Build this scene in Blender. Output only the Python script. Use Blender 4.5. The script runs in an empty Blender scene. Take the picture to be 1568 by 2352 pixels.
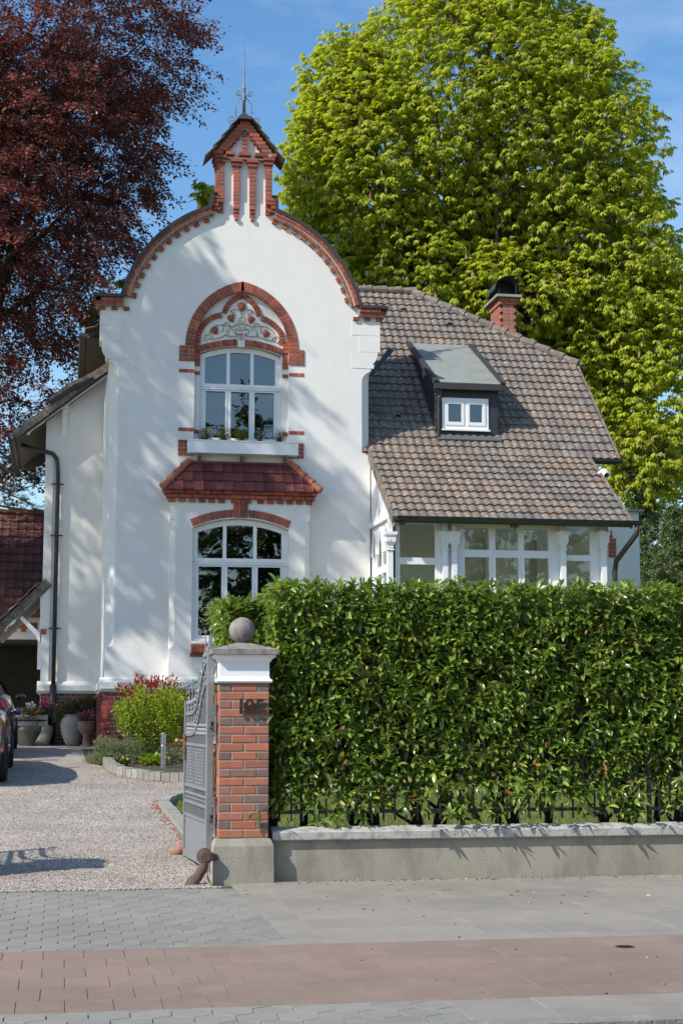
import bpy, math, random
import numpy as np
from mathutils import Vector, Matrix, geometry
R=math.radians
random.seed(7); rng=np.random.default_rng(7)
scene=bpy.context.scene
# ---------------- camera
F=3600.; CX=784.; CY=1176.; YAW=R(10); EYE=1.64; TILT=math.atan(459/F)
cd=bpy.data.cameras.new('camera'); cam=bpy.data.objects.new('camera',cd); scene.collection.objects.link(cam)
cd.sensor_fit='VERTICAL'; cd.sensor_height=36; cd.lens=F*36/2352; cd.clip_start=.1; cd.clip_end=3000
cam.location=(0,0,EYE)
_f=Vector((math.cos(TILT)*math.sin(YAW),math.cos(TILT)*math.cos(YAW),math.sin(TILT)))
cam.rotation_euler=_f.to_track_quat('-Z','Y').to_euler()
scene.camera=cam
# ---------------- sky, sun, exposure
SA=R(63); SE=R(41)
w=bpy.data.worlds.new('World'); scene.world=w; w.use_nodes=True
nt=w.node_tree; nt.nodes.clear()
sky=nt.nodes.new('ShaderNodeTexSky'); sky.sky_type='NISHITA'; sky.sun_disc=False
sky.sun_elevation=SE; sky.sun_rotation=math.pi+SA; sky.air_density=1.15; sky.dust_density=.5; sky.ozone_density=2.5
bg=nt.nodes.new('ShaderNodeBackground'); bg.inputs[1].default_value=.115
ow=nt.nodes.new('ShaderNodeOutputWorld')
tcw=nt.nodes.new('ShaderNodeTexCoord'); mpw=nt.nodes.new('ShaderNodeMapping'); mpw.inputs['Scale'].default_value=(1.2,1.2,4)
nzw=nt.nodes.new('ShaderNodeTexNoise'); nzw.inputs['Scale'].default_value=2.2; nzw.inputs['Detail'].default_value=7; nzw.inputs['Roughness'].default_value=.62
crw=nt.nodes.new('ShaderNodeValToRGB'); crw.color_ramp.elements[0].position=.47; crw.color_ramp.elements[1].position=.8
crw.color_ramp.elements[1].color=(.6,.6,.6,1)
mxw=nt.nodes.new('ShaderNodeMixRGB'); mxw.inputs[2].default_value=(5.5,6.2,7.2,1)
nt.links.new(tcw.outputs['Generated'],mpw.inputs[0]); nt.links.new(mpw.outputs[0],nzw.inputs[0]); nt.links.new(nzw.outputs[0],crw.inputs[0])
hsw=nt.nodes.new('ShaderNodeHueSaturation'); hsw.inputs['Saturation'].default_value=1.22; hsw.inputs['Value'].default_value=1.27; nt.links.new(sky.outputs[0],hsw.inputs['Color'])
nt.links.new(crw.outputs[0],mxw.inputs[0]); nt.links.new(hsw.outputs[0],mxw.inputs[1]); nt.links.new(mxw.outputs[0],bg.inputs[0]); nt.links.new(bg.outputs[0],ow.inputs[0])
sl=bpy.data.lights.new('sun','SUN'); sl.energy=4.4; sl.angle=R(.53); sl.color=(1,.935,.83)
so=bpy.data.objects.new('sun',sl); scene.collection.objects.link(so); so.location=(-20,-10,30)
SUN=Vector((math.sin(SA)*math.cos(SE),math.cos(SA)*math.cos(SE),-math.sin(SE)))
so.rotation_euler=SUN.to_track_quat('-Z','Y').to_euler()
vs=scene.view_settings; vs.view_transform='Standard'; vs.look='None'; vs.gamma=1; vs.exposure=.35; vs.use_curve_mapping=False
# ---------------- camera maths: a photo point on a real plane gives its place in the world
def ray(x,y):
    u=(x-CX)/F; v=-(y-CY)/F
    f=math.cos(TILT)-v*math.sin(TILT); z=math.sin(TILT)+v*math.cos(TILT)
    return Vector((f*math.sin(YAW)+u*math.cos(YAW), f*math.cos(YAW)-u*math.sin(YAW), z))
def at(x,y,Y):
    r=ray(x,y); return Vector((0,0,EYE))+r*(Y/r.y)
def atx(x,y,X):
    r=ray(x,y); return Vector((0,0,EYE))+r*(X/r.x)
def hit(x,y,p,n):
    r=ray(x,y); n=Vector(n); o=Vector((0,0,EYE)); return o+r*((Vector(p)-o).dot(n)/r.dot(n))
def gz(X,Y): 
    t=min(max(Y-15.5,0),15.6); return .057*t
def ground(x,y):
    r=ray(x,y); t=5.
    for i in range(4000):
        p=Vector((0,0,EYE))+r*t
        if p.z<=gz(p.x,p.y): return p
        t+=.02
    return p
# ---------------- materials
def nodes(m): return m.node_tree.nodes, m.node_tree.links
def mat(name,col,rough=.7,var=0,varhue=None,noise=None,bump=0,bscale=40,spec=.5,metal=0,trans=0,sub=None,coat=0):
    """col base; var: island brightness spread; varhue: second colour mixed per island; noise:(scale,colour,lo,hi) blotches"""
    m=bpy.data.materials.new(name); m.use_nodes=True; N,L=nodes(m)
    b=N['Principled BSDF']; b.inputs['Roughness'].default_value=rough; b.inputs['Metallic'].default_value=metal
    b.inputs['Specular IOR Level'].default_value=spec; b.inputs['Coat Weight'].default_value=coat
    rgb=N.new('ShaderNodeRGB'); rgb.outputs[0].default_value=(*col,1); out=rgb.outputs[0]
    geo=N.new('ShaderNodeNewGeometry'); tc=N.new('ShaderNodeTexCoord')
    if varhue:
        mx=N.new('ShaderNodeMixRGB'); cr=N.new('ShaderNodeMapRange'); cr.inputs[1].default_value=varhue[1]; cr.inputs[2].default_value=min(1,varhue[1]+.25)
        ml=N.new('ShaderNodeMath'); ml.operation='MULTIPLY'; ml.inputs[1].default_value=7.31
        fr=N.new('ShaderNodeMath'); fr.operation='FRACT'
        L.new(geo.outputs['Random Per Island'],ml.inputs[0]); L.new(ml.outputs[0],fr.inputs[0]); L.new(fr.outputs[0],cr.inputs[0])
        mx.inputs[2].default_value=(*varhue[0],1); L.new(cr.outputs[0],mx.inputs[0]); L.new(out,mx.inputs[1]); out=mx.outputs[0]
    if var:
        hs=N.new('ShaderNodeHueSaturation'); mr=N.new('ShaderNodeMapRange'); mr.inputs[3].default_value=1-var; mr.inputs[4].default_value=1+var
        L.new(geo.outputs['Random Per Island'],mr.inputs[0]); L.new(mr.outputs[0],hs.inputs['Value']); L.new(out,hs.inputs['Color']); out=hs.outputs[0]
    for nz in (noise or []):
        tx=N.new('ShaderNodeTexNoise'); tx.inputs['Scale'].default_value=nz[0]; tx.inputs['Detail'].default_value=6; tx.inputs['Roughness'].default_value=.65
        L.new(tc.outputs['Object'],tx.inputs[0])
        cr=N.new('ShaderNodeMapRange'); cr.inputs[1].default_value=nz[2]; cr.inputs[2].default_value=nz[3]
        if len(nz)>4: cr.inputs[4].default_value=nz[4]
        mx=N.new('ShaderNodeMixRGB'); mx.inputs[2].default_value=(*nz[1],1)
        L.new(tx.outputs[0],cr.inputs[0]); L.new(cr.outputs[0],mx.inputs[0]); L.new(out,mx.inputs[1]); out=mx.outputs[0]
    L.new(out,b.inputs['Base Color'])
    if bump:
        tx=N.new('ShaderNodeTexNoise'); tx.inputs['Scale'].default_value=bscale; tx.inputs['Detail'].default_value=5
        bp=N.new('ShaderNodeBump'); bp.inputs['Strength'].default_value=bump; bp.inputs['Distance'].default_value=.01
        L.new(tc.outputs['Object'],tx.inputs[0]); L.new(tx.outputs[0],bp.inputs['Height']); L.new(bp.outputs[0],b.inputs['Normal'])
    if trans:
        t=N.new('ShaderNodeBsdfTranslucent'); ms=N.new('ShaderNodeMixShader'); ms.inputs[0].default_value=trans
        hs=N.new('ShaderNodeHueSaturation'); hs.inputs['Value'].default_value=1.5; hs.inputs['Saturation'].default_value=1.1
        if sub: hs.inputs['Hue'].default_value=sub
        L.new(out,hs.inputs['Color']); L.new(hs.outputs[0],t.inputs[0])
        L.new(b.outputs[0],ms.inputs[1]); L.new(t.outputs[0],ms.inputs[2]); L.new(ms.outputs[0],N['Material Output'].inputs[0])
    return m
M={}
M['white']=mat('white_render',(.77,.755,.72),.85,noise=[(1.3,(.70,.69,.66),.52,.8,.5),(9,(.6,.58,.54),.58,.8,.3),(.5,(.71,.70,.67),.5,.56,.5)],bump=.25,bscale=25)
M['wood']=mat('white_paint',(.80,.81,.82),.4,noise=[(6,(.62,.62,.6),.6,.8,.4)])
M['brick']=mat('red_brick',(.36,.085,.045),.75,var=.28,varhue=((.22,.065,.045),.6),noise=[(14,(.42,.14,.08),.5,.75,.6),(40,(.12,.05,.04),.6,.8,.5)],bump=.5,bscale=90)
M['brickp']=mat('pillar_brick',(.45,.145,.08),.85,var=.16,varhue=((.33,.13,.085),.7),noise=[(9,(.30,.17,.125),.46,.72,.8),(45,(.5,.24,.17),.58,.8,.6),(150,(.1,.05,.04),.62,.75,.6)],bump=1,bscale=110)
M['brickq']=mat('dark_header_brick',(.20,.125,.10),.85,var=.2,varhue=((.30,.14,.10),.7),noise=[(12,(.14,.11,.10),.48,.7,.8),(45,(.34,.22,.18),.6,.75,.6)],bump=1,bscale=110)
M['brickd']=mat('glazed_plinth_brick',(.17,.032,.028),.35,var=.45,varhue=((.09,.022,.024),.55),noise=[(5,(.07,.02,.022),.5,.7,.5)],bump=.3,bscale=60)
M['mortar']=mat('mortar',(.42,.39,.34),.9,noise=[(20,(.27,.25,.21),.45,.7,.8)],bump=.5,bscale=150)
M['mortarp']=mat('grey_mortar',(.36,.345,.30),.9,noise=[(20,(.2,.19,.16),.45,.7,.8)],bump=.6,bscale=150)
M['lead']=mat('dark_sheet_metal',(.035,.033,.034),.6,noise=[(5,(.06,.056,.055),.45,.7,.8)])
M['tile']=mat('weathered_roof_tile',(.188,.138,.102),.85,var=.10,varhue=((.25,.168,.12),.80),noise=[(.8,(.125,.112,.10),.42,.60,.85),(5,(.30,.285,.265),.50,.66,.55),(16,(.10,.085,.078),.57,.7,.5),(19,(.52,.50,.46),.57,.65,.75),(4.5,(.34,.12,.05),.69,.76,.6)],bump=.7,bscale=70)
M['tiler']=mat('red_roof_tile',(.145,.052,.04),.75,var=.35,varhue=((.085,.038,.032),.5),noise=[(6,(.08,.035,.03),.45,.7,.8),(22,(.32,.28,.25),.66,.75,.6)],bump=.5,bscale=60)
M['tileb']=mat('bay_roof_tile',(.155,.040,.036),.7,var=.35,varhue=((.30,.075,.045),.7),noise=[(7,(.10,.03,.03),.5,.7,.7),(25,(.36,.32,.3),.64,.72,.5)],bump=.4,bscale=60)
M['tileo']=mat('orange_hip_tile',(.40,.14,.07),.7,var=.25,noise=[(9,(.2,.08,.05),.5,.7,.8)],bump=.4,bscale=60)
M['slate']=mat('slate_cladding',(.035,.038,.045),.55,var=.4,bump=.3)
M['felt']=mat('roof_felt',(.24,.255,.235),.9,noise=[(3,(.19,.20,.18),.45,.65,.8),(150,(.16,.17,.16),.5,.6,.6)],bump=.3,bscale=150)
M['pipe']=mat('downpipe_metal',(.035,.032,.032),.45,noise=[(4,(.10,.095,.09),.5,.7,.6)],metal=.3)
M['darkwood']=mat('dark_soffit',(.08,.075,.06),.8,noise=[(4,(.05,.045,.04),.45,.7,.8)])
M['soffit']=mat('painted_soffit',(.42,.40,.34),.8,noise=[(4,(.3,.28,.22),.45,.7,.8)])
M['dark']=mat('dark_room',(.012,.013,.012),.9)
M['room']=mat('veranda_room_wall',(.82,.82,.77),.9)
M['stone']=mat('weathered_stone',(.27,.245,.235),.9,noise=[(9,(.17,.15,.145),.45,.65,.9),(60,(.5,.48,.46),.62,.72,.6)],bump=.8,bscale=60)
M['concrete']=mat('concrete',(.33,.305,.25),.92,noise=[(1.7,(.24,.22,.185),.45,.66,.8),(7,(.33,.31,.27),.52,.72,.6),(50,(.16,.15,.13),.6,.72,.5)],bump=.5,bscale=60)
M['coping']=mat('coping_concrete',(.42,.41,.385),.9,noise=[(11,(.26,.26,.25),.5,.62,.9),(60,(.2,.2,.19),.56,.66,.6)],bump=.6,bscale=70)
M['iron']=mat('black_iron',(.03,.03,.032),.5,metal=.3)
M['gate']=mat('grey_painted_iron',(.225,.235,.25),.5,metal=.15,noise=[(12,(.17,.175,.18),.5,.7,.6),(40,(.3,.31,.32),.6,.7,.4)],bump=.3,bscale=50)
M['rust']=mat('rusty_iron',(.10,.06,.045),.8,noise=[(12,(.17,.13,.105),.5,.65,.9),(50,(.05,.035,.03),.55,.7,.8)],bump=1,bscale=60)
M['brass']=mat('brass',(.42,.25,.13),.45,metal=.7,noise=[(30,(.2,.1,.06),.5,.65,.8)])
M['steel']=mat('brushed_steel',(.5,.5,.5),.3,metal=.9)
M['verdigris']=mat('green_patina',(.035,.05,.045),.6,noise=[(5,(.06,.085,.075),.5,.7,.7)],metal=.2)
M['zinc']=mat('grey_zinc',(.16,.165,.17),.5,metal=.4,noise=[(30,(.1,.1,.1),.5,.7,.7)])
M['soil']=mat('soil',(.06,.045,.035),.95,noise=[(15,(.12,.09,.07),.5,.7,.8)],bump=1,bscale=60)
M['trunk']=mat('bark',(.06,.05,.04),.95,noise=[(6,(.11,.10,.08),.5,.7,.8)],bump=1,bscale=30)
M['twig']=mat('hedge_wood',(.035,.03,.022),.95,bump=.5)
M['laurel']=mat('laurel_leaf',(.150,.235,.042),.28,var=.5,varhue=((.26,.33,.065),.52),trans=.32,spec=.85)
M['laurelr']=mat('laurel_dead_leaf',(.38,.14,.06),.5,var=.4,varhue=((.45,.33,.10),.5),trans=.25)
M['chest']=mat('chestnut_leaf',(.42,.45,.05),.5,var=.28,varhue=((.29,.365,.045),.5),trans=.45,spec=.3)
M['flower']=mat('chestnut_blossom',(.42,.30,.18),.7,var=.3,varhue=((.5,.45,.38),.6),trans=.3)
M['beech']=mat('copper_beech_leaf',(.165,.058,.054),.42,var=.45,varhue=((.27,.095,.07),.55),trans=.36,spec=.4)
M['conif']=mat('conifer_needle',(.085,.13,.04),.6,var=.45,varhue=((.15,.19,.06),.6),trans=.15)
M['pine']=mat('pine_needle',(.03,.05,.035),.6,var=.4,trans=.1)
M['shrub']=mat('lime_shrub_leaf',(.27,.34,.025),.45,var=.3,varhue=((.16,.26,.025),.55),trans=.35)
M['photinia']=mat('photinia_red_leaf',(.38,.035,.035),.35,var=.35,varhue=((.20,.17,.03),.58),trans=.3)
M['lav']=mat('lavender_leaf',(.19,.23,.10),.8,var=.35,varhue=((.20,.19,.12),.7),trans=.2)
M['box']=mat('box_leaf',(.10,.13,.02),.5,var=.4,varhue=((.25,.22,.03),.65),trans=.3)
M['potleaf']=mat('pot_leaf',(.075,.095,.03),.6,var=.5,varhue=((.16,.06,.035),.7),trans=.25)
M['pink']=mat('pink_petal',(.40,.09,.22),.6,var=.4,varhue=((.3,.02,.07),.5),trans=.2)
M['yellow']=mat('yellow_petal',(.75,.38,.02),.6,var=.3,trans=.2)
M['whitep']=mat('white_petal',(.7,.68,.66),.6,var=.2,trans=.2)
M['grass']=mat('grass_blade',(.13,.19,.025),.6,var=.35,varhue=((.22,.22,.05),.7),trans=.3)
M['lawn']=mat('lawn_ground',(.13,.15,.035),.95,noise=[(3,(.2,.17,.06),.45,.7,.8),(40,(.07,.1,.02),.5,.65,.8)],bump=.8,bscale=80)
M['terra']=mat('terracotta',(.25,.15,.115),.85,noise=[(8,(.24,.17,.14),.45,.7,.8)],bump=.3)
M['potgrey']=mat('stoneware',(.27,.26,.235),.6,noise=[(6,(.25,.25,.22),.5,.7,.7)])
M['olive']=mat('glazed_olive_pot',(.11,.105,.075),.5,noise=[(6,(.22,.2,.14),.5,.7,.7)])
M['oldwood']=mat('pale_old_wood',(.36,.34,.31),.9,noise=[(8,(.2,.18,.15),.45,.65,.8)],bump=.8,bscale=40)
M['log']=mat('weathered_clay',(.30,.27,.23),.95,noise=[(8,(.17,.14,.11),.42,.65,.9)],bump=1,bscale=30)
M['boulder']=mat('red_sandstone',(.34,.16,.11),.9,noise=[(14,(.22,.15,.12),.45,.65,.8)],bump=1,bscale=50)
M['granite']=mat('granite_edging',(.28,.28,.25),.9,var=.3,noise=[(30,(.18,.18,.16),.45,.65,.8),(6,(.36,.35,.3),.5,.7,.6)],bump=1,bscale=60)
M['carblue']=mat('dark_blue_car_paint',(.008,.014,.05),.25,coat=1,spec=.6)
M['carblack']=mat('black_car_paint',(.012,.012,.015),.25,coat=1)
M['tyre']=mat('tyre_rubber',(.015,.015,.015),.8)
M['lampred']=mat('red_lamp_glass',(.22,.006,.01),.12,coat=1)
M['relief']=mat('relief_stem',(.40,.39,.31),.7,noise=[(20,(.26,.26,.2),.5,.65,.8)])
M['relieff']=mat('relief_flower',(.34,.095,.075),.6,var=.2,noise=[(20,(.22,.06,.05),.5,.65,.8)])
M['reliefl']=mat('relief_leaf',(.58,.54,.36),.7,noise=[(20,(.4,.38,.25),.5,.65,.8)])
M['num']=mat('dark_bronze_numeral',(.028,.026,.022),.5,metal=.3,noise=[(30,(.05,.045,.04),.5,.65,.8)])
M['flash']=mat('pink_lead_flashing',(.30,.15,.14),.5,noise=[(8,(.12,.07,.07),.45,.65,.8),(20,(.5,.4,.38),.62,.72,.8)],bump=.5)
def streaks(m,col,lo,hi,amt,sc=(2.2,2.2,.22)):
    N,L=nodes(m); b=N['Principled BSDF']; src=b.inputs['Base Color'].links[0].from_socket
    tc=N.new('ShaderNodeTexCoord'); mp=N.new('ShaderNodeMapping'); mp.inputs['Scale'].default_value=sc; nz=N.new('ShaderNodeTexNoise'); nz.inputs['Scale'].default_value=3; nz.inputs['Detail'].default_value=5
    mr=N.new('ShaderNodeMapRange'); mr.inputs[1].default_value=lo; mr.inputs[2].default_value=hi; mr.inputs[4].default_value=amt; mx=N.new('ShaderNodeMixRGB'); mx.inputs[2].default_value=(*col,1)
    L.new(tc.outputs['Object'],mp.inputs[0]); L.new(mp.outputs[0],nz.inputs[0]); L.new(nz.outputs[0],mr.inputs[0]); L.new(mr.outputs[0],mx.inputs[0]); L.new(src,mx.inputs[1]); L.new(mx.outputs[0],b.inputs['Base Color'])
streaks(M['white'],(.60,.59,.55),.52,.8,.22,(1.6,1.6,.35)); streaks(M['concrete'],(.17,.165,.13),.5,.7,.6,(1.5,1.5,.6)); streaks(M['brickp'],(.20,.13,.10),.5,.7,.5,(3,3,1.5)); streaks(M['brick'],(.13,.05,.04),.5,.72,.5,(2.5,2.5,.8)); streaks(M['tile'],(.10,.09,.085),.5,.68,.6,(1.2,.5,.5)); streaks(M['stone'],(.12,.11,.10),.48,.68,.7,(5,5,1)); streaks(M['coping'],(.14,.14,.13),.52,.66,.6,(3,3,2))
def glassmat(name,fac,tint,dark):
    m=bpy.data.materials.new(name); m.use_nodes=True; N,L=nodes(m); N.remove(N['Principled BSDF'])
    g=N.new('ShaderNodeBsdfGlossy'); g.inputs['Roughness'].default_value=.01; g.inputs[0].default_value=(.95,.97,1,1)
    t=N.new('ShaderNodeBsdfTransparent'); t.inputs[0].default_value=(*tint,1)
    tc=N.new('ShaderNodeTexCoord'); nz=N.new('ShaderNodeTexNoise'); nz.inputs['Scale'].default_value=1.1; bp=N.new('ShaderNodeBump'); bp.inputs['Strength'].default_value=.07; bp.inputs['Distance'].default_value=.03
    L.new(tc.outputs['Object'],nz.inputs[0]); L.new(nz.outputs[0],bp.inputs['Height']); L.new(bp.outputs[0],g.inputs['Normal'])
    a=N.new('ShaderNodeMixShader'); a.inputs[0].default_value=fac
    L.new(t.outputs[0],a.inputs[1]); L.new(g.outputs[0],a.inputs[2]); L.new(a.outputs[0],N['Material Output'].inputs[0]); return m
M['glass']=glassmat('window_glass',.125,(.75,.8,.78),0)
M['glassv']=glassmat('veranda_glass',.06,(.90,.92,.88),0)
M['carglass']=glassmat('car_glass',.2,(.06,.07,.07),0)
# ---------------- mesh helpers
ORG={}
class MB:
    def __init__(s): s.v=[]; s.f=[]
    def add(s,vs,fs):
        n=len(s.v); s.v+= [tuple(v) for v in vs]; s.f+=[tuple(i+n for i in f) for f in fs]; return s
    def box(s,x0,x1,y0,y1,z0,z1):
        if x0>x1:x0,x1=x1,x0
        if y0>y1:y0,y1=y1,y0
        if z0>z1:z0,z1=z1,z0
        return s.add([(x0,y0,z0),(x1,y0,z0),(x1,y1,z0),(x0,y1,z0),(x0,y0,z1),(x1,y0,z1),(x1,y1,z1),(x0,y1,z1)],
            [(0,3,2,1),(4,5,6,7),(0,1,5,4),(1,2,6,5),(2,3,7,6),(3,0,4,7)])
    def cbox(s,x0,x1,y0,y1,z0,z1,c=.01):
        """box with its front (low y) edges bevelled"""
        if x1-x0<3*c or z1-z0<3*c: return s.box(x0,x1,y0,y1,z0,z1)
        vs=[(x0,y1,z0),(x1,y1,z0),(x1,y1,z1),(x0,y1,z1),(x0,y0+c,z0),(x1,y0+c,z0),(x1,y0+c,z1),(x0,y0+c,z1),(x0+c,y0,z0+c),(x1-c,y0,z0+c),(x1-c,y0,z1-c),(x0+c,y0,z1-c)]
        return s.add(vs,[(0,3,2,1),(0,1,5,4),(1,2,6,5),(2,3,7,6),(3,0,4,7),(4,5,9,8),(5,6,10,9),(6,7,11,10),(7,4,8,11),(8,9,10,11)])
    def obox(s,c,ax,ay,az):
        c=Vector(c); ax=Vector(ax);ay=Vector(ay);az=Vector(az)
        vs=[c+ax*i+ay*j+az*k for k in(-1,1) for j in(-1,1) for i in(-1,1)]
        return s.add(vs,[(0,2,3,1),(4,5,7,6),(0,1,5,4),(1,3,7,5),(3,2,6,7),(2,0,4,6)])
    def prism(s,pts,y0,y1,holes=()):
        """polygon in (x,z) extruded along y from y0 (front) to y1"""
        loops=[[Vector((p[0],p[1],0)) for p in pts]]+[[Vector((p[0],p[1],0)) for p in h] for h in holes]
        tri=geometry.tessellate_polygon(loops); flat=[p for l in loops for p in l]; n=len(flat)
        vs=[(p.x,y0,p.y) for p in flat]+[(p.x,y1,p.y) for p in flat]
        fs=[]
        for t in tri:
            a,b,c=[flat[i] for i in t]; cr=(b-a).cross(c-a).z
            t=tuple(t) if cr>0 else tuple(reversed(t))
            fs.append(t); fs.append(tuple(i+n for i in reversed(t)))
        o=0
        for l in loops:
            k=len(l)
            for i in range(k):
                a=o+i; b=o+(i+1)%k; fs.append((a,b,b+n,a+n))
            o+=k
        return s.add(vs,fs)
    def tube(s,pts,r,seg=8,cap=True):
        pts=[Vector(p) for p in pts]; k=len(pts)
        rs=r if hasattr(r,'__len__') else [r]*k
        t0=(pts[1]-pts[0]).normalized(); up=Vector((0,0,1)) if abs(t0.z)<.9 else Vector((0,1,0))
        a=t0.cross(up).normalized(); vs=[];fs=[]
        for i,p in enumerate(pts):
            t=((pts[min(i+1,k-1)]-pts[max(i-1,0)])).normalized()
            a=(a-t*a.dot(t)).normalized(); b=t.cross(a)
            for j in range(seg):
                q=2*math.pi*j/seg; vs.append(p+(a*math.cos(q)+b*math.sin(q))*rs[i])
        for i in range(k-1):
            for j in range(seg):
                m=(j+1)%seg; fs.append((i*seg+j,i*seg+m,(i+1)*seg+m,(i+1)*seg+j))
        if cap: fs.append(tuple(range(seg))[::-1]); fs.append(tuple((k-1)*seg+j for j in range(seg)))
        return s.add(vs,fs)
    def lathe(s,c,prof,seg=24,sx=1,sy=1):
        c=Vector(c); vs=[];fs=[]
        for r,z in prof:
            for j in range(seg):
                q=2*math.pi*j/seg; vs.append(c+Vector((math.cos(q)*r*sx,math.sin(q)*r*sy,z)))
        for i in range(len(prof)-1):
            for j in range(seg):
                m=(j+1)%seg; fs.append((i*seg+j,i*seg+m,(i+1)*seg+m,(i+1)*seg+j))
        fs.append(tuple(range(seg))[::-1]); fs.append(tuple((len(prof)-1)*seg+j for j in range(seg)))
        return s.add(vs,fs)
    def ball(s,c,r,seg=12,sx=1,sy=1,sz=1):
        n=seg//2+1
        return s.lathe(c,[(max(1e-4,r*math.sin(math.pi*i/n)),-r*sz*math.cos(math.pi*i/n)) for i in range(n+1)],seg,sx,sy)
    def build(s,name,m,parent=None,loc=None,smooth=False):
        o0=Vector(loc) if loc is not None else (ORG[parent.name] if parent else Vector((0,0,0)))
        me=bpy.data.meshes.new(name); me.from_pydata([tuple(Vector(v)-o0) for v in s.v],[],s.f)
        me.materials.append(m); me.update()
        if smooth: 
            me.polygons.foreach_set('use_smooth',[True]*len(me.polygons))
        return link(name,me,parent,o0)
def build_split(mb,name,m,parent=None,gap=.03,smooth=False):
    """one object for every group of pieces that touch or nearly touch"""
    n=len(mb.v); par=list(range(n))
    def fnd(a):
        while par[a]!=a: par[a]=par[par[a]]; a=par[a]
        return a
    for f in mb.f:
        a=fnd(f[0])
        for b in f[1:]: par[fnd(b)]=a
    isl={}
    for i in range(n): isl.setdefault(fnd(i),[]).append(i)
    keys=list(isl); V=np.array([tuple(v) for v in mb.v]); lo=np.array([V[isl[k]].min(0) for k in keys])-gap/2; hi=np.array([V[isl[k]].max(0) for k in keys])+gap/2
    g=list(range(len(keys)))
    def gf(a):
        while g[a]!=a: g[a]=g[g[a]]; a=g[a]
        return a
    for i in range(len(keys)):
        for j in np.nonzero(((lo[i]<=hi)&(hi[i]>=lo)).all(1))[0]: g[gf(int(j))]=gf(i)
    own={}
    for i,k in enumerate(keys):
        for v in isl[k]: own[v]=gf(i)
    out={}
    for f in mb.f:
        q=out.setdefault(own[f[0]],(MB(),{})); ids=[]
        for v in f:
            if v not in q[1]: q[1][v]=len(q[0].v); q[0].v.append(mb.v[v])
            ids.append(q[1][v])
        q[0].f.append(tuple(ids))
    obs=[q[0].build(name,m,parent,smooth=smooth) for q in sorted(out.values(),key=lambda q:-len(q[0].v))]
    return obs[0]
def link(name,me,parent,o0):
    o=bpy.data.objects.new(name,me); scene.collection.objects.link(o)
    if parent: o.parent=parent
    else: o.location=o0
    ORG[o.name]=Vector(o0); return o
def npmesh(name,V,Fq,m,parent=None,loc=None,smooth=False):
    """V (n,3), Fq (k,4) or (k,3) numpy"""
    o0=Vector(loc) if loc is not None else (ORG[parent.name] if parent else Vector((0,0,0)))
    V=V-np.array(o0); me=bpy.data.meshes.new(name); k=Fq.shape[1]
    me.vertices.add(len(V)); me.vertices.foreach_set('co',V.astype(np.float32).ravel())
    me.loops.add(Fq.size); me.loops.foreach_set('vertex_index',Fq.astype(np.int32).ravel())
    me.polygons.add(len(Fq)); me.polygons.foreach_set('loop_start',np.arange(0,Fq.size,k,dtype=np.int32))
    me.polygons.foreach_set('loop_total',np.full(len(Fq),k,dtype=np.int32))
    if smooth: me.polygons.foreach_set('use_smooth',np.ones(len(Fq),dtype=bool))
    me.materials.append(m); me.update(calc_edges=True); return link(name,me,parent,o0)
def tag(o,label=None,cat=None,group=None,kind=None):
    if label:o['label']=label
    if cat:o['category']=cat
    if group:o['group']=group
    if kind:o['kind']=kind
    return o
def empty(name,loc,label,cat,group=None):
    o=bpy.data.objects.new(name,None); scene.collection.objects.link(o); o.location=loc; o.empty_display_size=.3
    ORG[o.name]=Vector(loc); return tag(o,label,cat,group)
def arc(cx,cz,r,a0,a1,n):
    return [(cx+r*math.cos(a0+(a1-a0)*i/n),cz+r*math.sin(a0+(a1-a0)*i/n)) for i in range(n+1)]
def rotm(yaw,pitch,roll):
    """(n,) arrays -> (n,3,3) matrices"""
    cy,sy,cp,sp,cr,sr=np.cos(yaw),np.sin(yaw),np.cos(pitch),np.sin(pitch),np.cos(roll),np.sin(roll)
    z=np.zeros_like(yaw);o=z+1
    A=np.stack([cy,-sy,z,sy,cy,z,z,z,o],-1).reshape(-1,3,3)
    B=np.stack([o,z,z,z,cp,-sp,z,sp,cp],-1).reshape(-1,3,3)
    C=np.stack([cr,z,sr,z,o,z,-sr,z,cr],-1).reshape(-1,3,3)
    return A@B@C
def scatter(tv,tf,pos,mats,sc):
    tv=np.array(tv,float);tf=np.array(tf); n=len(pos);k=len(tv)
    V=np.einsum('nij,kj->nki',mats,tv)*np.reshape(sc,(-1,1,1))+pos[:,None,:]
    Fq=tf[None]+ (np.arange(n)*k)[:,None,None]
    return V.reshape(-1,3),Fq.reshape(-1,tf.shape[1])
def frames(d,roll):
    """matrices whose +y axis is d (n,3), rolled"""
    d=d/np.linalg.norm(d,axis=1,keepdims=True)
    up=np.tile([0,0,1.],(len(d),1)); x=np.cross(d,up); nx=np.linalg.norm(x,axis=1,keepdims=True); x=np.where(nx<1e-3,[1.,0,0],x/np.maximum(nx,1e-6))
    z=np.cross(x,d); c=np.cos(roll)[:,None];s=np.sin(roll)[:,None]
    x2=x*c+z*s; z2=-x*s+z*c
    return np.stack([x2,d,z2],-1)
# leaf templates (along +y, width x, normal z)
LEAF4=([(0,0,0),(.28,.45,.06),(0,1,-.05),(-.28,.45,.06)],[(0,1,2,3)])
_n=7
def longleaf():
    ys=[0,.18,.4,.62,.82,1.]; ws=[.02,.11,.165,.16,.10,.004]; zs=[0,.03,.03,0,-.06,-.15]
    v=[];f=[]
    for y,w_,z in zip(ys,ws,zs): v+=[(-w_,y,z+.05*w_/.16),(0,y,z-.01),(w_,y,z+.05*w_/.16)]
    for i in range(5):
        a=i*3; f+=[(a,a+1,a+4,a+3),(a+1,a+2,a+5,a+4)]
    return v,f
LAUREL=longleaf()
T=31.3; X0=3.455
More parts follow.
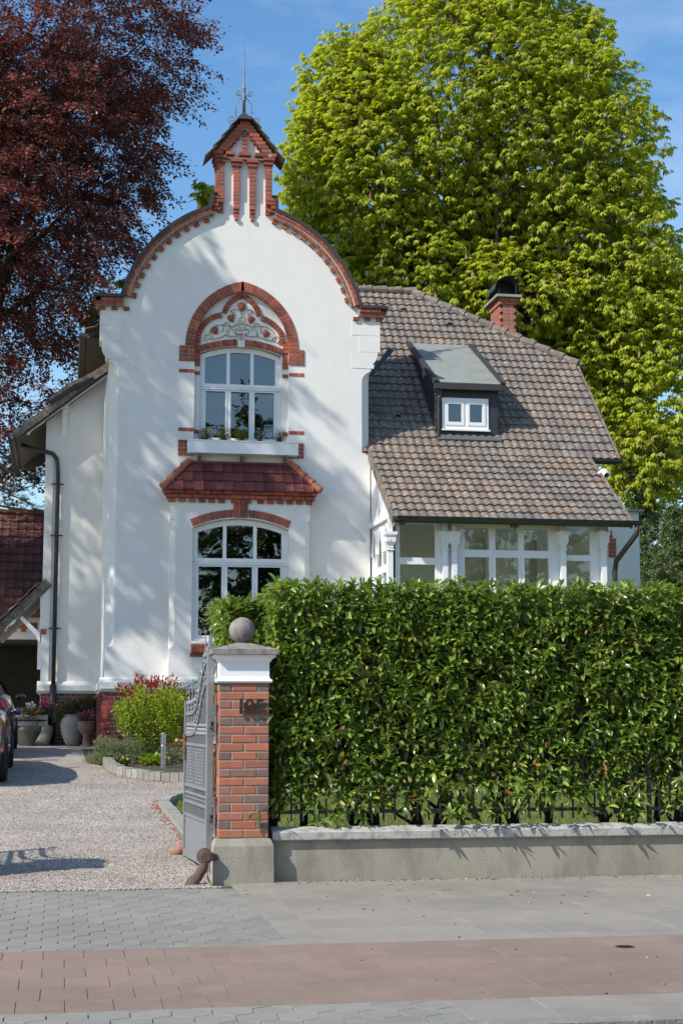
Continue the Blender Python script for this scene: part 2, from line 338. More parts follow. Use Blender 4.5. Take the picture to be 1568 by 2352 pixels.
# ---------------- brick laying
def brow(mb,x0,x1,z,y0,y1,h=.071,L=.24,g=.012,off=0.,c=.004):
    x=x0-off
    while x<x1-.02:
        a=max(x,x0); b=min(x+L,x1)
        if b-a>.025: mb.cbox(a,b,y0,y1,z,z+h,c)
        x+=L+g
def bwall(mb,x0,x1,z0,rows,y0,y1,first=0):
    for r in range(rows):
        z=z0+r*.083
        if (r+first)%2: brow(mb,x0,x1,z,y0,y1,L=.115,g=.0125)
        else: brow(mb,x0,x1,z,y0,y1,L=.24,off=.06)
def sidewall(mb,x,y0,y1,z0,rows,out=-1,first=0,t=.03):
    """bricks on a face of constant x, laid from y0 to y1"""
    for r in range(rows):
        z=z0+r*.083; y=y0-(.06 if (r+first)%2 else .12); L=.115 if (r+first)%2 else .24
        while y<y1-.02:
            a=max(y,y0);b=min(y+L,y1)
            if b-a>.025: mb.box(x,x+out*t,a,b,z,z+.071)
            y+=L+.0125
def resample(path):
    P_=[Vector((p[0],p[1])) for p in path]; s=[0]
    for a,b in zip(P_,P_[1:]): s.append(s[-1]+(b-a).length)
    return P_,s
def atlen(P_,s,q):
    q=min(max(q,0),s[-1]-1e-6)
    for i in range(len(s)-1):
        if q<=s[i+1]:
            d=(P_[i+1]-P_[i]); t=(q-s[i])/max(1e-9,s[i+1]-s[i]); d.normalize(); return P_[i]+(P_[i+1]-P_[i])*t,Vector((d.y,-d.x))
def along(mb,path,o0,o1,y0,y1,pitch,gap=.012,every=1,start=0):
    """bricks between offsets o0,o1 (to the right of travel) along a path in (x,z)"""
    P_,s=resample(path); n=max(1,round(s[-1]/pitch)); pt=s[-1]/n
    for i in range(start,n,every):
        a,na=atlen(P_,s,i*pt+gap/2); b,nb=atlen(P_,s,(i+1)*pt-gap/2); m=(na+nb).normalized()
        q=[a+m*o0,b+m*o0,b+m*o1,a+m*o1]
        if abs(o1-o0)>.05:   # let voussoirs keep radial joints
            q=[a+na*o0,b+nb*o0,b+nb*o1,a+na*o1]
        e=.004; c=sum(q,Vector((0,0)))/4; qi=[c+(p-c)*(1-e/max(.02,(p-c).length)) for p in q]
        vs=[(p.x,y1,p.y) for p in q]+[(p.x,y0+.004,p.y) for p in q]+[(p.x,y0,p.y) for p in qi]
        fs=[]
        for k in range(4):
            l=(k+1)%4; fs+=[(k,l,l+4,k+4),(k+4,l+4,l+8,k+8)]
        mb.add(vs,fs+[(8,9,10,11)])
def off(p): return (X0+p[0],p[1])
def mirror(pts): return [(2*X0-x,z) for x,z in pts]
# ---------------- the gabled house
house=empty('gabled_house',(6,34,.8),'white rendered villa with a round brick edged gable and a brown tiled roof','house')
CXR=.196; CZ=9.386; RA=2.734
def archpts(r,side,n=40,d0=.66,z0=10.0):
    """outer gable curve for one side from the shoulder up to the turret, in (x,z)"""
    a0=math.asin((z0-CZ)/r); a1=math.acos((d0+CXR)/r)
    return [(X0+side*(-CXR+r*math.cos(a0+(a1-a0)*i/n)),CZ+r*math.sin(a0+(a1-a0)*i/n)) for i in range(n+1)]
# wall outline
side=[(2.66,2.1),(2.66,2.86),(2.62,2.90),(2.56,2.91),(2.51,2.97),(2.49,3.06),(2.49,8.42),(2.505,8.50),(2.545,8.56),(2.60,8.61),(2.66,8.64),(2.68,8.655),(2.68,8.70),(2.745,8.72),(2.755,8.77),(2.72,8.80),(2.78,8.86),(2.82,8.94),(2.835,9.04),(2.88,9.05),(2.88,9.85)]
sideR=[(2.66,2.1),(2.66,6.92),(2.49,6.93)]+side[6:]
def gable_outline(r=RA-.03):
    L_=[(X0-d,z) for d,z in side]; Ra=[(X0+d,z) for d,z in sideR]
    aL=[(x,z) for x,z in archpts(r,-1,40,.56,9.95)]; aR=[(x,z) for x,z in archpts(r,1,40,.56,9.95)]
    return Ra+aR+[(X0+.56,12.1),(X0-.52,12.1)]+aL[::-1]+L_[::-1]
pin=.253; Ri=.965+pin
def pointed(w,z0,n=20):
    r=w+pin; a1=math.acos(pin/r)
    Rt=[(X0-pin+r*math.cos(a1*i/n),z0+r*math.sin(a1*i/n)) for i in range(n+1)]
    return Rt+mirror(Rt[:-1])[::-1]
def segtop(w,zs,zc,cx,n=14):
    h=zc-zs; r=(w*w+h*h)/(2*h); a=math.asin(w/r)
    return [(cx+r*math.sin(a-2*a*i/n),zc-r+r*math.cos(a-2*a*i/n)) for i in range(n+1)]
BX=3.43
hole=[(X0+.965,7.05)]+pointed(.965,9.04)+[(X0-.965,7.05)]
bayhole=[(BX+1.05,2.95),(BX+1.05,5.6),(BX-1.05,5.6),(BX-1.05,2.95)]
mb=MB(); mb.prism(gable_outline(),T,T+.02,[hole,bayhole])
# second order of the wall with the window opening
WX=3.44
win1=[(WX+.84,7.06)]+segtop(.84,8.93,9.10,WX)+[(WX-.84,7.06)]
mb.prism([(X0+1.05,7.04)]+pointed(1.05,9.04)+[(X0-1.05,7.04)],T+.09,T+.12,[win1])
# reveals of the recess
pr=[(X0+.965,7.05)]+pointed(.965,9.04)+[(X0-.965,7.05)]
for a,b in zip(pr,pr[1:]): mb.add([(a[0],T+.02,a[1]),(b[0],T+.02,b[1]),(b[0],T+.09,b[1]),(a[0],T+.09,a[1])],[(0,1,2,3)])
for a,b in zip(win1,win1[1:]+win1[:1]): mb.add([(a[0],T+.12,a[1]),(b[0],T+.12,b[1]),(b[0],T+.30,b[1]),(a[0],T+.30,a[1])],[(0,1,2,3)])
# chamfered corners and flanks
def flank(pts,sgn,zt):
    for (d0,z0),(d1,z1) in zip(pts,pts[1:]):
        if z1<z0 or (d0==d1==2.66): pass
        if z0>=2.1:
            c0=max(0,2.66-d0) if z0<8.66 else 0; c1=max(0,2.66-d1) if z1<8.66 else 0
            xa,xb=X0+sgn*d0,X0+sgn*d1
            if c0 or c1:
                mb.add([(xa,T,z0),(X0+sgn*2.66,T+c0,z0),(X0+sgn*2.66,T+c1,z1),(xb,T,z1)],[(0,1,2,3)])
                mb.add([(X0+sgn*2.66,T+c0,z0),(X0+sgn*2.66,T+4.9,z0),(X0+sgn*2.66,T+4.9,z1),(X0+sgn*2.66,T+c1,z1)],[(0,1,2,3)])
            else:
                mb.add([(xa,T,z0),(xb,T,z1),(xb,T+.42 if z0>8.65 else T+4.9,z1),(xa,T+.42 if z0>8.65 else T+4.9,z0)],[(0,1,2,3)])
flank(side,-1,0); flank(sideR,1,0)
# back and thickness of the parapet gable
mb.prism(gable_outline(),T+.40,T+.42,[[(X0-1.05,7.0),(X0+1.05,7.0),(X0+1.05,9.3),(X0-1.05,9.3)],bayhole])
o=gable_outline(); k0=len(sideR); 
for a,b in zip(o[k0:-len(side)],o[k0+1:-len(side)]): mb.add([(a[0],T+.02,a[1]),(b[0],T+.02,b[1]),(b[0],T+.40,b[1]),(a[0],T+.40,a[1])],[(0,1,2,3)])
# quoins 6 mm proud
for s in(-1,1):
    for d0,d1,z0,z1 in((2.28,2.875,9.405,9.74),(2.43,2.877,9.055,9.395),):
        a,b=sorted((X0+s*d0,X0+s*d1)); mb.box(a,b,T-.007,T,z0,z1)
    q=[(X0+s*d,z) for d,z in[(2.28,8.705),(2.735,8.705),(2.75,8.77),(2.72,8.80),(2.775,8.86),(2.815,8.94),(2.83,9.045),(2.28,9.045)]]
    mb.prism(q,T-.007,T)
# base band with sloping top and roll moulding
def band(x0,x1,yf,z0,ww=.0):
    pr=[(yf-.02,z0-.05),(yf-.06,z0-.035),(yf-.075,z0-.01),(yf-.06,z0+.005),(yf-.05,z0+.01),(yf-.10,z0+.02),(yf-.10,z0+.145),(yf-.085,z0+.15),(yf-.03,z0+.225),(yf+.01,z0+.24)]
    vs=[(x0,p[0],p[1]) for p in pr]+[(x1,p[0],p[1]) for p in pr]; n=len(pr)
    mb.add(vs,[(i,i+n,i+1+n,i+1) for i in range(n-1)]); 
def band_side(x,s,y0,y1,z0):
    pr=[(.02,-.05),(.06,-.035),(.075,-.01),(.06,.005),(.05,.01),(.10,.02),(.10,.145),(.085,.15),(.03,.225),(-.01,.24)]
    vs=[(x+s*p[0],y0-p[0],z0+p[1]) for p in pr]+[(x+s*p[0],y1,z0+p[1]) for p in pr]; n=len(pr)
    mb.add(vs,[(i,i+n,i+1+n,i+1) for i in range(n-1)])
band(X0-2.66-.10,X0+2.7,T,2.07); band_side(X0-2.66,-1,T,T+4.9,2.07)
# turret core
tc=X0+.02
mb.prism([(tc-.54,12.0),(tc+.54,12.0),(tc+.54,13.0),(tc+.62,13.12),(tc,13.9),(tc-.62,13.12),(tc-.54,13.0)],T+.03,T+.47)
mb.box(tc-.56,tc+.56,T+.03,T+.4,11.5,12.0)
# tower body below the roof, and bay body
mb.box(X0-2.655,X0+2.655,T+4.0,T+4.9,2.0,8.7)
BX=3.43; BY=T-.25; bw=1.40
bh=[(BX+.965,3.03)]+segtop(.965,5.28,5.485,BX)+[(BX-.965,3.03)]
bc=.10
bl=[(BX-bw,2.1),(BX-bw,2.86),(BX-bw+.03,2.89),(BX-bw+.08,2.92),(BX-bw+bc,3.0),(BX-bw+bc,5.35),(BX-bw+.07,5.43),(BX-bw,5.46),(BX-bw,6.0)]
br=[(2*BX-x,z) for x,z in bl]
mb.prism(br+bl[::-1],BY,BY+.02,[bh])
for s in(-1,1):
    for (xa,za),(xb,zb) in zip(bl,bl[1:]):
        ca=xa-(BX-bw); cb=xb-(BX-bw)
        X_=lambda q: BX+s*(q-BX)*1
        fx=lambda q: q if s<0 else 2*BX-q
        mb.add([(fx(xa),BY,za),(fx(BX-bw),BY+ca,za),(fx(BX-bw),BY+cb,zb),(fx(xb),BY,zb)],[(0,1,2,3)])
        mb.add([(fx(BX-bw),BY+ca,za),(fx(BX-bw),T,za),(fx(BX-bw),T,zb),(fx(BX-bw),BY+cb,zb)],[(0,1,2,3)])
for a,b in zip(bh,bh[1:]+bh[:1]): mb.add([(a[0],BY+.02,a[1]),(b[0],BY+.02,b[1]),(b[0],BY+.25,b[1]),(a[0],BY+.25,a[1])],[(0,1,2,3)])
band(BX-bw-.06,BX+bw+.06,BY,2.07); band_side(BX-bw,-1,BY,T,2.07); band_side(BX+bw,1,BY,T,2.07)
wall=mb.build('gable_wall',M['white'],house)
# --- cornice of the gable: brick courses, dentils, sheet metal
mb=MB(); mm=MB(); ml=MB()
for s in(-1,1):
    arcp=archpts(RA,s,60,.68,10.03)
    if s<0: path=[(X0-3.0,10.0),(X0-2.47,10.0)]+arcp      # left to right: wall is on the right of travel
    else: path=(arcp)[::-1]+[(X0+2.47,10.0),(X0+3.0,10.0)]
    ar=arcp if s<0 else arcp[::-1]
    along(mb,ar,.055,.126,T-.13,T+.02,.127)
    along(mb,ar,.138,.209,T-.095,T+.02,.127)
    along(mb,ar,.221,.292,T-.055,T+.02,.127,every=2,start=0)
    a,b=sorted((X0+s*2.43,X0+s*2.98))
    brow(mb,a,b,9.874,T-.13,T+.02,L=.115); brow(mb,a,b-(0.04 if s>0 else 0),9.791,T-.095,T+.02,L=.115,off=.06)
    for k in range(3):
        x=X0+s*(2.90-.24*k); mb.cbox(min(x,x-s*.115),max(x,x-s*.115),T-.055,T+.02,9.708,9.779,.004)
    x=X0+s*2.88
    for j,(pz,pj) in enumerate(((9.874,.12),(9.791,.08),(9.708,.03))):
        y=T-.13+.04*j
        while y<T+.38: mb.box(x,x+s*pj,y,y+.115,pz,pz+.071); y+=.127
    # mortar bed
    P_,q=resample(ar); 
    pts=[];pin_=[]
    for i in range(61):
        p,nn=atlen(P_,q,q[-1]*i/60); pts.append((p+nn*.05)); pin_.append(p+nn*.212)
    for i in range(60):
        A,B,C_,D_=pts[i],pts[i+1],pin_[i+1],pin_[i]
        for (u,v,y) in((A,D_,0),):
            mm.add([(A.x,T-.118,A.y),(B.x,T-.118,B.y),(C_.x,T-.084,C_.y),(D_.x,T-.084,D_.y)],[(0,1,2,3)])
            mm.add([(D_.x,T-.084,D_.y),(C_.x,T-.084,C_.y),(C_.x,T,C_.y),(D_.x,T,D_.y)],[(0,1,2,3)])
    mm.box(*sorted((X0+s*2.40,X0+s*2.97)),T-.084,T+.3,9.785,9.94)
    # sheet metal cap
    for pa,lo in((ar,0),):
        P_,q=resample(pa); prev=None
        for i in range(49):
            p,nn=atlen(P_,q,q[-1]*i/48); e=[(p+nn*.06,T-.15),(p-nn*.012,T-.155),(p-nn*.012,T+.47),(p+nn*.05,T+.47)]
            cur=[(v.x,y,v.y) for v,y in e]
            if prev: ml.add(prev+cur,[(0,1,5,4),(1,2,6,5),(2,3,7,6),(3,0,4,7)])
            prev=cur
    ml.box(*sorted((X0+s*2.42,X0+s*3.03)),T-.16,T+.47,9.955,10.02)
    xi=tc+s*.60; 
    ml.add([(X0+s*.66,T-.152,11.93),(X0+s*.72,T-.152,11.99),(xi+s*.09,T-.152,12.26),(xi+s*.03,T-.152,12.20),
            (X0+s*.66,T+.47,11.93),(X0+s*.72,T+.47,11.99),(xi+s*.09,T+.47,12.26),(xi+s*.03,T+.47,12.20)],[(0,1,2,3),(4,7,6,5),(1,5,6,2),(0,3,7,4)])
    ml.box(*sorted((tc+s*.56,xi+s*.10)),T-.155,T+.47,12.235,12.26)
    # corner bricks below the turret foot
    for k,(d0,d1,z0,yy) in enumerate(((.44,.64,12.145,.12),(.44,.66,12.06,.12),(.55,.69,11.975,.12),(.50,.64,11.90,.10),(.44,.56,11.86,.06))):
        a,b=sorted((tc+s*d0,tc+s*d1)); mb.cbox(a,b,T-yy,T+.02,z0,z0+.071,.004)
corn=build_split(mb,'brick_cornice',M['brick'],house,.06)
build_split(mm,'mortar_bed',M['mortar'],corn)
build_split(ml,'metal_capping',M['lead'],house)
# --- turret
mb=MB(); mm=MB()
for k in range(4):
    x=tc-.56+.3333*k; outer=k in(0,3); zb=12.02 if outer else 11.955
    z=zb; r=0
    while z<12.86: mb.cbox(x,x+.12,T-.06,T+.03,z,z+.071,.004); z+=.083; r+=1
    mm.box(x+.004,x+.116,T-.055,T+.03,zb,12.9)
    zt=z
    mb.cbox(x-.035,x+.155,T-.085,T+.03,zt,zt+.071,.004); mb.cbox(x-.06,x+.18,T-.11,T+.03,zt+.083,zt+.154,.004)
    if not outer:
        mb.cbox(x+.005,x+.115,T-.045,T+.03,11.872,11.943,.004); mb.cbox(x+.005,x+.115,T-.03,T+.03,11.80,11.86,.004); mb.cbox(x+.025,x+.095,T-.06,T+.03,11.722,11.79,.004)
    else: mb.cbox(x,x+.12,T-.07,T+.03,11.93,12.01,.004)
z=zt+.166
for k in range(-1,5):
    x=tc-.56+.3333*k+.1667
    a=max(x-.06,tc-.66); b=min(x+.18,tc+.66)
    if k in(-1,): b=tc-.40
    if b-a>.03: mb.cbox(a,b,T-.11,T+.03,z,z+.071,.004)
# stepped raking bricks under the little roof
zz=z+.083; j=0
while zz<13.80:
    hw=(13.93-zz)*.62/.80*.98-.02
    if hw<.05: break
    w_=.19
    for s in(-1,1):
        a,b=sorted((tc+s*hw,tc+s*max(hw-w_,.0)))
        mb.cbox(a,b,T-.10,T+.03,zz,zz+.071,.004)
        if hw>.32: a,b=sorted((tc+s*(hw-w_-.01),tc+s*(hw-w_-.05))); mb.cbox(a,b,T-.06,T+.03,zz+.03,zz+.071,.003)
    if hw>.25: mb.cbox(tc-.035,tc+.035,T-.07,T+.03,zz,zz+.071,.004)
    zz+=.083; j+=1
mm.prism([(tc-.64,13.10),(tc-.45,13.10),(tc-.03,13.66),(tc+.03,13.66),(tc+.45,13.10),(tc+.64,13.10),(tc,13.92)],T-.085,T+.02)
mm.prism([(tc-.57,13.02),(tc+.57,13.02),(tc+.57,13.03),(tc-.57,13.03)],T-.09,T+.02)
for s in(-1,1):
    sidewall(mb,tc+s*.54,T-.05,T+.46,12.02,12,out=s)
    for q,(e,zc) in enumerate(((.045,12.96),(.075,13.04),(.1,13.12))): mb.box(tc+s*.54,tc+s*(.54+e),T-.07,T+.48,zc-.045,zc+.026)
tur=mb.build('brick_turret',M['brick'],house); mm.build('mortar_bed',M['mortar'],tur)
mb=MB()
for s in(-1,1):
    A=Vector((tc+s*.10,0,13.90)); B=Vector((tc+s*.765,0,13.02)); d=(B-A); nrm=Vector((s*.8,0,.6)).normalized()
    for k in range(4):
        a=A+d*(k/4.); b=A+d*((k+1)/4.+.03); 
        for p in range(2):
            y0=T-.2+.36*p; y1=y0+.35
            t0=nrm*.005; t1=nrm*.045
            q=[a+t0,b+t1,b+t1+nrm*.014,a+t0+nrm*.014]
            mb.add([(v.x,y0,v.z) for v in q]+[(v.x,y1,v.z) for v in q],[(0,1,2,3),(7,6,5,4),(0,4,5,1),(1,5,6,2),(2,6,7,3),(3,7,4,0)])
tr=build_split(mb,'turret_roof',M['tile'],tur,.01)
mb=MB()
c=Vector((tc-.01,T+.1,0)); lv=[(.16,.33,13.84),(.15,.31,13.88),(.06,.07,14.04),(.03,.03,14.10)]
vs=[];fs=[]
for hx,hy,z_ in lv: vs+=[(c.x-hx,c.y-hy,z_),(c.x+hx,c.y-hy,z_),(c.x+hx,c.y+hy,z_),(c.x-hx,c.y+hy,z_)]
for i in range(3):
    for j in range(4): l=(j+1)%4; fs.append((i*4+j,i*4+l,i*4+4+l,i*4+4+j))
mb.add(vs,fs+[(12,13,14,15),(3,2,1,0)]); mb.build('ridge_cap',M['lead'],tur)
# finial
mb=MB(); fx,fy=tc-.012,T+.1
mb.lathe((fx,fy,14.05),[(.035,0),(.032,.28),(.045,.30),(.05,.32),(.035,.34),(.05,.37),(.04,.40),(.03,.45),(.034,.55),(.04,.58),(.02,.62),(.014,.9),(.004,1.6)],10)
def spiral(cx,cz,r0,r1,a0,turns,n=40): return [(cx+(r0+(r1-r0)*i/n)*math.cos(a0+turns*2*math.pi*i/n),cz+(r0+(r1-r0)*i/n)*math.sin(a0+turns*2*math.pi*i/n)) for i in range(n+1)]
for s in(-1,1):
    lw=[(.0,14.42),(.07,14.40),(.13,14.33),(.165,14.22),(.16,14.12),(.145,14.08),(.21,14.12),(.17,14.05),(.15,13.99)]
    mb.tube([(fx+s*a,fy,b) for a,b in lw],.009,6)
    sp=spiral(.25,13.93,.105,.02,math.radians(150),-1.6) if 0 else spiral(.255,13.935,.10,.02,math.radians(165),1.5)
    mb.tube([(fx+s*a,fy,b) for a,b in [(.15,13.99)]+sp],.009,6)
    up=[(.03,14.42),(.055,14.47)]+spiral(.12,14.52,.065,.015,math.radians(215),1.5)
    mb.tube([(fx+s*a,fy,b) for a,b in up],.008,6)
mb.build('finial',M['zinc'],tur,smooth=True)
# --- brick arch of the upper window
mb=MB(); mm=MB()
po=pointed(1.16,9.04,30); h=len(po)//2
along(mb,po[:h+1][::-1],0,.2,T-.022,T+.06,.083); along(mb,po[h:][::-1],0,.2,T-.022,T+.06,.083)
mm.prism(po+pointed(.97,9.04,30)[::-1],T-.014,T+.02)
mm.box(X0+.965,X0+1.275,T-.014,T,8.72,9.04) ; mm.box(X0-1.275,X0-.965,T-.014,T,8.72,9.04)
for r in range(4):
    for s in(-1,1):
        a,b=sorted((X0+s*.965,X0+s*1.28)); brow(mb,a,b,8.715+r*.083,T-.022,T+.03,L=.24 if (r%2) else .115,off=.0 if s>0 else .05)
        a,b=sorted((X0+s*.845,X0+s*.96)); mb.cbox(a,b,T+.07,T+.1,8.64+r*.083,8.711+r*.083,.003)
for z_ in(8.48,7.27):
    for s in(-1,1):
        a,b=sorted((X0+s*.97,X0+s*1.28)); brow(mb,a,b,z_,T-.012,T+.03,L=.19)
        a,b=sorted((X0+s*.845,X0+s*.96)); mb.cbox(a,b,T+.07,T+.1,z_-.02,z_+.05,.003)
for r in range(4):
    for s in(-1,1):
        a,b=sorted((X0+s*.965,X0+s*1.28)); brow(mb,a,b,6.77+r*.083,T-.018,T+.03,L=.19 if r%2 else .115,off=0)
def rl(x,y): return ((x-868)/526.+X0-.002, 10.2-(y-237)/525.)
cl=[rl(*p) for p in[(648,460),(652,440),(675,388),(705,340),(745,300),(790,267),(830,247),(868,236)]]
sl_=[rl(*p) for p in[(372,760),(374,725),(382,688),(400,635),(425,592),(470,540),(530,497),(590,470),(648,460)]]
rb=[rl(*p) for p in[(868,236),(905,246),(945,266),(985,298),(1020,335),(1050,380),(1072,432),(1083,475)]]
rs_=[rl(*p) for p in[(1083,475),(1140,490),(1200,522),(1255,565),(1300,615),(1325,665),(1337,715),(1342,780)]]
for p in(sl_,cl,rb,rs_): along(mb,p,0,.105,T+.045,T+.1,.08)
for s in(-1,1):
    for k in range(4): a,b=sorted((X0+s*.85,X0+s*.958)); mb.cbox(a,b,T+.045,T+.1,8.975+k*.083-.0,9.046+k*.083,.003) if k<3 else None
st=segtop(.90,9.045,9.225,WX,20)[::-1]
keyw=.085
along(mb,[p for p in st if p[0]<WX-keyw+.02]+[(WX-keyw,9.223)],0,.125,T+.04,T+.12,.075)
along(mb,[(WX+keyw,9.223)]+[p for p in st if p[0]>WX+keyw-.02],0,.125,T+.04,T+.12,.075)
mb.add([(X0-.03,T-.022,10.22),(X0+.03,T-.022,10.22),(X0+.02,T-.022,10.43),(X0-.02,T-.022,10.43)],[(0,1,2,3)])
ring=build_split(mb,'window_arch_bricks',M['brick'],house,.05); build_split(mm,'mortar_bed',M['mortar'],ring)
mb=MB(); mb.prism([(WX-.075,9.235),(WX-.065,9.06),(WX+.065,9.06),(WX+.075,9.235)],T+.02,T+.12); mb.build('keystone',M['white'],ring)
# relief ornament
mb=MB(); mf=MB(); mlv=MB()
def crv(pts,r=.011,y=T+.075):
    P_=[Vector((rl(*p)[0],y,rl(*p)[1])) for p in pts]; out=[]
    for i in range(len(P_)-1):
        p0=P_[max(i-1,0)];p1=P_[i];p2=P_[i+1];p3=P_[min(i+2,len(P_)-1)]
        for k in range(4):
            t=k/4; out.append(.5*((2*p1)+(p2-p0)*t+(2*p0-5*p1+4*p2-p3)*t*t+(3*p1-p0-3*p2+p3)*t**3))
    out.append(P_[-1]); return out
for s in(-1,1):
    m_=lambda L_:[(868+s*(x-868),y+(6 if s<0 else 0)) for x,y in L_]
    for c_ in([(858,470),(852,440),(836,415),(790,412),(752,425),(750,440),(790,452),(790,478)],
              [(1215,690),(1205,640),(1150,600),(1075,588),(1000,600),(960,600),(930,575)],
              [(1085,665),(1066,620),(1070,590),(1040,560),(1005,575),(995,610),(960,640)],
              [(1240,745),(1170,745),(1090,722),(1030,690)],[(1030,650),(1015,700),(960,710),(920,700)],[(900,690),(940,670),(935,625),(900,640)]):
        if c_[0][0]<868: c_=[(868-(x-868),y) for x,y in c_]
        mb.tube(crv(m_(c_)),.010,6)
    for c_ in([(1000,645),(1025,640),(1022,690),(1008,712)],[(1250,770),(1272,740),(1255,700),(1215,705),(1185,740)],[(1235,680),(1215,705),(1190,690)],[(925,590),(900,560),(880,565)],[(905,630),(870,640)]):
        mlv.tube(crv(m_(c_)),[.018]*1+[.022]*(len(crv(m_(c_)))-2)+[.008],6)
def tulip(x,y,r,ang):
    cx_,cz_=rl(x,y); ca,sa=math.cos(ang),math.sin(ang)
    for u,v,q,e in((0,0,.052,1.1),(-.032,.028,.03,1.5),(.032,.028,.03,1.5),(0,.042,.028,1.5),(-.05,.04,.016,1),(.05,.04,.016,1),(0,-.045,.02,1)):
        u*=r;v*=r; mf.ball((cx_+u*ca-v*sa,T+.075,cz_+u*sa+v*ca),q*r,10,1,.8,e)
tulip(868,390,1.35,0);tulip(757,508,1.2,2.6);tulip(962,515,1.2,-2.4);tulip(580,650,1.2,2.9);tulip(1128,662,1.2,-2.7)
for x,y in((845,690),(868,685),(858,715),(862,735),(815,690),(900,695)): mf.ball((rl(x,y)[0],T+.0,rl(x,y)[1]),.018,8) if y>700 else mf.ball((rl(x,y)[0],T+.06,rl(x,y)[1]),.02,8)
mlv.tube(crv([(868,480),(850,500),(838,530),(868,550),(895,530),(880,490)]),.018,6); mlv.tube(crv([(800,580),(835,560),(868,572),(905,558),(935,580)]),.02,6)
mlv.tube(crv([(835,590),(850,625),(868,632),(888,625),(900,590)]),.014,6)
mb.tube(crv([(825,700),(835,745),(862,760),(885,745),(892,700)],y=T+.015),.010,6)
rf=mb.build('flower_relief',M['relief'],house,smooth=True); build_split(mf,'relief_tulip',M['relieff'],rf,.01,smooth=True); build_split(mlv,'relief_scroll',M['reliefl'],rf,.01,smooth=True)
# --- windows
def window(name,cx,hw,zb,zs,zc,y,trans,mull,fw=.115,parent=house,low=None,flat=False):
    """arched casement: frame mesh + one glass sub part. mull: mullion centres; trans: transom (z0,z1)"""
    mb=MB(); top=segtop(hw,zs,zc,cx,14) if not flat else [(cx+hw,zc),(cx-hw,zc)]
    z0t,z1t=trans
    outer=[(cx+hw,zb)]+top+[(cx-hw,zb)]
    def topz(x,ins):
        if flat: return zc-ins
        h=zc-zs; r=(hw*hw+h*h)/(2*h); return zc-r+math.sqrt(r*r-(x-cx)**2)-ins
    xs=[cx-hw+fw]+sum([[m-.035,m+.035] for m in mull],[])+[cx+hw-fw]
    holes=[];panes=[]
    for a,b in zip(xs[::2],xs[1::2]):
        n=6; hp=[(a,z1t),(b,z1t)]+[(b+(a-b)*i/n,topz(b+(a-b)*i/n,fw*.95)) for i in range(n+1)]
        holes.append(hp); e=.02
        ea=a+(e if a==xs[0] else 0); eb=b-(e if b==xs[-1] else 0)
        holes.append([(ea,zb+.09),(eb,zb+.09),(eb,z0t-.02),(ea,z0t-.02)])
    mb.prism(outer,y,y+.07,holes)
    # raised casement lips
    for a,b in zip(xs[::2],xs[1::2]):
        for z_a,z_b in((zb+.06,z0t-.01),):
            mb.box(a-.012,a+.022,y-.015,y,z_a,z_b);mb.box(b-.022,b+.012,y-.015,y,z_a,z_b);mb.box(a+.022,b-.022,y-.015,y,z_b-.03,z_b);mb.box(a+.022,b-.022,y-.015,y,z_a,z_a+.035)
    mb.box(cx-hw,cx+hw,y-.035,y+.002,z0t+.0,z0t+.035); mb.box(cx-hw,cx+hw,y-.02,y+.002,z0t+.05,z0t+.08)
    mb.box(cx-hw-.005,cx+hw+.005,y-.05,y+.0,zb-.03,zb+.03)
    f=mb.build(name,M['wood'],parent)
    return f
def glasspane(parent,x0,x1,z0,z1,y,m='glass',name='window_pane'):
    mb=MB(); mb.box(x0,x1,y,y+.006,z0,z1); return mb.build(name,M[m],parent)
wf=window('upper_window',WX,.84,7.09,8.90,9.085,T+.20,(8.19,8.31),[WX-.245,WX+.245])
for a,b in((-.80,-.25),(-.25,.25),(.25,.80)):
    glasspane(wf,WX+a,WX+b,8.25,8.99,T+.245); 
for i,(a,b) in enumerate(((-.80,-.25),(-.25,.25),(.25,.80))): glasspane(wf,WX+a,WX+b,7.12,8.245,T+.245)
wl=window('bay_window',BX,.965,3.05,5.27,5.475,BY+.14,(4.56,4.69),[BX-.305,BX+.305],fw=.12)
for i,(a,b) in enumerate(((-.92,-.305),(-.305,.305),(.305,.92))): 
    glasspane(wl,BX+a,BX+b,4.62,5.40,BY+.185); glasspane(wl,BX+a,BX+b,3.1,4.615,BY+.185)
# dim rooms behind the glass
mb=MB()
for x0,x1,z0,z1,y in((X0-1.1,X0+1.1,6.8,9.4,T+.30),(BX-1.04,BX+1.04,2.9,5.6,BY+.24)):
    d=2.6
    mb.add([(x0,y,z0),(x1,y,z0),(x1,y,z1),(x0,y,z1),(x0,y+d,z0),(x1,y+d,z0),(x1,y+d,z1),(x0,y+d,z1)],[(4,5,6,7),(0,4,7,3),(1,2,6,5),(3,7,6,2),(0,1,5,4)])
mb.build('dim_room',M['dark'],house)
mb=MB() # white curtain in the bay room
mb.tube([(BX+.33+.02*math.sin(i*1.3),BY+.33,5.35-.23*i) for i in range(10)],[.05+.02*(i%2) for i in range(10)],8) ; 
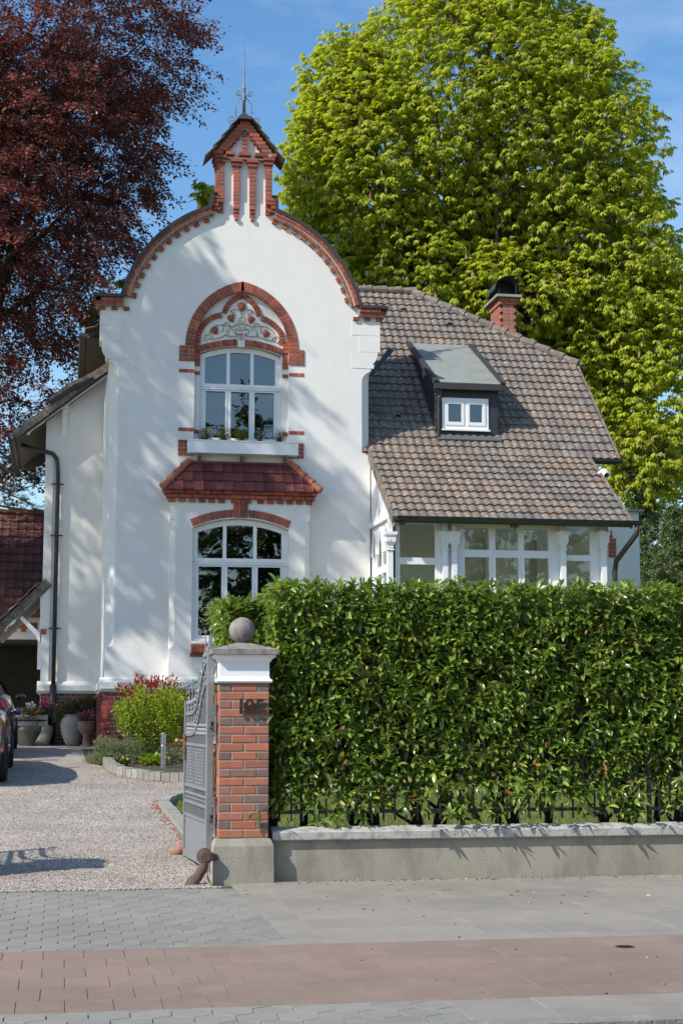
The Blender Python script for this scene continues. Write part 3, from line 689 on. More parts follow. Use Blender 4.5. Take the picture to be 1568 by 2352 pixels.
# --- bay brickwork
mb=MB()
st=segtop(1.02,5.285,5.505,BX,24)[::-1]
kw=.145
along(mb,[(x,z+.16) for x,z in st if x<BX-kw]+[(BX-kw,5.655)],0,.155,BY-.02,BY+.05,.083)
along(mb,[(BX+kw,5.655)]+[(x,z+.16) for x,z in st if x>BX+kw],0,.155,BY-.02,BY+.05,.083)
for k in range(4): mb.cbox(BX-kw+k*.0735,BX-kw+k*.0735+.062,BY-.035,BY+.02,5.50,5.80,.004)
z_=5.805
mb.cbox(BX-.2,BX-.01,BY-.05,BY+.02,5.79,5.86,.004); mb.cbox(BX+.0,BX+.2,BY-.05,BY+.02,5.79,5.86,.004)
n=11; 
for k in range(15):
    x=BX-bw-.04+k*(2*bw+.08-.13)/14
    if abs(x+.065-BX)>.2: mb.cbox(x,x+.13,BY-.05,BY+.02,5.79,5.86,.004)
brow(mb,BX-bw-.08,BX+bw+.08,5.872,BY-.09,BY+.02,L=.24); brow(mb,BX-bw-.12,BX+bw+.12,5.955,BY-.13,BY+.02,L=.24,off=.1)
for s in(-1,1):
    x=BX+s*bw
    for zz,e in((5.872,.08),(5.955,.12)): mb.box(x,x+s*e,BY-.05,T,zz,zz+.071)
    for y in(BY-.02,): mb.box(x,x+s*.045,y,y+.12,5.79,5.86)
for k in range(26):  # sill of upright bricks
    x=BX-.965+k*.0744; mb.add([(x,BY-.09,2.80),(x+.066,BY-.09,2.80),(x+.066,BY+.12,2.80),(x,BY+.12,2.80),(x,BY-.09,2.93),(x+.066,BY-.09,2.93),(x+.066,BY+.12,3.05),(x,BY+.12,3.05)],[(0,1,5,4),(4,5,6,7),(1,2,6,5),(3,0,4,7),(0,3,2,1)])
brow(mb,BX-.985,BX+.985,2.72,BY-.03,BY+.02,L=.24)
build_split(mb,'bay_brickwork',M['brick'],house,.05)
# bay roof: three courses of curved tiles and hip tiles
def tilesurf(mb,o,u,v,n,width,rows,gauge,tw,prof,lip=.02,ulo=None,uhi=None,waves=1,jit=.0,skip=None,cols0=0.):
    """tiles in rows on a plane: o origin at the eave, u along, v up the slope, n normal; ulo/uhi(vdist) clip"""
    o,u,v,n=Vector(o),Vector(u).normalized(),Vector(v).normalized(),Vector(n).normalized()
    m=6*waves
    for r in range(rows):
        k=0; x=cols0
        while x<width:
            x1=x+tw; va,vb=r*gauge-.02,(r+1)*gauge+.01
            vm=(va+vb)/2; lo=ulo(vm) if ulo else -9e9; hi=uhi(vm) if uhi else 9e9
            if x1>lo+.02 and x<hi-.02 and not(skip and skip((x+x1)/2,vm)):
                jl=random.uniform(-jit,jit); jn=random.uniform(0,jit*.6)
                vs=[]
                for (vv,hh) in((va+jl,lip+jn),((va*.5+vb*.5),lip*.5+jn),(vb,0)):
                    lo_=ulo(vv) if ulo else -9e9; hi_=uhi(vv) if uhi else 9e9
                    for i in range(m+1):
                        s_=i/m; uu=min(max(x+tw*s_,lo_),hi_); ss=(uu-x)/tw
                        vs.append(o+u*uu+v*vv+n*(hh+prof((ss*waves)%1.0 if ss<1 else (1.0))))
                for i in range(m+1):
                    p=vs[i]; vs.append(p-n*(lip+.012)+v*.004)
                fs=[(j*(m+1)+i,j*(m+1)+i+1,(j+1)*(m+1)+i+1,(j+1)*(m+1)+i) for j in range(2) for i in range(m)]
                b=3*(m+1); fs+=[(b+i,b+i+1,i+1,i) for i in range(m)]
                mb.add(vs,fs)
            x=x1+.004; k+=1
wave=lambda s: .030*(.5+.5*math.cos(2*math.pi*(s-.5)))**.8
flatp=lambda s: .022*(1-min(1,s/.25)) if s<.25 else (.018*((s-.8)/.2) if s>.8 else 0)
e0=(BY-.19,6.03); e1=(T,6.63); sl3=math.hypot(e1[0]-e0[0],e1[1]-e0[1]); vv=Vector((0,e1[0]-e0[0],e1[1]-e0[1])).normalized()
nn=Vector((0,-vv.z,vv.y)); hwb=1.57;hwt=1.03
mb=MB()
tilesurf(mb,(BX-hwb,e0[0],e0[1]),(1,0,0),vv,nn,2*hwb,3,sl3/3,.197,flatp,lip=.03,ulo=lambda q:(hwb-hwt)*q/sl3,uhi=lambda q:2*hwb-(hwb-hwt)*q/sl3,jit=.006)
for s in(-1,1): # side slopes
    a=Vector((BX+s*hwb,e0[0],e0[1])); b=Vector((BX+s*hwb,T,e0[1])); c=Vector((BX+s*hwt,T,e1[1])); mb.add([a,b,c],[(0,1,2)])
brf=mb.build('bay_roof',M['tileb'],house)
mb=MB()
for s in(-1,1):
    a=Vector((BX+s*(hwb+.02),e0[0]-.02,e0[1]+.0)); b=Vector((BX+s*hwt,T-.03,e1[1]+.02))
    for k in range(4):
        p=a+(b-a)*(k/4.); q=a+(b-a)*((k+1)/4.+.02); mb.tube([p+Vector((0,0,.035)),q+Vector((0,0,.01))],[.075,.055],10)
build_split(mb,'hip_tile',M['tileo'],brf,.05)
mb=MB(); brow(mb,BX-hwt,BX+hwt,6.615,T-.05,T+.0,h=.05,L=.115); mb.box(BX-hwt,BX+hwt,T-.03,T,6.56,6.61); mb.build('ridge_bricks',M['brickd'],brf)
# --- plinth bricks
mb=MB(); mm=MB()
py=T-.03; xl=X0-2.70
bwall(mb,xl+.12,X0+2.7,.78,15,py,py+.03); sidewall(mb,xl,T+.09,T+4.9,.78,15); mm.box(xl+.13,X0+2.7,T-.022,T+.0,.7,2.03); mm.add([(xl+.006,T+.10,.7),(xl+.13,T-.022,.7),(xl+.13,T-.022,2.03),(xl+.006,T+.10,2.03)],[(0,1,2,3)])
mm.box(xl+.008,xl+.1,T+.10,T+4.9,.7,2.03)
for r in range(15): # chamfered corner
    z_=.78+.083*r; mb.add([(xl,py+.12,z_),(xl+.12,py,z_),(xl+.12,py,z_+.071),(xl,py+.12,z_+.071)],[(0,1,2,3)])
bwall(mb,BX-bw-.02,BX+bw+.02,.78,15,BY-.03,BY); mm.box(BX-bw-.02,BX+bw+.02,BY-.022,T-.025,.7,2.03)
sidewall(mb,BX-bw-.02,BY,T-.03,.78,15)
pl=mb.build('brick_plinth',M['brickd'],house); mm.build('mortar_bed',M['mortar'],pl)
# ---------------- main roof
KY=31.3; KZ=6.94; EY=28.857; EZ=5.29; RY=36.1; RZ=KZ+.985*(RY-KY)
XL=6.10; XR=11.49; XV=10.83
s1=Vector((0,KY-EY,KZ-EZ)); L1=s1.length; v1=s1.normalized(); n1=Vector((0,-v1.z,v1.y))
s2=Vector((0,RY-KY,RZ-KZ)); L2=s2.length; v2=s2.normalized(); n2=Vector((0,-v2.z,v2.y))
hy=33.94; hv=(hy-KY)/v2.y
mb=MB(); tw=.172*2
tilesurf(mb,(XL,EY,EZ),(1,0,0),v1,n1,XV-XL,10,L1/10,tw,wave,lip=.037,waves=2,uhi=lambda q:XV-XL,jit=.006)
rows=23; g2=L2/rows
hipx=lambda q: (XR-XL) if q<hv else (XR-XL)-(q-hv)/(L2-hv)*(XR-8.08)
# dormer footprint is left out of the tiling
DY=31.78; dz=KZ+.985*(DY-KY)
dl=at(1003,940,DY).x; dr=at(1143,940,DY).x; dback=hit(990,796,(0,KY,KZ),n2)
dsk=lambda u_,v_: (dl+.05<XL+u_<dr-.05) and (KY+v_*v2.y)>DY+.05 and (KY+v_*v2.y)<dback.y-.1
tilesurf(mb,(XL,KY,KZ),(1,0,0),v2,n2,XR-XL,rows,g2,tw,wave,lip=.037,waves=2,uhi=hipx,jit=.006,skip=dsk)
# undertray, so no light passes
def slab(mb,pts,n,t): 
    a=[Vector(p)-Vector(n)*.012 for p in pts]; b=[p-Vector(n)*t for p in a]; k=len(a)
    mb.add(a+b,[tuple(range(k)),tuple(range(k,2*k))[::-1]]+[(i,i+k,(i+1)%k+k,(i+1)%k) for i in range(k)])
roof=mb.build('main_roof',M['tile'],house)
mb=MB()
slab(mb,[(XL,EY,EZ),(XV,EY,EZ),(XV,KY,KZ),(XL,KY,KZ)],n1,.09)
slab(mb,[(XL-.2,KY+.45,KZ+.443),(XL-.2,KY,KZ),(XR,KY,KZ),(XR,hy,KZ+.985*(hy-KY)),(8.08,RY,RZ),(2.3,RY,RZ),(2.3,KY+1.2,KZ+1.182),(XL-.2,KY+1.2,KZ+1.182)],n2,.12)
nb=Vector((0,n2.y*-1,n2.z))
slab(mb,[(XR,2*RY-KY,KZ),(2.3,2*RY-KY,KZ),(2.3,RY,RZ),(8.08,RY,RZ),(XR,2*RY-hy,KZ+.985*(hy-KY))],nb,.12)
nh=(Vector((8.08,RY,RZ))-Vector((XR,hy,KZ+.985*(hy-KY)))).cross(Vector((0,1,0))).normalized(); nh=nh if nh.z>0 else -nh
slab(mb,[(XR+.1,hy-.05,KZ+.985*(hy-KY)-.02),(XR+.1,2*RY-hy+.05,KZ+.985*(hy-KY)-.02),(8.08,RY,RZ)],nh,.1)
mb.build('roof_boarding',M['darkwood'],roof)
mb=MB()
def ridgeline(a,b,r0=.10,L=.36,m=mb):
    a,b=Vector(a),Vector(b); n=max(1,int((b-a).length/L)); d=(b-a)/n
    for i in range(n): m.tube([a+d*i+Vector((0,0,.02)),a+d*(i+1)*1.0+d*.06+Vector((0,0,.0))],[r0*1.1,r0*.88],10)
ridgeline((XR+.02,hy-.02,KZ+.985*(hy-KY)+.03),(8.08,RY,RZ+.05)); ridgeline((XR+.02,2*RY-hy,KZ+.985*(hy-KY)+.03),(8.08,RY,RZ+.05)); ridgeline((8.2,RY,RZ+.05),(2.3,RY,RZ+.05))
build_split(mb,'ridge_tile',M['tile'],roof,.05)
mb=MB() # verge tiles
for (a,b,nn_) in(((XL-.01,EY,EZ),(XL-.01,KY,KZ),n1),((XV+.0,EY,EZ),(XV+.0,KY,KZ),n1),((XR,KY,KZ),(XR,hy,KZ+.985*(hy-KY)),n2)):
    a,b=Vector(a),Vector(b); n=max(1,round((b-a).length/.3)); d=(b-a)/n; ex=Vector((.022,0,0))
    for i in range(n):
        c=a+d*(i+.5)-nn_*.045; mb.obox(c+nn_*(.012 if i%2 else .006),ex,d*.52,nn_*.085)
build_split(mb,'verge_tile',M['tile'],roof)
# wooden bargeboard left of the veranda roof and gutters
def gutter(mb,a,b,r=.065,m2=None):
    a,b=Vector(a),Vector(b); d=(b-a).normalized(); sd=d.cross(Vector((0,0,1))).normalized(); vs=[];n=10
    for p in(a,b):
        for i in range(n+1):
            q=math.pi*i/n; vs.append(p+sd*r*math.cos(q)-Vector((0,0,1))*r*math.sin(q))
        for i in range(n+1):
            q=math.pi*(n-i)/n; vs.append(p+sd*(r-.006)*math.cos(q)-Vector((0,0,1))*(r-.006)*math.sin(q))
    k=2*(n+1); mb.add(vs,[(i,(i+1)%k,(i+1)%k+k,i+k) for i in range(k)]+[tuple(range(k))])
    for e in(a,b): mb.add([e+sd*r*math.cos(math.pi*i/n)-Vector((0,0,1))*r*math.sin(math.pi*i/n) for i in range(n+1)],[tuple(range(n+1))])
mb=MB()
gutter(mb,(XL+.03,EY-.06,EZ+.02),(XV+.16,EY-.06,EZ+.02),.075); mb.tube([(XL+.03,EY-.135,EZ+.02),(XV+.16,EY-.135,EZ+.02)],.011,6)
gutter(mb,(XV+.02,KY-.06,KZ-.02),(XR+.04,KY-.06,KZ-.02),.065)
pg=Vector((XR+.12,hy-.15,KZ+.985*(hy-KY)-.03)); gutter(mb,pg,(pg.x,2*RY-hy,pg.z),.07)
gt=build_split(mb,'gutter',M['verdigris'],house)
mb=MB(); ex=[at(1446,1208,EY-.06),at(1438,1225,EY-.06),at(1400,1275,EY+.5),at(1399,1340,EY+.5)]; ex=[Vector((XV+.08,EY-.06,EZ-.03)),Vector((XV+.07,EY-.03,EZ-.22)),Vector((XV-.22,EY+.35,EZ-.72)),Vector((XV-.24,EY+.38,EZ-.95)),Vector((XV-.24,EY+.38,.8))]
mb.tube(ex,.052,12); mb.build('downpipe',M['pipe'],house,smooth=True)
# vent stack at the right verge
mb=MB(); a=hit(1345,1089,(0,EY,EZ),n1); a.x=XV-.05
mb.tube([a,a+Vector((.12,.02,.07)),a+Vector((.27,-.0,.0))],[.03,.065,.055],12); mb.tube([a+Vector((.15,0,.0)),a+Vector((.12,-.22,-.05))],[.06,.055],14,cap=False); mb.build('vent_pipe',M['wood'],roof,smooth=True)
mb=MB(); mb.tube([a+Vector((.15,-.02,.0)),a+Vector((.12,-.20,-.045))],[.052,.050],14); mb.build('vent_throat',M['dark'],roof)
# little vent tiles
mb=MB()
for px,py_ in((925,716),(1031,750),(912,962)):
    p=hit(px,py_,(0,KY,KZ),n2)+n2*.05
    for i in range(1): 
        vs=[];
        for q in range(7):
            a_=math.pi*q/6; vs.append(p+Vector((.075*math.cos(a_),0,0))+n2*(.06*math.sin(a_)));
        for q in range(7): a_=math.pi*q/6; vs.append(p+Vector((.09*math.cos(a_),0,0))+v2*.2+n2*-.01)
        mb.add(vs,[(q,q+1,q+8,q+7) for q in range(6)])
build_split(mb,'vent_tile',M['tile'],roof)
# flashing where the gable meets the roof
mb=MB(); a=Vector((X0+2.66,T,7.0))
gr=[]
for i in range(7):
    for j in range(5):
        u_=i/6;v_=j/4; p=Vector((X0+2.50+u_*.42,T-.02-.05*random.random()+.35*v_*.9,6.93+v_*.36+.05*random.uniform(-1,1)+(.04 if j==0 else 0)-.02*u_)); gr.append(p)
mb.add(gr,[(i*5+j,(i+1)*5+j,(i+1)*5+j+1,i*5+j+1) for i in range(6) for j in range(4)]); mb.build('flashing',M['flash'],roof)
# steep tile kerb right of the gable shoulder: dark valley sheet
mb=MB(); p1=at(912,765,33.2)
mb.add([at(850,858,T+.25),at(893,797,32.6),at(905,805,32.6),at(857,862,T+.4)],[(0,1,2,3)]); mb.build('valley_sheet',M['lead'],roof)
# ---------------- dormer
dor=None
zf0=dz-.02; fT=at(1060,884,DY).z
mb=MB()
back=dback.y; zb_=KZ+.985*(back-KY)
bl_=hit(927,796,(0,KY,KZ),n2); br_=hit(1050,797,(0,KY,KZ),n2)
lx,rx=dl-.02,dr+.02
# cheeks and front as slate clad solid
zc0=fT-.03
f=[Vector((dl,DY,zf0)),Vector((dr,DY,zf0)),Vector((dr,DY,zc0)),Vector((dl,DY,zc0))]
wa=at(1013,912,DY); wb=at(1122,990,DY)
mb.prism([(dl,zf0-.02),(dr,zf0-.02),(dr,zc0),(dl,zc0)],DY,DY+.08,[[(wa.x,wb.z),(wb.x,wb.z),(wb.x,wa.z),(wa.x,wa.z)]])
for x,s in((dl,-1),(dr,1)):
    # small overlapping slates on the cheek
    za=lambda y: KZ+.985*(y-KY)
    zt=lambda y: zc0+(zb_-zc0)*(y-DY)/(back-DY)
    y=DY; 
    mb.add([(x,DY,zf0-.02),(x,back,za(back)),(x,back,zt(back)),(x,DY,zc0)],[(0,1,2,3)])
    r=0; z_=zf0
    while z_<zb_:
        y=DY+(.06 if r%2 else 0)
        while y<back:
            if za(y+.06)-.06<z_<zt(y+.06)-.06: mb.add([(x+s*.012,y,z_+.02),(x+s*.014,y+.06,z_-.02),(x+s*.012,y+.12,z_+.02),(x+s*.002,y+.12,z_+.15),(x+s*.002,y,z_+.15)],[(0,1,2,3,4)])
            y+=.124
        z_+=.10; r+=1
dor=mb.build('dormer',M['slate'],house)
mb=MB(); rp=[Vector((lx-.02,DY-.13,fT-.02)),Vector((rx+.06,DY-.13,fT-.02)),Vector((rx+.06,back,zb_+.03)),Vector((lx-.02,back,zb_+.03))]
nd=(rp[1]-rp[0]).cross(rp[3]-rp[0]).normalized(); slab(mb,[p+nd*.05 for p in rp],nd,.05)
mb.build('dormer_roof',M['felt'],dor)
mb=MB()
for a,b in((rp[0],rp[3]),(rp[1],rp[2])):
    c=(a+b)/2+nd*.03; mb.obox(c,Vector((.055,0,0)),(b-a)/2,nd*.045)
c=(rp[0]+rp[1])/2-nd*.03; mb.obox(c+Vector((0,-.02,-.03)),(rp[1]-rp[0])/2+Vector((.05,0,0)),Vector((0,.045,0)),Vector((0,0,.055)))
build_split(mb,'dormer_edge_trim',M['lead'],dor)
mb=MB(); g0=Vector((dl+.06,DY-.1,fT-.08)); mb.tube([g0,g0+Vector((0,.02,-.2)),Vector((dl+.02,DY-.06,fT-.3)),Vector((dl+.02,DY-.06,zf0+.06)),Vector((dl+.0,DY-.14,zf0-.02))],.035,10); mb.build('dormer_pipe',M['pipe'],dor)
mb=MB(); x0,x1,z0,z1=wa.x+.01,wb.x-.01,wb.z+.01,wa.z-.01; xm=(x0+x1)/2; fy_=DY-.02
mb.prism([(x0,z0),(x1,z0),(x1,z1),(x0,z1)],fy_,fy_+.06,[[(x0+.13,z0+.16),(xm-.08,z0+.16),(xm-.08,z1-.13),(x0+.13,z1-.13)],[(xm+.08,z0+.16),(x1-.13,z0+.16),(x1-.13,z1-.13),(xm+.08,z1-.13)]])
for a,b in((x0+.07,xm-.03),(xm+.03,x1-.07)):
    mb.prism([(a,z0+.09),(b,z0+.09),(b,z1-.07),(a,z1-.07)],fy_-.015,fy_,[[(a+.06,z0+.16),(b-.06,z0+.16),(b-.06,z1-.13),(a+.06,z1-.13)]])
mb.box(x0-.02,x1+.02,fy_-.06,fy_,z0-.035,z0+.0); mb.build('dormer_window_frame',M['wood'],dor)
glasspane(dor,x0+.1,xm-.04,z0+.12,z1-.1,fy_+.03);glasspane(dor,xm+.04,x1-.1,z0+.12,z1-.1,fy_+.03)
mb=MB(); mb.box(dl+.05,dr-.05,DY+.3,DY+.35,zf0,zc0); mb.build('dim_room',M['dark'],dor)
# apron flashing at the dormer foot
mb=MB(); a=Vector((dl-.12,DY-.02,dz-.02)); mb.obox(((dl+dr)/2,DY-.12,dz-.06),Vector(((dr-dl)/2+.02,0,0)),v2*.07,n2*.035); mb.build('apron_flashing',M['zinc'],dor)
# ---------------- chimney
chx0,chx1=at(1149.5,760,35.3).x,at(1185,760,35.3).x; chy=35.3; czt=at(1165,684,chy).z
mb=MB(); mm=MB()
rows=16; z_=czt-.083*rows
for r in range(rows):
    zz=z_+.083*r; e=.03 if r>=rows-2 else 0
    brow(mb,chx0-e,chx1+e,zz,chy-e,chy+.06,L=.24 if r%2 else .115)
    y=chy+ (.0 if r%2 else .06)
    while y<chy+.9: mb.box(chx0-e,chx0+.05,y,min(y+.115,chy+.9),zz,zz+.071); mb.box(chx1-.05,chx1+e,y,min(y+.115,chy+.9),zz,zz+.071); y+=.127
ch=mb.build('chimney',M['brickp'],house); mm.box(chx0+.006,chx1-.006,chy+.006,chy+.89,z_-.6,czt-.01); mm.build('mortar_bed',M['mortar'],ch)
mb=MB(); mb.box(chx0-.12,chx1+.12,chy-.12,chy+1.02,czt,czt+.06); mb.build('chimney_slab',M['concrete'],ch)
mb=MB(); cx_=(chx0+chx1)/2
for x in(chx0-.02,chx1+.02):
    for y in(chy+.05,chy+.85): mb.tube([(x,y,czt+.05),(x,y,czt+.38)],.008,6)
for y0_,y1_ in((chy+.0,chy+.62),(chy+.38,chy+1.0)): # two curved hoods
    vs=[];n=12
    for y in(y0_,y1_):
        for i in range(n+1):
            a_=math.pi*i/n; rr=.30 if y0_==chy else .26; vs.append((cx_+rr*math.cos(a_)*1.05,y,czt+.22+rr*math.sin(a_)*1.05))
    mb.add(vs,[(i,i+1,i+n+2,i+n+1) for i in range(n)]); mb.add([(v[0],v[1],v[2]-.012) for v in vs],[(i,i+1,i+n+2,i+n+1) for i in range(n)])
    mb.add(vs[n+1:],[tuple(range(n+1))])
mb.build('chimney_cowl',M['verdigris'],ch,smooth=False)
# ---------------- walls of the main body
mb=MB()
wr=at(1431,1300,T+.35).x; WRX=10.70
mb.box(X0+2.66,WRX,T+.35,T+.55,.7,KZ+.2); mb.box(WRX,wr,T+.33,T+.6,.7,5.35); mb.box(wr-.2,wr,T+.6,T+3,.7,5.35)           # wall behind the veranda
mb.box(WRX-.2,WRX,T+.55,40.6,.7,KZ+.1)
mb.box(-.0,WRX,40.6,40.8,.7,KZ+.1)
pz=[(KY+.6,KZ+.2),(40.6,KZ+.2),(2*RY-hy,KZ+.985*(hy-KY)-.1),(hy,KZ+.985*(hy-KY)-.1)]
mb.add([(WRX,y,z-.15) for y,z in pz]+[(WRX-.2,y,z-.15) for y,z in pz],[(0,1,2,3),(7,6,5,4),(0,4,5,1),(1,5,6,2),(2,6,7,3),(3,7,4,0)])
mb.build('rear_wall',M['white'],house)
mb=MB(); xa=at(1397,1230,T+.3).x; xb=at(1414,1230,T+.3).x; zt=at(1400,1222,T+.3).z; zb0=at(1400,1280,T+.3).z
for k in range(7): mb.cbox(xa,xb-(.08 if k>4 else 0),T+.31,T+.36,zb0+k*.083,zb0+k*.083+.071,.003)
for k in range(3): mb.cbox(xa-.25+k*.083,xa-.25+k*.083+.07,T+.31,T+.36,zt-.05-(2-k)*-.0,zt+.25,.003)
build_split(mb,'corner_brickwork',M['brick'],house,.05)
# ---------------- veranda
VY=29.30; vt=EZ-.02
ver=None; mb=MB()
def vx(px,y=1270,Y=VY): return at(px,y,Y).x
def framed(mb,x0,x1,z0,z1,y,cells,t=.07):
    """cells: list of glass openings (xa,xb,za,zb)"""
    mb.prism([(x0,z0),(x1,z0),(x1,z1),(x0,z1)],y,y+t,[[(a,c),(b,c),(b,d),(a,d)] for a,b,c,d in cells])
zt_l,zb_l=at(920,1200,VY).z,at(920,1268,VY).z; zm=at(920,1280,VY).z
z_a=[at(x,1200,VY).z for x in(920,1120,1320)]
Lp=(vx(918),vx(999)); 
cells=[(Lp[0],Lp[1],zm,vt-.03),(Lp[0],Lp[1],2.0,zm-.13-.0)]
zU=at(1120,1212,VY).z; zUb=at(1120,1263,VY).z; zL=at(1120,1280,VY).z
cc=[(vx(1066),vx(1123)),(vx(1137),vx(1190)),(vx(1203),vx(1259))]
for a,b in cc: cells+= [(a,b,zUb,zU),(a,b,2.0,zL)]
Rp=(vx(1300),vx(1354)); zr=at(1320,1275,VY).z; cells+=[(Rp[0],Rp[1],zr,vt-.03),(Rp[0],Rp[1],2.0,zr-.11)]
framed(mb,vx(903),vx(1390),1.6,vt,VY,cells)
for a,b in cc: # casement lips
    mb.box(a-.03,a,VY-.015,VY,1.9,zL+.03);mb.box(b,b+.03,VY-.015,VY,1.9,zL+.03);mb.box(a,b,VY-.015,VY,zL,zL+.03)
mb.box(vx(903),vx(1390),VY-.02,VY+.09,vt,EZ+.07)
mb.box(vx(903),vx(1390),VY-.01,VY+.09,.8,1.6)
# side window wall of the veranda (left)
sx=vx(900)
ys=[(T-.06,T-.75),(T-.83,T-1.45),(T-1.53,VY+.25)]
def sidepanel(mb,x,y0,y1,z0,z1,holes,t=.06):
    mb2=MB(); mb2.prism([(y0,z0),(y1,z0),(y1,z1),(y0,z1)],0,t,holes); mb.add([(x+v[1],v[0],v[2]) for v in mb2.v],mb2.f)
hy0,hy1=VY+.10,T-.55
zq=lambda y:KZ-.15+(EZ-KZ)*(KY-y)/(KY-EY)
ztop=EZ+.15
sidepanel(mb,sx,VY,T,1.6,ztop-.1,[[(hy0+i*.46,zb_),(hy0+.38+i*.46,zb_),(hy0+.38+i*.46,za_),(hy0+i*.46,za_)] for i in range(3) for zb_,za_ in((1.9,4.35),(4.5,5.02))])
mb.add([(sx+.01,VY,ztop-.1),(sx+.01,T,ztop-.1),(sx+.01,T,KZ-.12),(sx+.01,VY,EZ+.2)],[(0,1,2,3)])
mb.box(sx,sx+.06,VY,T,.8,1.6)
for i in range(11): # board joints and the pendant trim
    y=VY+.15+i*.17; mb.box(sx-.012,sx+.01,y,y+.15,ztop-.06,zq(y)-.06)
    mb.add([(sx-.06,y,ztop-.02),(sx-.06,y+.15,ztop-.02),(sx-.06,y+.075,ztop+.13)],[(0,1,2)])
mb.box(sx-.07,sx-.0,VY-.1,T,ztop-.09,ztop-.02)
for yc in(VY+.35,VY+.95,VY+1.55): # curved braces
    pts=[Vector((sx-.03,yc+.22*math.cos(q),4.75+.5*math.sin(q))) for q in [math.pi*i/10 for i in range(11)]]; mb.tube(pts,.03,6)
ver=mb.build('veranda',M['wood'],house)
mb=MB()
def column(px,Y=VY-.09,px1=None,face=.10):
    mb=MB(); x=at(px,1290,Y).x; zc=at(px,1258,Y).z; zt=at(px,1222,Y).z; w=face/2
    mb.box(x-w,x+w,Y-w,Y+w,.8,zc-.05)
    def ring(z0,z1,e): mb.box(x-w-e,x+w+e,Y-w-e,Y+w+e,z0,z1)
    ring(zc-.05,zc-.03,.025); ring(zc-.0,zc+.02,.012)
    lv=[(w-.0,zc-.03),(w+.0,zc+.02),(w+.045,zc+.11),(w+.045,zt-.09)]
    vs=[];fs=[]
    for e,z in lv: vs+=[(x-e,Y-e,z),(x+e,Y-e,z),(x+e,Y+e,z),(x-e,Y+e,z)]
    for i in range(3):
        for j in range(4): l=(j+1)%4; fs.append((i*4+j,i*4+l,i*4+4+l,i*4+4+j))
    mb.add(vs,fs)
    mb.add([(x-.03,Y-w-.05,zc+.10),(x+.03,Y-w-.05,zc+.10),(x,Y-w-.075,zc+.16)],[(0,1,2)])
    ring(zt-.09,zt-.06,.055); ring(zt-.06,zt+.0,.07)
    mb.box(x-w+.01,x+w-.01,Y-w+.01,Y+w,zt,EZ+.03)
    pts=[Vector((x+w+.30*(1-math.cos(q)),Y,zt+.02+.30*math.sin(q))) for q in [math.pi/2*i/8 for i in range(9)]]
    for i in range(8): a,b=pts[i],pts[i+1]; mb.add([(a.x,Y-.03,a.z),(b.x,Y-.03,b.z),(b.x-.06,Y-.03,b.z+.03),(a.x-.05,Y-.03,a.z)],[(0,1,2,3)])
    return mb.build('veranda_column',M['wood'],ver)
for px,dy in((895.5,0),(1021,.02),(1042,-.0),(1291.5,-.0),(1385,0)): column(px,VY-.09+dy)
for a,b in [Lp,Rp]+cc: glasspane(ver,a-.02,b+.02,1.9,EZ-.03,VY+.03,'glassv')
mb=MB(); mb.box(sx+.02,sx+.026,hy0,hy1+.3,1.9,5.03); mb.build('window_pane',M['glassv'],ver)
# room behind: pale back wall with an arched french window and a door
mb=MB()
ry=T+.28; xa,xb=at(1075,1250,ry).x,at(1113,1250,ry).x; zz=at(1090,1222,ry).z; dx0,dx1=at(1214,1250,ry).x,at(1231,1250,ry).x
x0_=xa-.25
h1=[(x0_,1.5),(xb,1.5),(xb,zz-.14)]+[(xb+(x0_-xb)*i/6,zz-.14+.14*math.sin(math.pi/2*i/6)) for i in range(1,7)]
h2=[(dx0,1.5),(dx1,1.5),(dx1,zz-.05),(dx0,zz-.08)]
h0=[(at(1005,1250,ry).x,1.5),(at(1019,1250,ry).x,1.5),(at(1019,1250,ry).x,zz-.1),(at(1005,1250,ry).x,zz-.16)]
RX=vx(1388)
mb.prism([(sx+.05,.9),(RX,.9),(RX,5.9),(sx+.05,5.9)],ry,ry+.03,[h1,h2,h0])
for h in(h1,h2,h0):
    xs_=[p[0] for p in h]; zs_=max(p[1] for p in h); a,b=min(xs_),max(xs_)
    mb.box(a,b,ry+.0,ry+.05,4.22,4.36); mb.box(a-.06,a,ry-.03,ry,1.5,zs_); mb.box(b,b+.06,ry-.03,ry,1.5,zs_)
    mb.box((a+b)/2-.02,(a+b)/2+.02,ry+.0,ry+.05,1.5,4.22) if b-a>.3 else None
mb.box(sx+.08,vx(1390),VY+.12,ry,.95,1.0)
mb.box(vx(1385),vx(1390),VY+.5,ry,1.0,EZ); mb.build('veranda_room',M['room'],ver)
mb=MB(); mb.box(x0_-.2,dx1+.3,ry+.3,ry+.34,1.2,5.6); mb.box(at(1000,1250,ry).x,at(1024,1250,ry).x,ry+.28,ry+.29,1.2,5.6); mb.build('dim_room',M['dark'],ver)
mb=MB(); c=hit(1178,1207,(0,EY+.2,0),(0,1,0)); mb.box(c.x-.06,c.x+.06,EY+.05,EY+.2,EZ-.12,EZ-.04); mb.box(c.x-.01,c.x+.01,EY+.1,EY+.12,EZ-.2,EZ-.1); mb.box(XL+.1,XL+.22,EY+.0,EY+.12,EZ-.13,EZ-.05);build_split(mb,'eave_bracket',M['darkwood'],ver)
mb=MB(); slab(mb,[(XL+.02,EY+.03,EZ-.03),(XV-.02,EY+.03,EZ-.03),(XV-.02,KY,KZ-.12),(XL+.02,KY,KZ-.12)],n1,.02); mb.build('soffit',M['soffit'],ver)
# white sloping bargeboard at the veranda gable
mb=MB(); mb.add([(XL-.0,EY+.05,EZ-.12),(XL-.0,KY,KZ-.14),(XL-.0,KY,KZ-.02),(XL-.0,EY+.0,EZ-.01)],[(0,1,2,3)]); mb.build('bargeboard',M['wood'],ver)
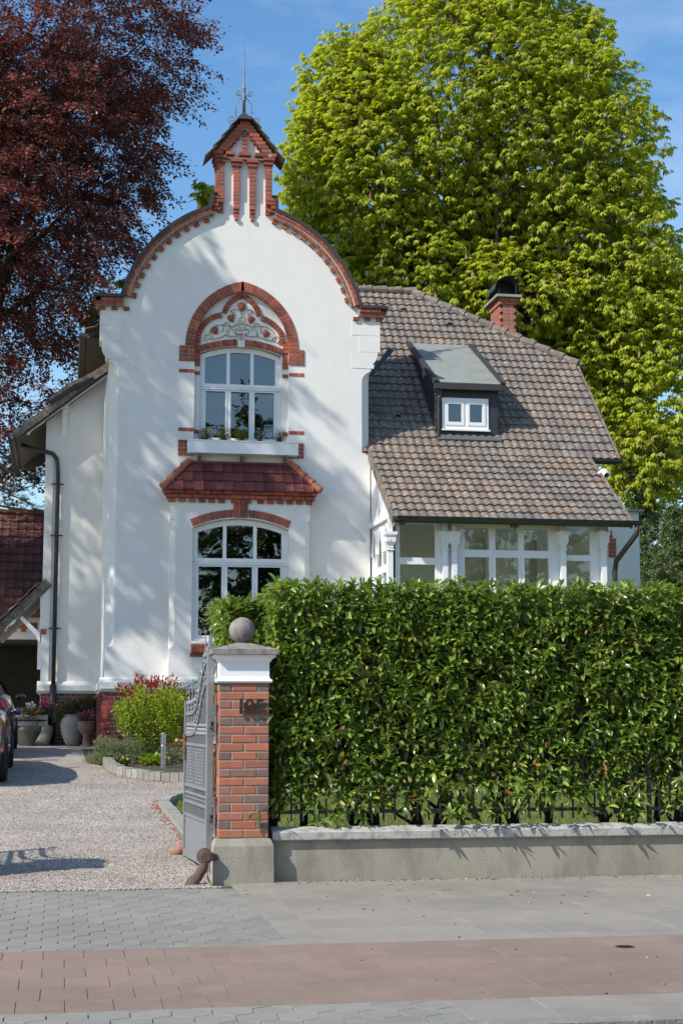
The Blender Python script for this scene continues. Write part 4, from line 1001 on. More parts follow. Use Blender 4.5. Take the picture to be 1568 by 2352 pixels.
# ---------------- left wing
WY=36.2; wx=-.51
b0=at(60,993,WY-.35); b1=at(250,853,WY-.35); sl=(b1.z-b0.z)/(b1.x-b0.x)
zl=lambda x: b0.z+sl*(x-b0.x)
mb=MB()
pw=[(wx,2.1),(X0-2.4,2.1),(X0-2.4,zl(X0-2.4)+.02),(wx,zl(wx)+.02)]
mb.prism(pw,WY,WY+.2); mb.box(wx,wx+.2,WY+.2,WY+4.6,.8,zl(wx)); mb.prism([(wx,.8),(X0-2.0,.8),(X0-2.0,zl(X0-2.4)-.1),(wx,zl(wx)-.1)],WY+4.4,WY+4.6)
mb.box(wx+.0,wx+.18,WY-.03,WY,2.1,zl(wx)-.3)   # corner pilaster
mb.box(at(247/1.0,900,WY).x-.45,X0-2.6,WY-.02,WY,2.3,7.2)
band(wx-.07,X0-2.6,WY,2.09); band_side(wx+.0,-1,WY,WY+4.6,2.09)
wg=mb.build('side_wing_wall',M['white'],house)
mb=MB(); mm=MB(); bwall(mb,wx+.045,X0-2.69,.74,16,WY-.03,WY+.0); sidewall(mb,wx+.05,WY,WY+4.4,.74,16); mm.box(wx+.055,X0-2.68,WY-.022,WY+.1,.6,2.06); mm.box(wx+.03,wx+.2,WY,WY+4.4,.6,2.0)
mb.build('wing_plinth',M['brickd'],wg); mm.build('mortar_bed',M['mortar'],wg)
mb=MB(); mb.cbox(wx-.02,wx+.11,WY-.05,WY,at(100,1457,WY).z,at(100,1450,WY).z+.05,.004); mb.build('corner_brick',M['brick'],wg)
# bargeboard with a shaped foot
P2=lambda x,y,Y=WY-.35:(at(x,y,Y).x,at(x,y,Y).z)
mb=MB(); bb=[P2(60,987),P2(61,996),P2(64,999),P2(69,997),P2(73,990),P2(82,983),P2(95,975),P2(103,969),P2(107,963),P2(110,962),P2(252,861),P2(252,848),P2(110,945)]
mb.prism(bb,WY-.37,WY-.32); mb.build('bargeboard',M['wood'],wg)
mb=MB(); q=at(150,938,WY); 
pr=[(0,.0),(.14,0),(.14,.06),(.10,.12),(.105,.25),(.07,.33),(.085,.45),(.03,.6),(0,.66)]
mb.add([(q.x-.06,WY-a,q.z-b_) for a,b_ in pr]+[(q.x+.06,WY-a,q.z-b_) for a,b_ in pr],[tuple(range(9)),tuple(range(9,18))[::-1]]+[(i,i+1,i+10,i+9) for i in range(8)]); mb.box(q.x-.1,q.x+.1,WY-.2,WY,q.z,q.z+.07); mb.build('rafter_bracket',M['wood'],wg)
# wing roof: verge tiles, boarding, gutter
ux=Vector((1,0,sl)).normalized(); un=Vector((-ux.z,0,ux.x))
mb=MB(); A=Vector((-1.20,WY-.42,zl(-1.20)+.10)); 
wlen=3.3; 
tilesurf(mb,A+Vector((0,5.2,0)),(0,-1,0),ux,un,5.2,int(wlen/.3),.3,.344,wave,lip=.03,waves=2)
wroof=mb.build('wing_roof',M['tile'],house)
mb=MB()
for i in range(11): c=A+ux*(.3*i+.15)+Vector((0,-.03,0))+un*.0; mb.obox(c+un*(.02 if i%2 else .01),ux*.155,Vector((0,.025,0)),un*.085)
mb.build('verge_tile',M['tile'],wroof)
mb=MB(); slab(mb,[A-un*.0,A+ux*3.4,A+ux*3.4+Vector((0,5.1,0)),A+Vector((0,5.1,0))],un,.1)
e=A-un*.12; pts=[(-1.12,7.72),(-.95,7.66),(-.8,7.78),(-.62,7.83),(wx,8.0),(wx,zl(wx)),(-1.12,zl(-1.12))]
mb.prism(pts,WY+3.6,WY+3.66); mb.add([(-1.1,WY-.3,zl(-1.1)-.0),(wx,WY-.3,zl(wx)-.03),(wx,WY+4.6,zl(wx)-.03),(-1.1,WY+4.6,zl(-1.1)-.0)],[(0,1,2,3)]); mb.build('roof_boarding',M['darkwood'],wroof)
mb=MB(); gutter(mb,(-1.27,WY-.45,zl(-1.2)+.04),(-1.27,WY+4.7,zl(-1.2)-.02),.085)
gutter(mb,(at(193,770,WY-.35).x,WY-.35,at(193,765,WY-.35).z),(at(193,770,WY-.35).x,WY+4.7,at(193,765,WY-.35).z-.03),.10); build_split(mb,'gutter',M['lead'],wroof)
# steep upper roof behind the gable on the left
mb=MB(); a=at(193,765,WY-.35); 
a=Vector((a.x+.05,WY-.4,a.z)); vv2=Vector((1,0,.42)).normalized(); nn2=Vector((-vv2.z,0,vv2.x))
slab(mb,[a,a+vv2*1.6,a+vv2*1.6+Vector((0,5.2,0)),a+Vector((0,5.2,0))],nn2,.12); mb.box(a.x+.02,a.x+1.2,WY-.35,WY+4.7,a.z-.12,a.z-.08)
mb.build('upper_eave_boarding',M['darkwood'],wroof)
mb=MB(); tilesurf(mb,a+Vector((0,5.0,.02)),(0,-1,0),vv2,nn2,5.0,4,.3,.344,wave,lip=.03,waves=2); mb.build('upper_roof',M['tile'],wroof)
mb=MB(); p0=at(160,800,0.01); pa_=Vector((at(70,1606,WY).x,0,0))
r_=[at(212,868,WY-.5),at(196,876,WY-.5),at(172,884,WY-.5),at(148,899,WY-.5),at(124,916,WY-.5),at(112,922,WY-.5)]; mb.tube(r_,[.12,.11,.10,.09,.08,.075],10); mb.build('hip_roll_tile',M['lead'],wroof)
# downpipe with swan neck
mb=MB(); PYd=WY-.10
x_=at(129,1300,PYd).x
pp=[at(52,1022,WY+.3),at(80,1033,WY-.05),at(108,1038,PYd),at(122,1042,PYd),at(131,1054,PYd),at(133,1070,PYd)]
pp+= [Vector((x_,PYd,pp[-1].z-.25)),Vector((x_,PYd,1.25))]
mb.tube(pp,.050,12); 
for py_ in(1112,1230,1443): z=at(130,py_,PYd).z; mb.tube([(x_,PYd,z-.02),(x_,PYd,z+.02)],.072,12); mb.box(x_-.14,x_+.14,PYd-.01,PYd+.03,z-.012,z+.012)
mb.tube([(x_,PYd,.8),(x_,PYd,2.25)],.075,12); mb.build('downpipe',M['pipe'],house,smooth=True)
# tap on the plinth
mb=MB(); c=at(265,1635,WY-.05); c=at(152,1619,WY-.06); mb.tube([(c.x,WY-.02,c.z+.06),(c.x,WY-.1,c.z+.06),(c.x,WY-.12,c.z-.02)],.014,8); mb.tube([(c.x,WY-.08,c.z+.05),(c.x,WY-.08,c.z+.10)],.008,6); mb.build('garden_tap',M['steel'],wg)
# ---------------- outbuilding with the red roof
GY=43.0
gar=empty('carport_building',(at(50,1700,GY).x,GY,.9),'low outbuilding with a red tiled roof and a dark open carport left of the villa','outbuilding')
mb=MB(); zt=at(50,1180,46).z; ze=at(50,1412,42.6).z; rx0,rx1=-9,at(110,1300,44).x+1.0
vv3=Vector((0,3.4,zt-ze)); L3=vv3.length; vv3.normalize(); nn3=Vector((0,-vv3.z,vv3.y))
tilesurf(mb,(rx0,42.6,ze),(1,0,0),vv3,nn3,rx1-rx0,12,L3/12,.22,flatp,lip=.035,jit=.012)
r=mb.build('tiled_roof',M['tiler'],gar); mb=MB(); ridgeline((rx0,46,zt+.02),(rx1,46,zt+.02),.11,.36,mb); mb.build('ridge_tile',M['tiler'],r)
mb=MB(); slab(mb,[(rx0,42.6,ze),(rx1,42.6,ze),(rx1,46,zt),(rx0,46,zt)],nn3,.08); slab(mb,[(rx1,49.4,ze),(rx0,49.4,ze),(rx0,46,zt),(rx1,46,zt)],Vector((0,vv3.z,vv3.y)),.08); mb.build('roof_boarding',M['darkwood'],r)
mb=MB(); z1=at(50,1437,GY).z; z2=at(50,1468,GY).z; mb.box(rx0,rx1,GY,GY+.25,z2,ze+.1); mb.box(rx0,rx1,GY-.04,GY,z2,z2+.15); mb.box(rx0,rx1,GY+5.5,GY+5.7,.8,ze); mb.box(rx1-.2,rx1,GY,GY+5.5,.8,ze); mb.box(rx0,rx0+.2,GY,GY+5.5,.8,ze)
mb.box(rx0,rx1,GY+5.3,GY+5.5,.8,z2+.3) ; gw=mb.build('wall',M['white'],gar)
mb=MB(); brow(mb,-4,rx1,z1,GY-.05,GY,L=.115); brow(mb,-4,rx1,z1-.083,GY-.035,GY,L=.24)
k=0
while -4+k*.26<rx1: mb.cbox(-4+k*.26,-4+k*.26+.125,GY-.035,GY,z1-.166,z1-.095,.004); k+=1
mb.build('brick_dentils',M['brick'],gar)
mb=MB(); mb.box(rx0+.2,rx1-.2,GY+5.2,GY+5.28,.9,z2+.2); mb.box(rx0,rx1,GY+.25,GY+5.3,z2-.05,z2); mb.build('dark_interior',M['darkwood'],gar)
mb=MB(); x=at(94,1560,GY-.3).x
mb.box(x-.0,x+.28,WY+.3,WY+.5,2.6,at(94,1425,WY+.4).z); mb.build('post',M['wood'],gar)
# porch rake with truss
PYR=WY+.3
por=empty('side_porch',(at(40,1700,PYR).x,PYR,.88),'small porch roof with white carved bargeboard at the left end of the villa','porch')
mb=MB(); q=lambda x,y,Y=PYR-.3:(at(x,y,Y).x,at(x,y,Y).z)
aL=Vector((*q(-20,1450)[:1],PYR-.35,q(-20,1450)[1])); aR=Vector((q(105,1330)[0],PYR-.35,q(105,1330)[1])); ud=(aR-aL).normalized(); und=Vector((-ud.z,0,ud.x))
n=6; 
for i in range(n): c=aL+(aR-aL)*((i+.5)/n)-und*.10; mb.obox(c+und*(.02 if i%2 else 0),(aR-aL)/n*.52,Vector((0,.03,0)),und*.095)
vt_=mb.build('verge_tile',M['tile'],por)
mb=MB(); tilesurf(mb,aL+Vector((0,3.0,.02)),(0,-1,0),ud,und,3.0,int((aR-aL).length/.3),.3,.344,wave,lip=.03,waves=2); slab(mb,[aL,aR,aR+Vector((0,3,0)),aL+Vector((0,3,0))],und,.2); mb.build('porch_roof',M['tile'],por)
mb=MB()
bb=[q(8,1442),q(8,1450),q(14,1450),q(20,1440),q(33,1433),q(38,1424),q(95,1362),q(104,1352),q(104,1338)]
mb.prism(bb,PYR-.36,PYR-.31); 
st_=[q(46,1421),q(51,1414),q(96,1458),q(96,1478),q(86,1470),q(84,1462)]
mb.prism(st_,PYR-.3,PYR-.24); mb.prism([q(93,1366),q(101,1364),q(99,1487),q(93,1487)],PYR-.3,PYR-.15); mb.build('carved_bargeboard',M['wood'],por)
# ---------------- gate pillar
def make_pillar(x,y,label,cat,number=False,grp=None):
    """x,y: front left corner of the brick shaft"""
    W=.49; base=empty('gate_pillar',(x+W/2,y+W/2,.0),label,cat,grp)
    mb=MB(); mb.add([],[])
    # plinth with weathered chamfer
    e=.045
    lv=[(e+.005,0),(e,.35),(.02,.415),(0,.418)]; vs=[];fs=[]
    for d,z in lv: vs+=[(x-d,y-d,z-.06 if z==0 else z),(x+W+d,y-d,z-.06 if z==0 else z),(x+W+d,y+W+d,z-.06 if z==0 else z),(x-d,y+W+d,z-.06 if z==0 else z)]
    for i in range(3):
        for j in range(4): l=(j+1)%4; fs.append((i*4+j,i*4+l,i*4+4+l,i*4+4+j))
    mb.add(vs,fs+[(12,13,14,15)]); mb.build('concrete_plinth',M['concrete'],base)
    mb=MB(); md=MB(); z0=.43; rows=18; r0=1
    for r in range(rows):
        z=z0+r*.083
        j=lambda: random.uniform(-.003,.003)
        segs=[(0,.24),(.252,.49)] if r%2==0 else [(0,.115),(.127,.367),(.379,.49)]
        for a,b in segs: (md if (r%2 and b-a<.2) or random.random()<.06 else mb).cbox(x+a+(0 if a==0 else j()),x+b+(0 if b==.49 else j()),y+j()*.7-.001,y+.06,z+j()*.3,z+.071+j()*.3,.006)
        segs=[(.065,.115),(.127,.367),(.379,.49)] if r%2==0 else [(.065,.24),(.252,.49)]
        for a,b in segs:
            mb.box(x+j()*.7,x+.06,y+a,y+b,z,z+.071); mb.box(x+W-.06,x+W+j()*.7,y+a,y+b,z,z+.071)
    bs_=mb.build('brick_shaft',M['brickp'],base); md.build('dark_brick',M['brickq'],bs_)
    mb=MB(); mb.box(x+.006,x+W-.006,y+.006,y+W-.006,.41,1.93); mb.build('mortar_core',M['mortarp'],base)
    zc=z0+rows*.083
    pr=[(0,zc),(.022,zc),(.03,zc+.015),(.022,zc+.032),(.006,zc+.04),(.004,zc+.055),(0,zc+.06),(0,zc+.20),(.012,zc+.205),(.02,zc+.225),(.045,zc+.245),(.058,zc+.25),(.058,zc+.275),(.0,zc+.28)]
    mb=MB(); vs=[];fs=[]
    for d,z in pr: vs+=[(x-d,y-d,z),(x+W+d,y-d,z),(x+W+d,y+W+d,z),(x-d,y+W+d,z)]
    for i in range(len(pr)-1):
        for j in range(4): l=(j+1)%4; fs.append((i*4+j,i*4+l,i*4+4+l,i*4+4+j))
    mb.add(vs,fs); mb.build('white_capital',M['wood'],base)
    zc+=.277; d=.085; cx_,cy_=x+W/2,y+W/2
    mb=MB(); mb.add([(x-d,y-d,zc),(x+W+d,y-d,zc),(x+W+d,y+W+d,zc),(x-d,y+W+d,zc),(x-d,y-d,zc+.05),(x+W+d,y-d,zc+.05),(x+W+d,y+W+d,zc+.05),(x-d,y+W+d,zc+.05),(cx_-.06,cy_-.06,zc+.125),(cx_+.06,cy_-.06,zc+.125),(cx_+.06,cy_+.06,zc+.125),(cx_-.06,cy_+.06,zc+.125)],
        [(0,3,2,1),(0,1,5,4),(1,2,6,5),(2,3,7,6),(3,0,4,7),(4,5,9,8),(5,6,10,9),(6,7,11,10),(7,4,8,11),(8,9,10,11)]); mb.build('stone_cap',M['stone'],base)
    mb=MB(); mb.ball((cx_,cy_,zc+.12+.128),.132,28); mb.build('stone_ball',M['stone'],base,smooth=True)
    if number:
        for ch,dx in(('1',.0),('0',.085),('5',.186)):
            cu=bpy.data.curves.new('numeral','FONT'); cu.body=ch; cu.size=.20; cu.extrude=.009; cu.offset=.004; cu.bevel_depth=.001
            t=bpy.data.objects.new('numeral',cu); scene.collection.objects.link(t); bpy.context.view_layer.update()
            me=bpy.data.meshes.new_from_object(t); bpy.data.objects.remove(t)
            me.transform(Matrix.Translation(Vector((x+.160+dx,y-.030,1.625))-ORG[base.name])@Matrix.Rotation(math.pi/2,4,'X')); me.materials.clear(); me.materials.append(M['num'])
            o=bpy.data.objects.new('house_numeral',me); scene.collection.objects.link(o); o.parent=base; ORG[o.name]=ORG[base.name]
    return base
PX_,PY_=1.508,15.42
pil=make_pillar(PX_,PY_,'red brick gate pillar with stone ball on top and house number 105','pillar',True,'gate pillars')
# hinge straps are parts of the gate
def build_gate(x,y,dx,label,mir=1):
    """leaf hinged at (x,y), running to (x+dx, y+1.5)"""
    g=empty('iron_gate_leaf',(x,y,.1),label,'gate','gate leaves')
    Lg=1.47; d=Vector((dx,Lg,0)).normalized(); n=Vector((-d.y,d.x,0))*-mir
    o=Vector((x,y,0)); Q=lambda u,z,t=0: o+d*u+Vector((0,0,z))+n*t
    def bar(mb,u0,z0,u1,z1,w=.02,t=.02):
        a,b=Q(u0,z0),Q(u1,z1); e=(b-a).normalized(); sd=e.cross(n).normalized(); mb.obox((a+b)/2,(b-a)/2,sd*w/2,n*t/2)
    fr=MB(); bar(fr,.0,.10,.0,2.28,.075,.06); bar(fr,Lg,.10,Lg,1.76,.05,.05)
    for z in(.155,): bar(fr,0,z,Lg,z,.07,.04)
    for z in(.56,.70,.87,1.30): bar(fr,0,z,Lg,z,.03,.035)
    # point on hinge stile
    a=Q(0,2.28); fr.add([a+d*.03-n*.02,a-d*.03-n*.02,a-d*.03+n*.02,a+d*.03+n*.02,Q(-.02,2.46)],[(0,1,4),(1,2,4),(2,3,4),(3,0,4)])
    for z in(.60,.70,.88,1.33,1.93,2.16): fr.ball(Q(.0,z,.035),.028,8)
    fr.build('gate_frame',M['gate'],g)
    top=lambda u: 1.62+.56/(1+math.exp((u-.52)*7.5))   # swan neck rail
    rl_=MB()
    for dz_ in(0,-.22):
        pts=[Q(.02+Lg*.97*i/26,top(.02+Lg*.97*i/26)+dz_) for i in range(27)]
        for a,b in zip(pts,pts[1:]): e=(b-a); rl_.obox((a+b)/2,e*.53,e.normalized().cross(n).normalized()*.018,n*.018)
    rl_.build('swan_neck_rail',M['gate'],g)
    bs=MB(); N_=14
    for i in range(N_):
        u=.09+(Lg-.16)*i/(N_-1); zt=top(u)
        bar(bs,u,.87,u,zt-.2,.014,.014)
        if i%2==0: bs.tube([Q(u,zt-.2),Q(u,zt+.08)],.008,6); bs.ball(Q(u,zt+.11),.03,8); bs.tube([Q(u,zt+.13),Q(u,zt+.17),Q(u,zt+.36 if i%4 else zt+.25)],[.014,.008,.003],6); bs.lathe(Q(u,zt+.04),[(.01,0),(.018,.01),(.018,.025),(.01,.03)],8)
        else: bs.tube([Q(u,zt-.2),Q(u,zt)],.007,6)
        bs.ball(Q(u,zt-.11),.018,6)
        if i%2==1: bs.tube([Q(u,zt),Q(u,zt+.1)],.006,6); bs.ball(Q(u,zt+.12),.02,6)
        # little balls above the middle rail, twisted bars below
        bs.ball(Q(u,1.50),.022,8); bs.lathe(Q(u,1.40),[(.01,0),(.018,.015),(.012,.04),(.018,.06),(.01,.075)],8)
    bs.build('upright_bars',M['gate'],g)
    tw_=MB(); K=24
    for i in range(K):
        u=.06+(Lg-.11)*i/(K-1)
        if i%2==0:
            pts=[Q(u,.88+.42*j/24) for j in range(25)]; vs=[];fs=[]
            for j,p in enumerate(pts):
                an=j*.8; 
                for q_ in range(4): aa=an+q_*math.pi/2; vs.append(p+d*.011*math.cos(aa)+n*.011*math.sin(aa))
            for j in range(24):
                for q_ in range(4): l=(q_+1)%4; fs.append((j*4+q_,j*4+l,j*4+4+l,j*4+4+q_))
            tw_.add(vs,fs)
        else: bar(tw_,u,.88,u,1.30,.008,.008)
        bar(tw_,u,.56,u,.70,.010,.010); bar(tw_,u,.70,u,.87,.007,.007); tw_.ball(Q(u,.79),.017,6); tw_.ball(Q(u,.745),.012,6)
    tw_.build('twisted_bars',M['gate'],g)
    pn=MB(); bar(pn,.02,.36,Lg-.02,.36,.40,.008); pn.build('kick_panel',M['gate'],g)
    hg=MB()
    for z in(.62,1.52):
        for k in(-1,1): 
            a=Q(-.02,z+.03*k,-.0); 
            hg.obox(Q(-.07,z+.025*k),d*.07+Vector((-mir*.0,0,0)),n*.02,Vector((0,0,.008)))
        hg.ball(Q(-.08,z),.022,8)
    build_split(hg,'hinge_knuckle',M['zinc'],g)
    return g,Q,d,n
gx,gy=1.44,15.68
gate,Q,d_,n_=build_gate(gx,gy,-.115,'grey wrought iron gate leaf with twisted bars standing open beside the numbered pillar')
mb=MB(); lp=Q(1.46,1.33); mb.ball(lp+Vector((-.10,0,-.0)),.028,10); mb.tube([lp,lp+Vector((-.09,0,0))],.014,8); mb.obox(lp+Vector((-.03,-.03,-.05)),Vector((.012,0,0)),Vector((0,.03,0)),Vector((0,0,.13))); mb.build('door_knob',M['brass'],gate)
# strap plates of the hinges on the pillar
mb=MB()
for z in(.62,1.52):
    for k in range(1):
        pts=[Vector((PX_-.022,PY_+.13,z+dz_)) for dz_ in(-.19,-.16,-.1,0,.1,.16,.19)]; mb.tube(pts,[.03,.022,.013,.016,.013,.022,.03],8)
    mb.tube([(PX_-.0,PY_+.13,z),(PX_-.05,PY_+.22,z)],.016,8)
    for dz_ in(-.1,.1): mb.ball((PX_-.04,PY_+.13,z+dz_),.014,8)
build_split(mb,'hinge_strap',M['zinc'],gate)
# matching pillar and leaf on the other side of the drive (just outside the picture)
pil2=make_pillar(-2.35,PY_,'brick gate pillar with stone ball on the far side of the drive, beyond the left edge','pillar',False,'gate pillars')
gate2,_,_,_=build_gate(-1.80,gy,.10,'grey wrought iron gate leaf standing open on the far side of the drive',-1)
# ---------------- curved iron guard stone
mb=MB(); c=at(463,1978,15.30); c=Vector((PX_-.135,15.34,.245))
pts=[Vector((PX_-.06,15.40,.245)),Vector((PX_-.11,15.37,.25)),Vector((PX_-.135,15.33,.215)),Vector((PX_-.155,15.31,.15)),Vector((PX_-.20,15.30,.08)),Vector((PX_-.26,15.29,.02)),Vector((PX_-.29,15.285,-.04))]
mb.tube(pts,[.035,.04,.045,.047,.05,.055,.055],12);
vs=[];fs=[]; cc_=Vector((PX_-.135,15.32,.265)); 
mb.tube([cc_+Vector((0,-.035,0)),cc_+Vector((0,.05,0))],[.075,.078],20); mb.tube([cc_+Vector((0,-.045,0)),cc_+Vector((0,-.034,0))],[.045,.07],20)
mb.tube([cc_+Vector((.02,.02,-.0)),(PX_-.02,15.40,.25)],.04,8)
tag(mb.build('gate_guard',M['rust'],None,loc=(PX_-.28,15.29,0),smooth=False),'rusty curled iron wheel guard bolted to the foot of the numbered pillar','wheel guard')
# red boulder by the gate
mb=MB(); c=ground(412,1966); 
V=[];seg=16
mb.ball((c.x+.0,c.y+.08,c.z+.055),.065,14,1.55,1.1,1.0)
mb.v=[(x+.008*math.sin(40*y+9*z),y,z+.010*math.sin(30*x)+ (.01*math.sin(17*x+3))) for x,y,z in mb.v]
tag(mb.build('boulder',M['boulder'],None,loc=(c.x,c.y+.08,c.z),smooth=True),'rounded reddish stone holding the open gate leaf','stone')
mb=MB(); c=ground(89,2003); mb.box(c.x-.025,c.x+.025,c.y,c.y+.05,c.z-.02,c.z+.08); mb.cbox(c.x-.022,c.x+.022,c.y-.004,c.y+.04,c.z+.02,c.z+.085,.008)
tag(mb.build('marker_stub',M['potgrey'],None,loc=(c.x,c.y,c.z)),'small pale grey stub standing in the front edge of the gravel','marker post')
# ---------------- garden wall with coping and iron fence
FY=15.50; fx0=PX_+.49+.045; fx1=9.5
gw_=empty('garden_wall',(5,FY+.1,0),'low rendered garden wall with pale coping below the laurel hedge','wall')
mb=MB(); mb.add([(fx0,FY,-.1),(fx1,FY,-.1),(fx1,FY,.40),(fx0,FY,.40),(fx0,FY+.24,-.1),(fx1,FY+.24,-.1),(fx1,FY+.24,.40),(fx0,FY+.24,.40)],[(0,1,2,3),(5,4,7,6),(1,5,6,2),(4,0,3,7),(3,2,6,7)]); mb.build('rendered_base',M['concrete'],gw_)
mb=MB(); x=fx0+.0
pr=[(FY-.05,.392),(FY-.055,.40),(FY-.055,.468),(FY-.045,.476),(FY+.12,.515),(FY+.29,.476),(FY+.29,.392)]
while x<fx1:
    b=min(x+1.6,fx1); n=len(pr); mb.add([(x,p,q_) for p,q_ in pr]+[(b-.004,p,q_) for p,q_ in pr],[(i,i+n,(i+1)%n+n,(i+1)%n) for i in range(n)]+[tuple(range(n)),tuple(range(n,2*n))[::-1]]); x=b
mb.build('coping',M['coping'],gw_)
fn=empty('iron_fence',(5,FY+.14,.5),'black iron bar fence standing on the garden wall in front of the hedge','fence')
mb=MB(); fy_=FY+.12
mb.box(fx0-.02,fx1,fy_-.008,fy_+.008,.637,.673); mb.build('fence_rail',M['iron'],fn)
mb=MB(); x=fx0+.09; mb.box(x-.009,x+.009,fy_-.022,fy_-.008,.565,1.35); fb0=mb.build('fence_bar',M['iron'],fn); k=1
while x+k*.116<fx1 and k<70:
    c=fb0.copy(); scene.collection.objects.link(c); c.parent=fn; c.location.x=fb0.location.x+k*.116; k+=1
for k in range(3): mb=MB(); x=fx0+1.95+k*1.98; mb.box(x-.02,x+.02,fy_-.02,fy_+.02,.48,1.4); mb.build('fence_post',M['iron'],fn)
# ---------------- ground
def sheet(name,m,x0,x1,y0,y1,dz,nx=2,step=.5,clip=None):
    ys=list(np.arange(y0,y1,step))+[y1]; xs=np.linspace(x0,x1,nx); V=[(x,y,gz(x,y)+dz) for y in ys for x in xs]
    mb=MB(); mb.add(V,[(j*nx+i,j*nx+i+1,(j+1)*nx+i+1,(j+1)*nx+i) for j in range(len(ys)-1) for i in range(nx-1)])
    o=mb.build(name,m,None,loc=((x0+x1)/2,(y0+y1)/2,0)); tag(o,kind='structure'); return o
sheet('ground',M['lawn'],-300,300,15.3,700,-.02,2,2.0)
# road
asph=mat('asphalt',(.055,.055,.057),.9,noise=[(120,(.12,.12,.115),.5,.65,.7),(2,(.04,.04,.042),.45,.65,.7)],bump=1,bscale=200)
mb=MB(); mb.add([(-300,-60,-.12),(300,-60,-.12),(300,8.19,-.12),(-300,8.19,-.12)],[(0,1,2,3)]); tag(mb.build('road',asph,None,loc=(0,0,-.12)),kind='structure')
# joint sand under the paving
sand=mat('joint_sand',(.05,.048,.042),.95,noise=[(40,(.085,.08,.07),.45,.65,.8)])
mb=MB(); mb.add([(-60,8.2,-.02),(60,8.2,-.02),(60,15.6,-.02),(-60,15.6,-.02)],[(0,1,2,3)]); tag(mb.build('pavement_bed',sand,None,loc=(0,12,-.02)),kind='structure')
def pavemat(name,c,c2,var=.05):
    return mat(name,c,.92,var=var,varhue=(c2,.6),noise=[(.45,tuple(x*.70 for x in c),.46,.64,.6),(1.7,tuple(x*.78 for x in c),.52,.7,.5),(4,tuple(x*1.18 for x in c),.5,.7,.5),(130,tuple(x*.6 for x in c),.55,.66,.6),(110,tuple(min(1,x*1.7) for x in c),.62,.7,.5)],bump=.5,bscale=180)
M['hex']=pavemat('grey_paver',(.258,.25,.218),(.236,.23,.203)); M['slab']=pavemat('pavement_slab',(.282,.256,.220),(.252,.234,.205)); M['redp']=pavemat('red_paver',(.262,.185,.148),(.242,.178,.145))
def paver(mb,pts,z,g=.0035,tilt=.0015):
    c=[sum(p[0] for p in pts)/len(pts),sum(p[1] for p in pts)/len(pts)]; n=len(pts); top=[];bot=[]; a,b=random.gauss(0,tilt),random.gauss(0,tilt); dz=random.gauss(0,.0008)
    for x,y in pts:
        d=math.hypot(x-c[0],y-c[1]); k=1-g/d; X=c[0]+(x-c[0])*k; Y=c[1]+(y-c[1])*k; Zt=z+dz+a*(X-c[0])+b*(Y-c[1])
        bot.append((X,Y,z-.02)); k2=k-.0025/d; top.append((c[0]+(x-c[0])*k2,c[1]+(y-c[1])*k2,Zt)); bot.append((X,Y,Zt-.004))
    mid=bot[1::2]; low=bot[0::2]
    mb.add(low+mid+top,[(i,(i+1)%n,(i+1)%n+n,i+n) for i in range(n)]+[(i+n,(i+1)%n+n,(i+1)%n+2*n,i+2*n) for i in range(n)]+[tuple(range(2*n,3*n))])
def clipy(pts,lo,hi):
    for f,s in((lo,1),(hi,-1)):
        out=[]
        for i in range(len(pts)):
            a,b=pts[i],pts[(i+1)%len(pts)]; ia=(a[1]-f)*s>=0; ib=(b[1]-f)*s>=0
            if ia: out.append(a)
            if ia!=ib: t=(f-a[1])/(b[1]-a[1]); out.append((a[0]+t*(b[0]-a[0]),f))
        pts=out
        if len(pts)<3: return []
    return pts
def clipx(pts,lo,hi): return [(y,x) for x,y in clipy([(b,a) for a,b in pts],lo,hi)]
def hexes(mb,x0,x1,y0,y1,wd=.232,ph=.0):
    s=wd/math.sqrt(3); rp=1.5*s; j=0; y=y0-ph
    while y-s<y1:
        x=x0-wd+(wd/2 if j%2 else 0)
        while x-wd/2<x1:
            p=[(x+wd/2*(-1)*0,y-s),(x+wd/2,y-s/2),(x+wd/2,y+s/2),(x,y+s),(x-wd/2,y+s/2),(x-wd/2,y-s/2)]
            p=clipy(p,y0,y1); p=clipx(p,x0,x1) if p else p
            if len(p)>2:
                xs=[q[0] for q in p];ys=[q[1] for q in p]
                if max(xs)-min(xs)>.03 and max(ys)-min(ys)>.03: paver(mb,p,0)
            x+=wd
        y+=rp; j+=1
mb=MB(); hexes(mb,-2.2,1.63,11.32,14.93); tag(mb.build('footpath_hexagons',M['hex'],None,loc=(0,13,0)),kind='structure')
mb=MB(); hexes(mb,-1.4,2.2,8.36,9.03,.225,.05); tag(mb.build('kerbside_hexagons',M['hex'],None,loc=(0,8.7,0)),kind='structure')
mb=MB() # slabs
y=11.32; r=0
while y<15.4:
    d=.5 if r not in(0,3) else .30; y1=min(y+d,15.45); x=1.63
    first=.26 if r%2 else .52
    paver(mb,[(x,y),(x+.27,y),(x+.27,y1),(x,y1)],0) if y1<14.5 else paver(mb,[(x,y),(x+.27,y),(x+.27,y1),(x,y1)],0)
    x+=.27; w_=.75 if r%2 else .5
    while x<13: x1=x+w_; paver(mb,[(x,y),(x1,y),(x1,y1),(x,y1)],0,.0012); x=x1; w_=random.choice([.5,.5,.75])
    y=y1; r+=1
y=8.36
while y<9.02:
    x=2.2; y1=min(y+.34,9.03)
    while x<13: paver(mb,[(x,y),(x+.5,y),(x+.5,y1),(x,y1)],0,.0014); x+=.5
    y=y1
tag(mb.build('footpath_slabs',M['slab'],None,loc=(6,13,0)),kind='structure')
mb=MB(); y=9.03; r=0
while y<11.3:
    y1=y+.3817; x=-2.4-(.14 if r%2 else 0)
    while x<13: wd=.272 if x<2.3 else .50; paver(mb,[(x,y),(x+wd,y),(x+wd,y1),(x,y1)],.001,.0026 if x<2.3 else .0012); x+=wd
    y=y1; r+=1
tag(mb.build('cycle_path',M['redp'],None,loc=(0,10,0)),kind='structure')
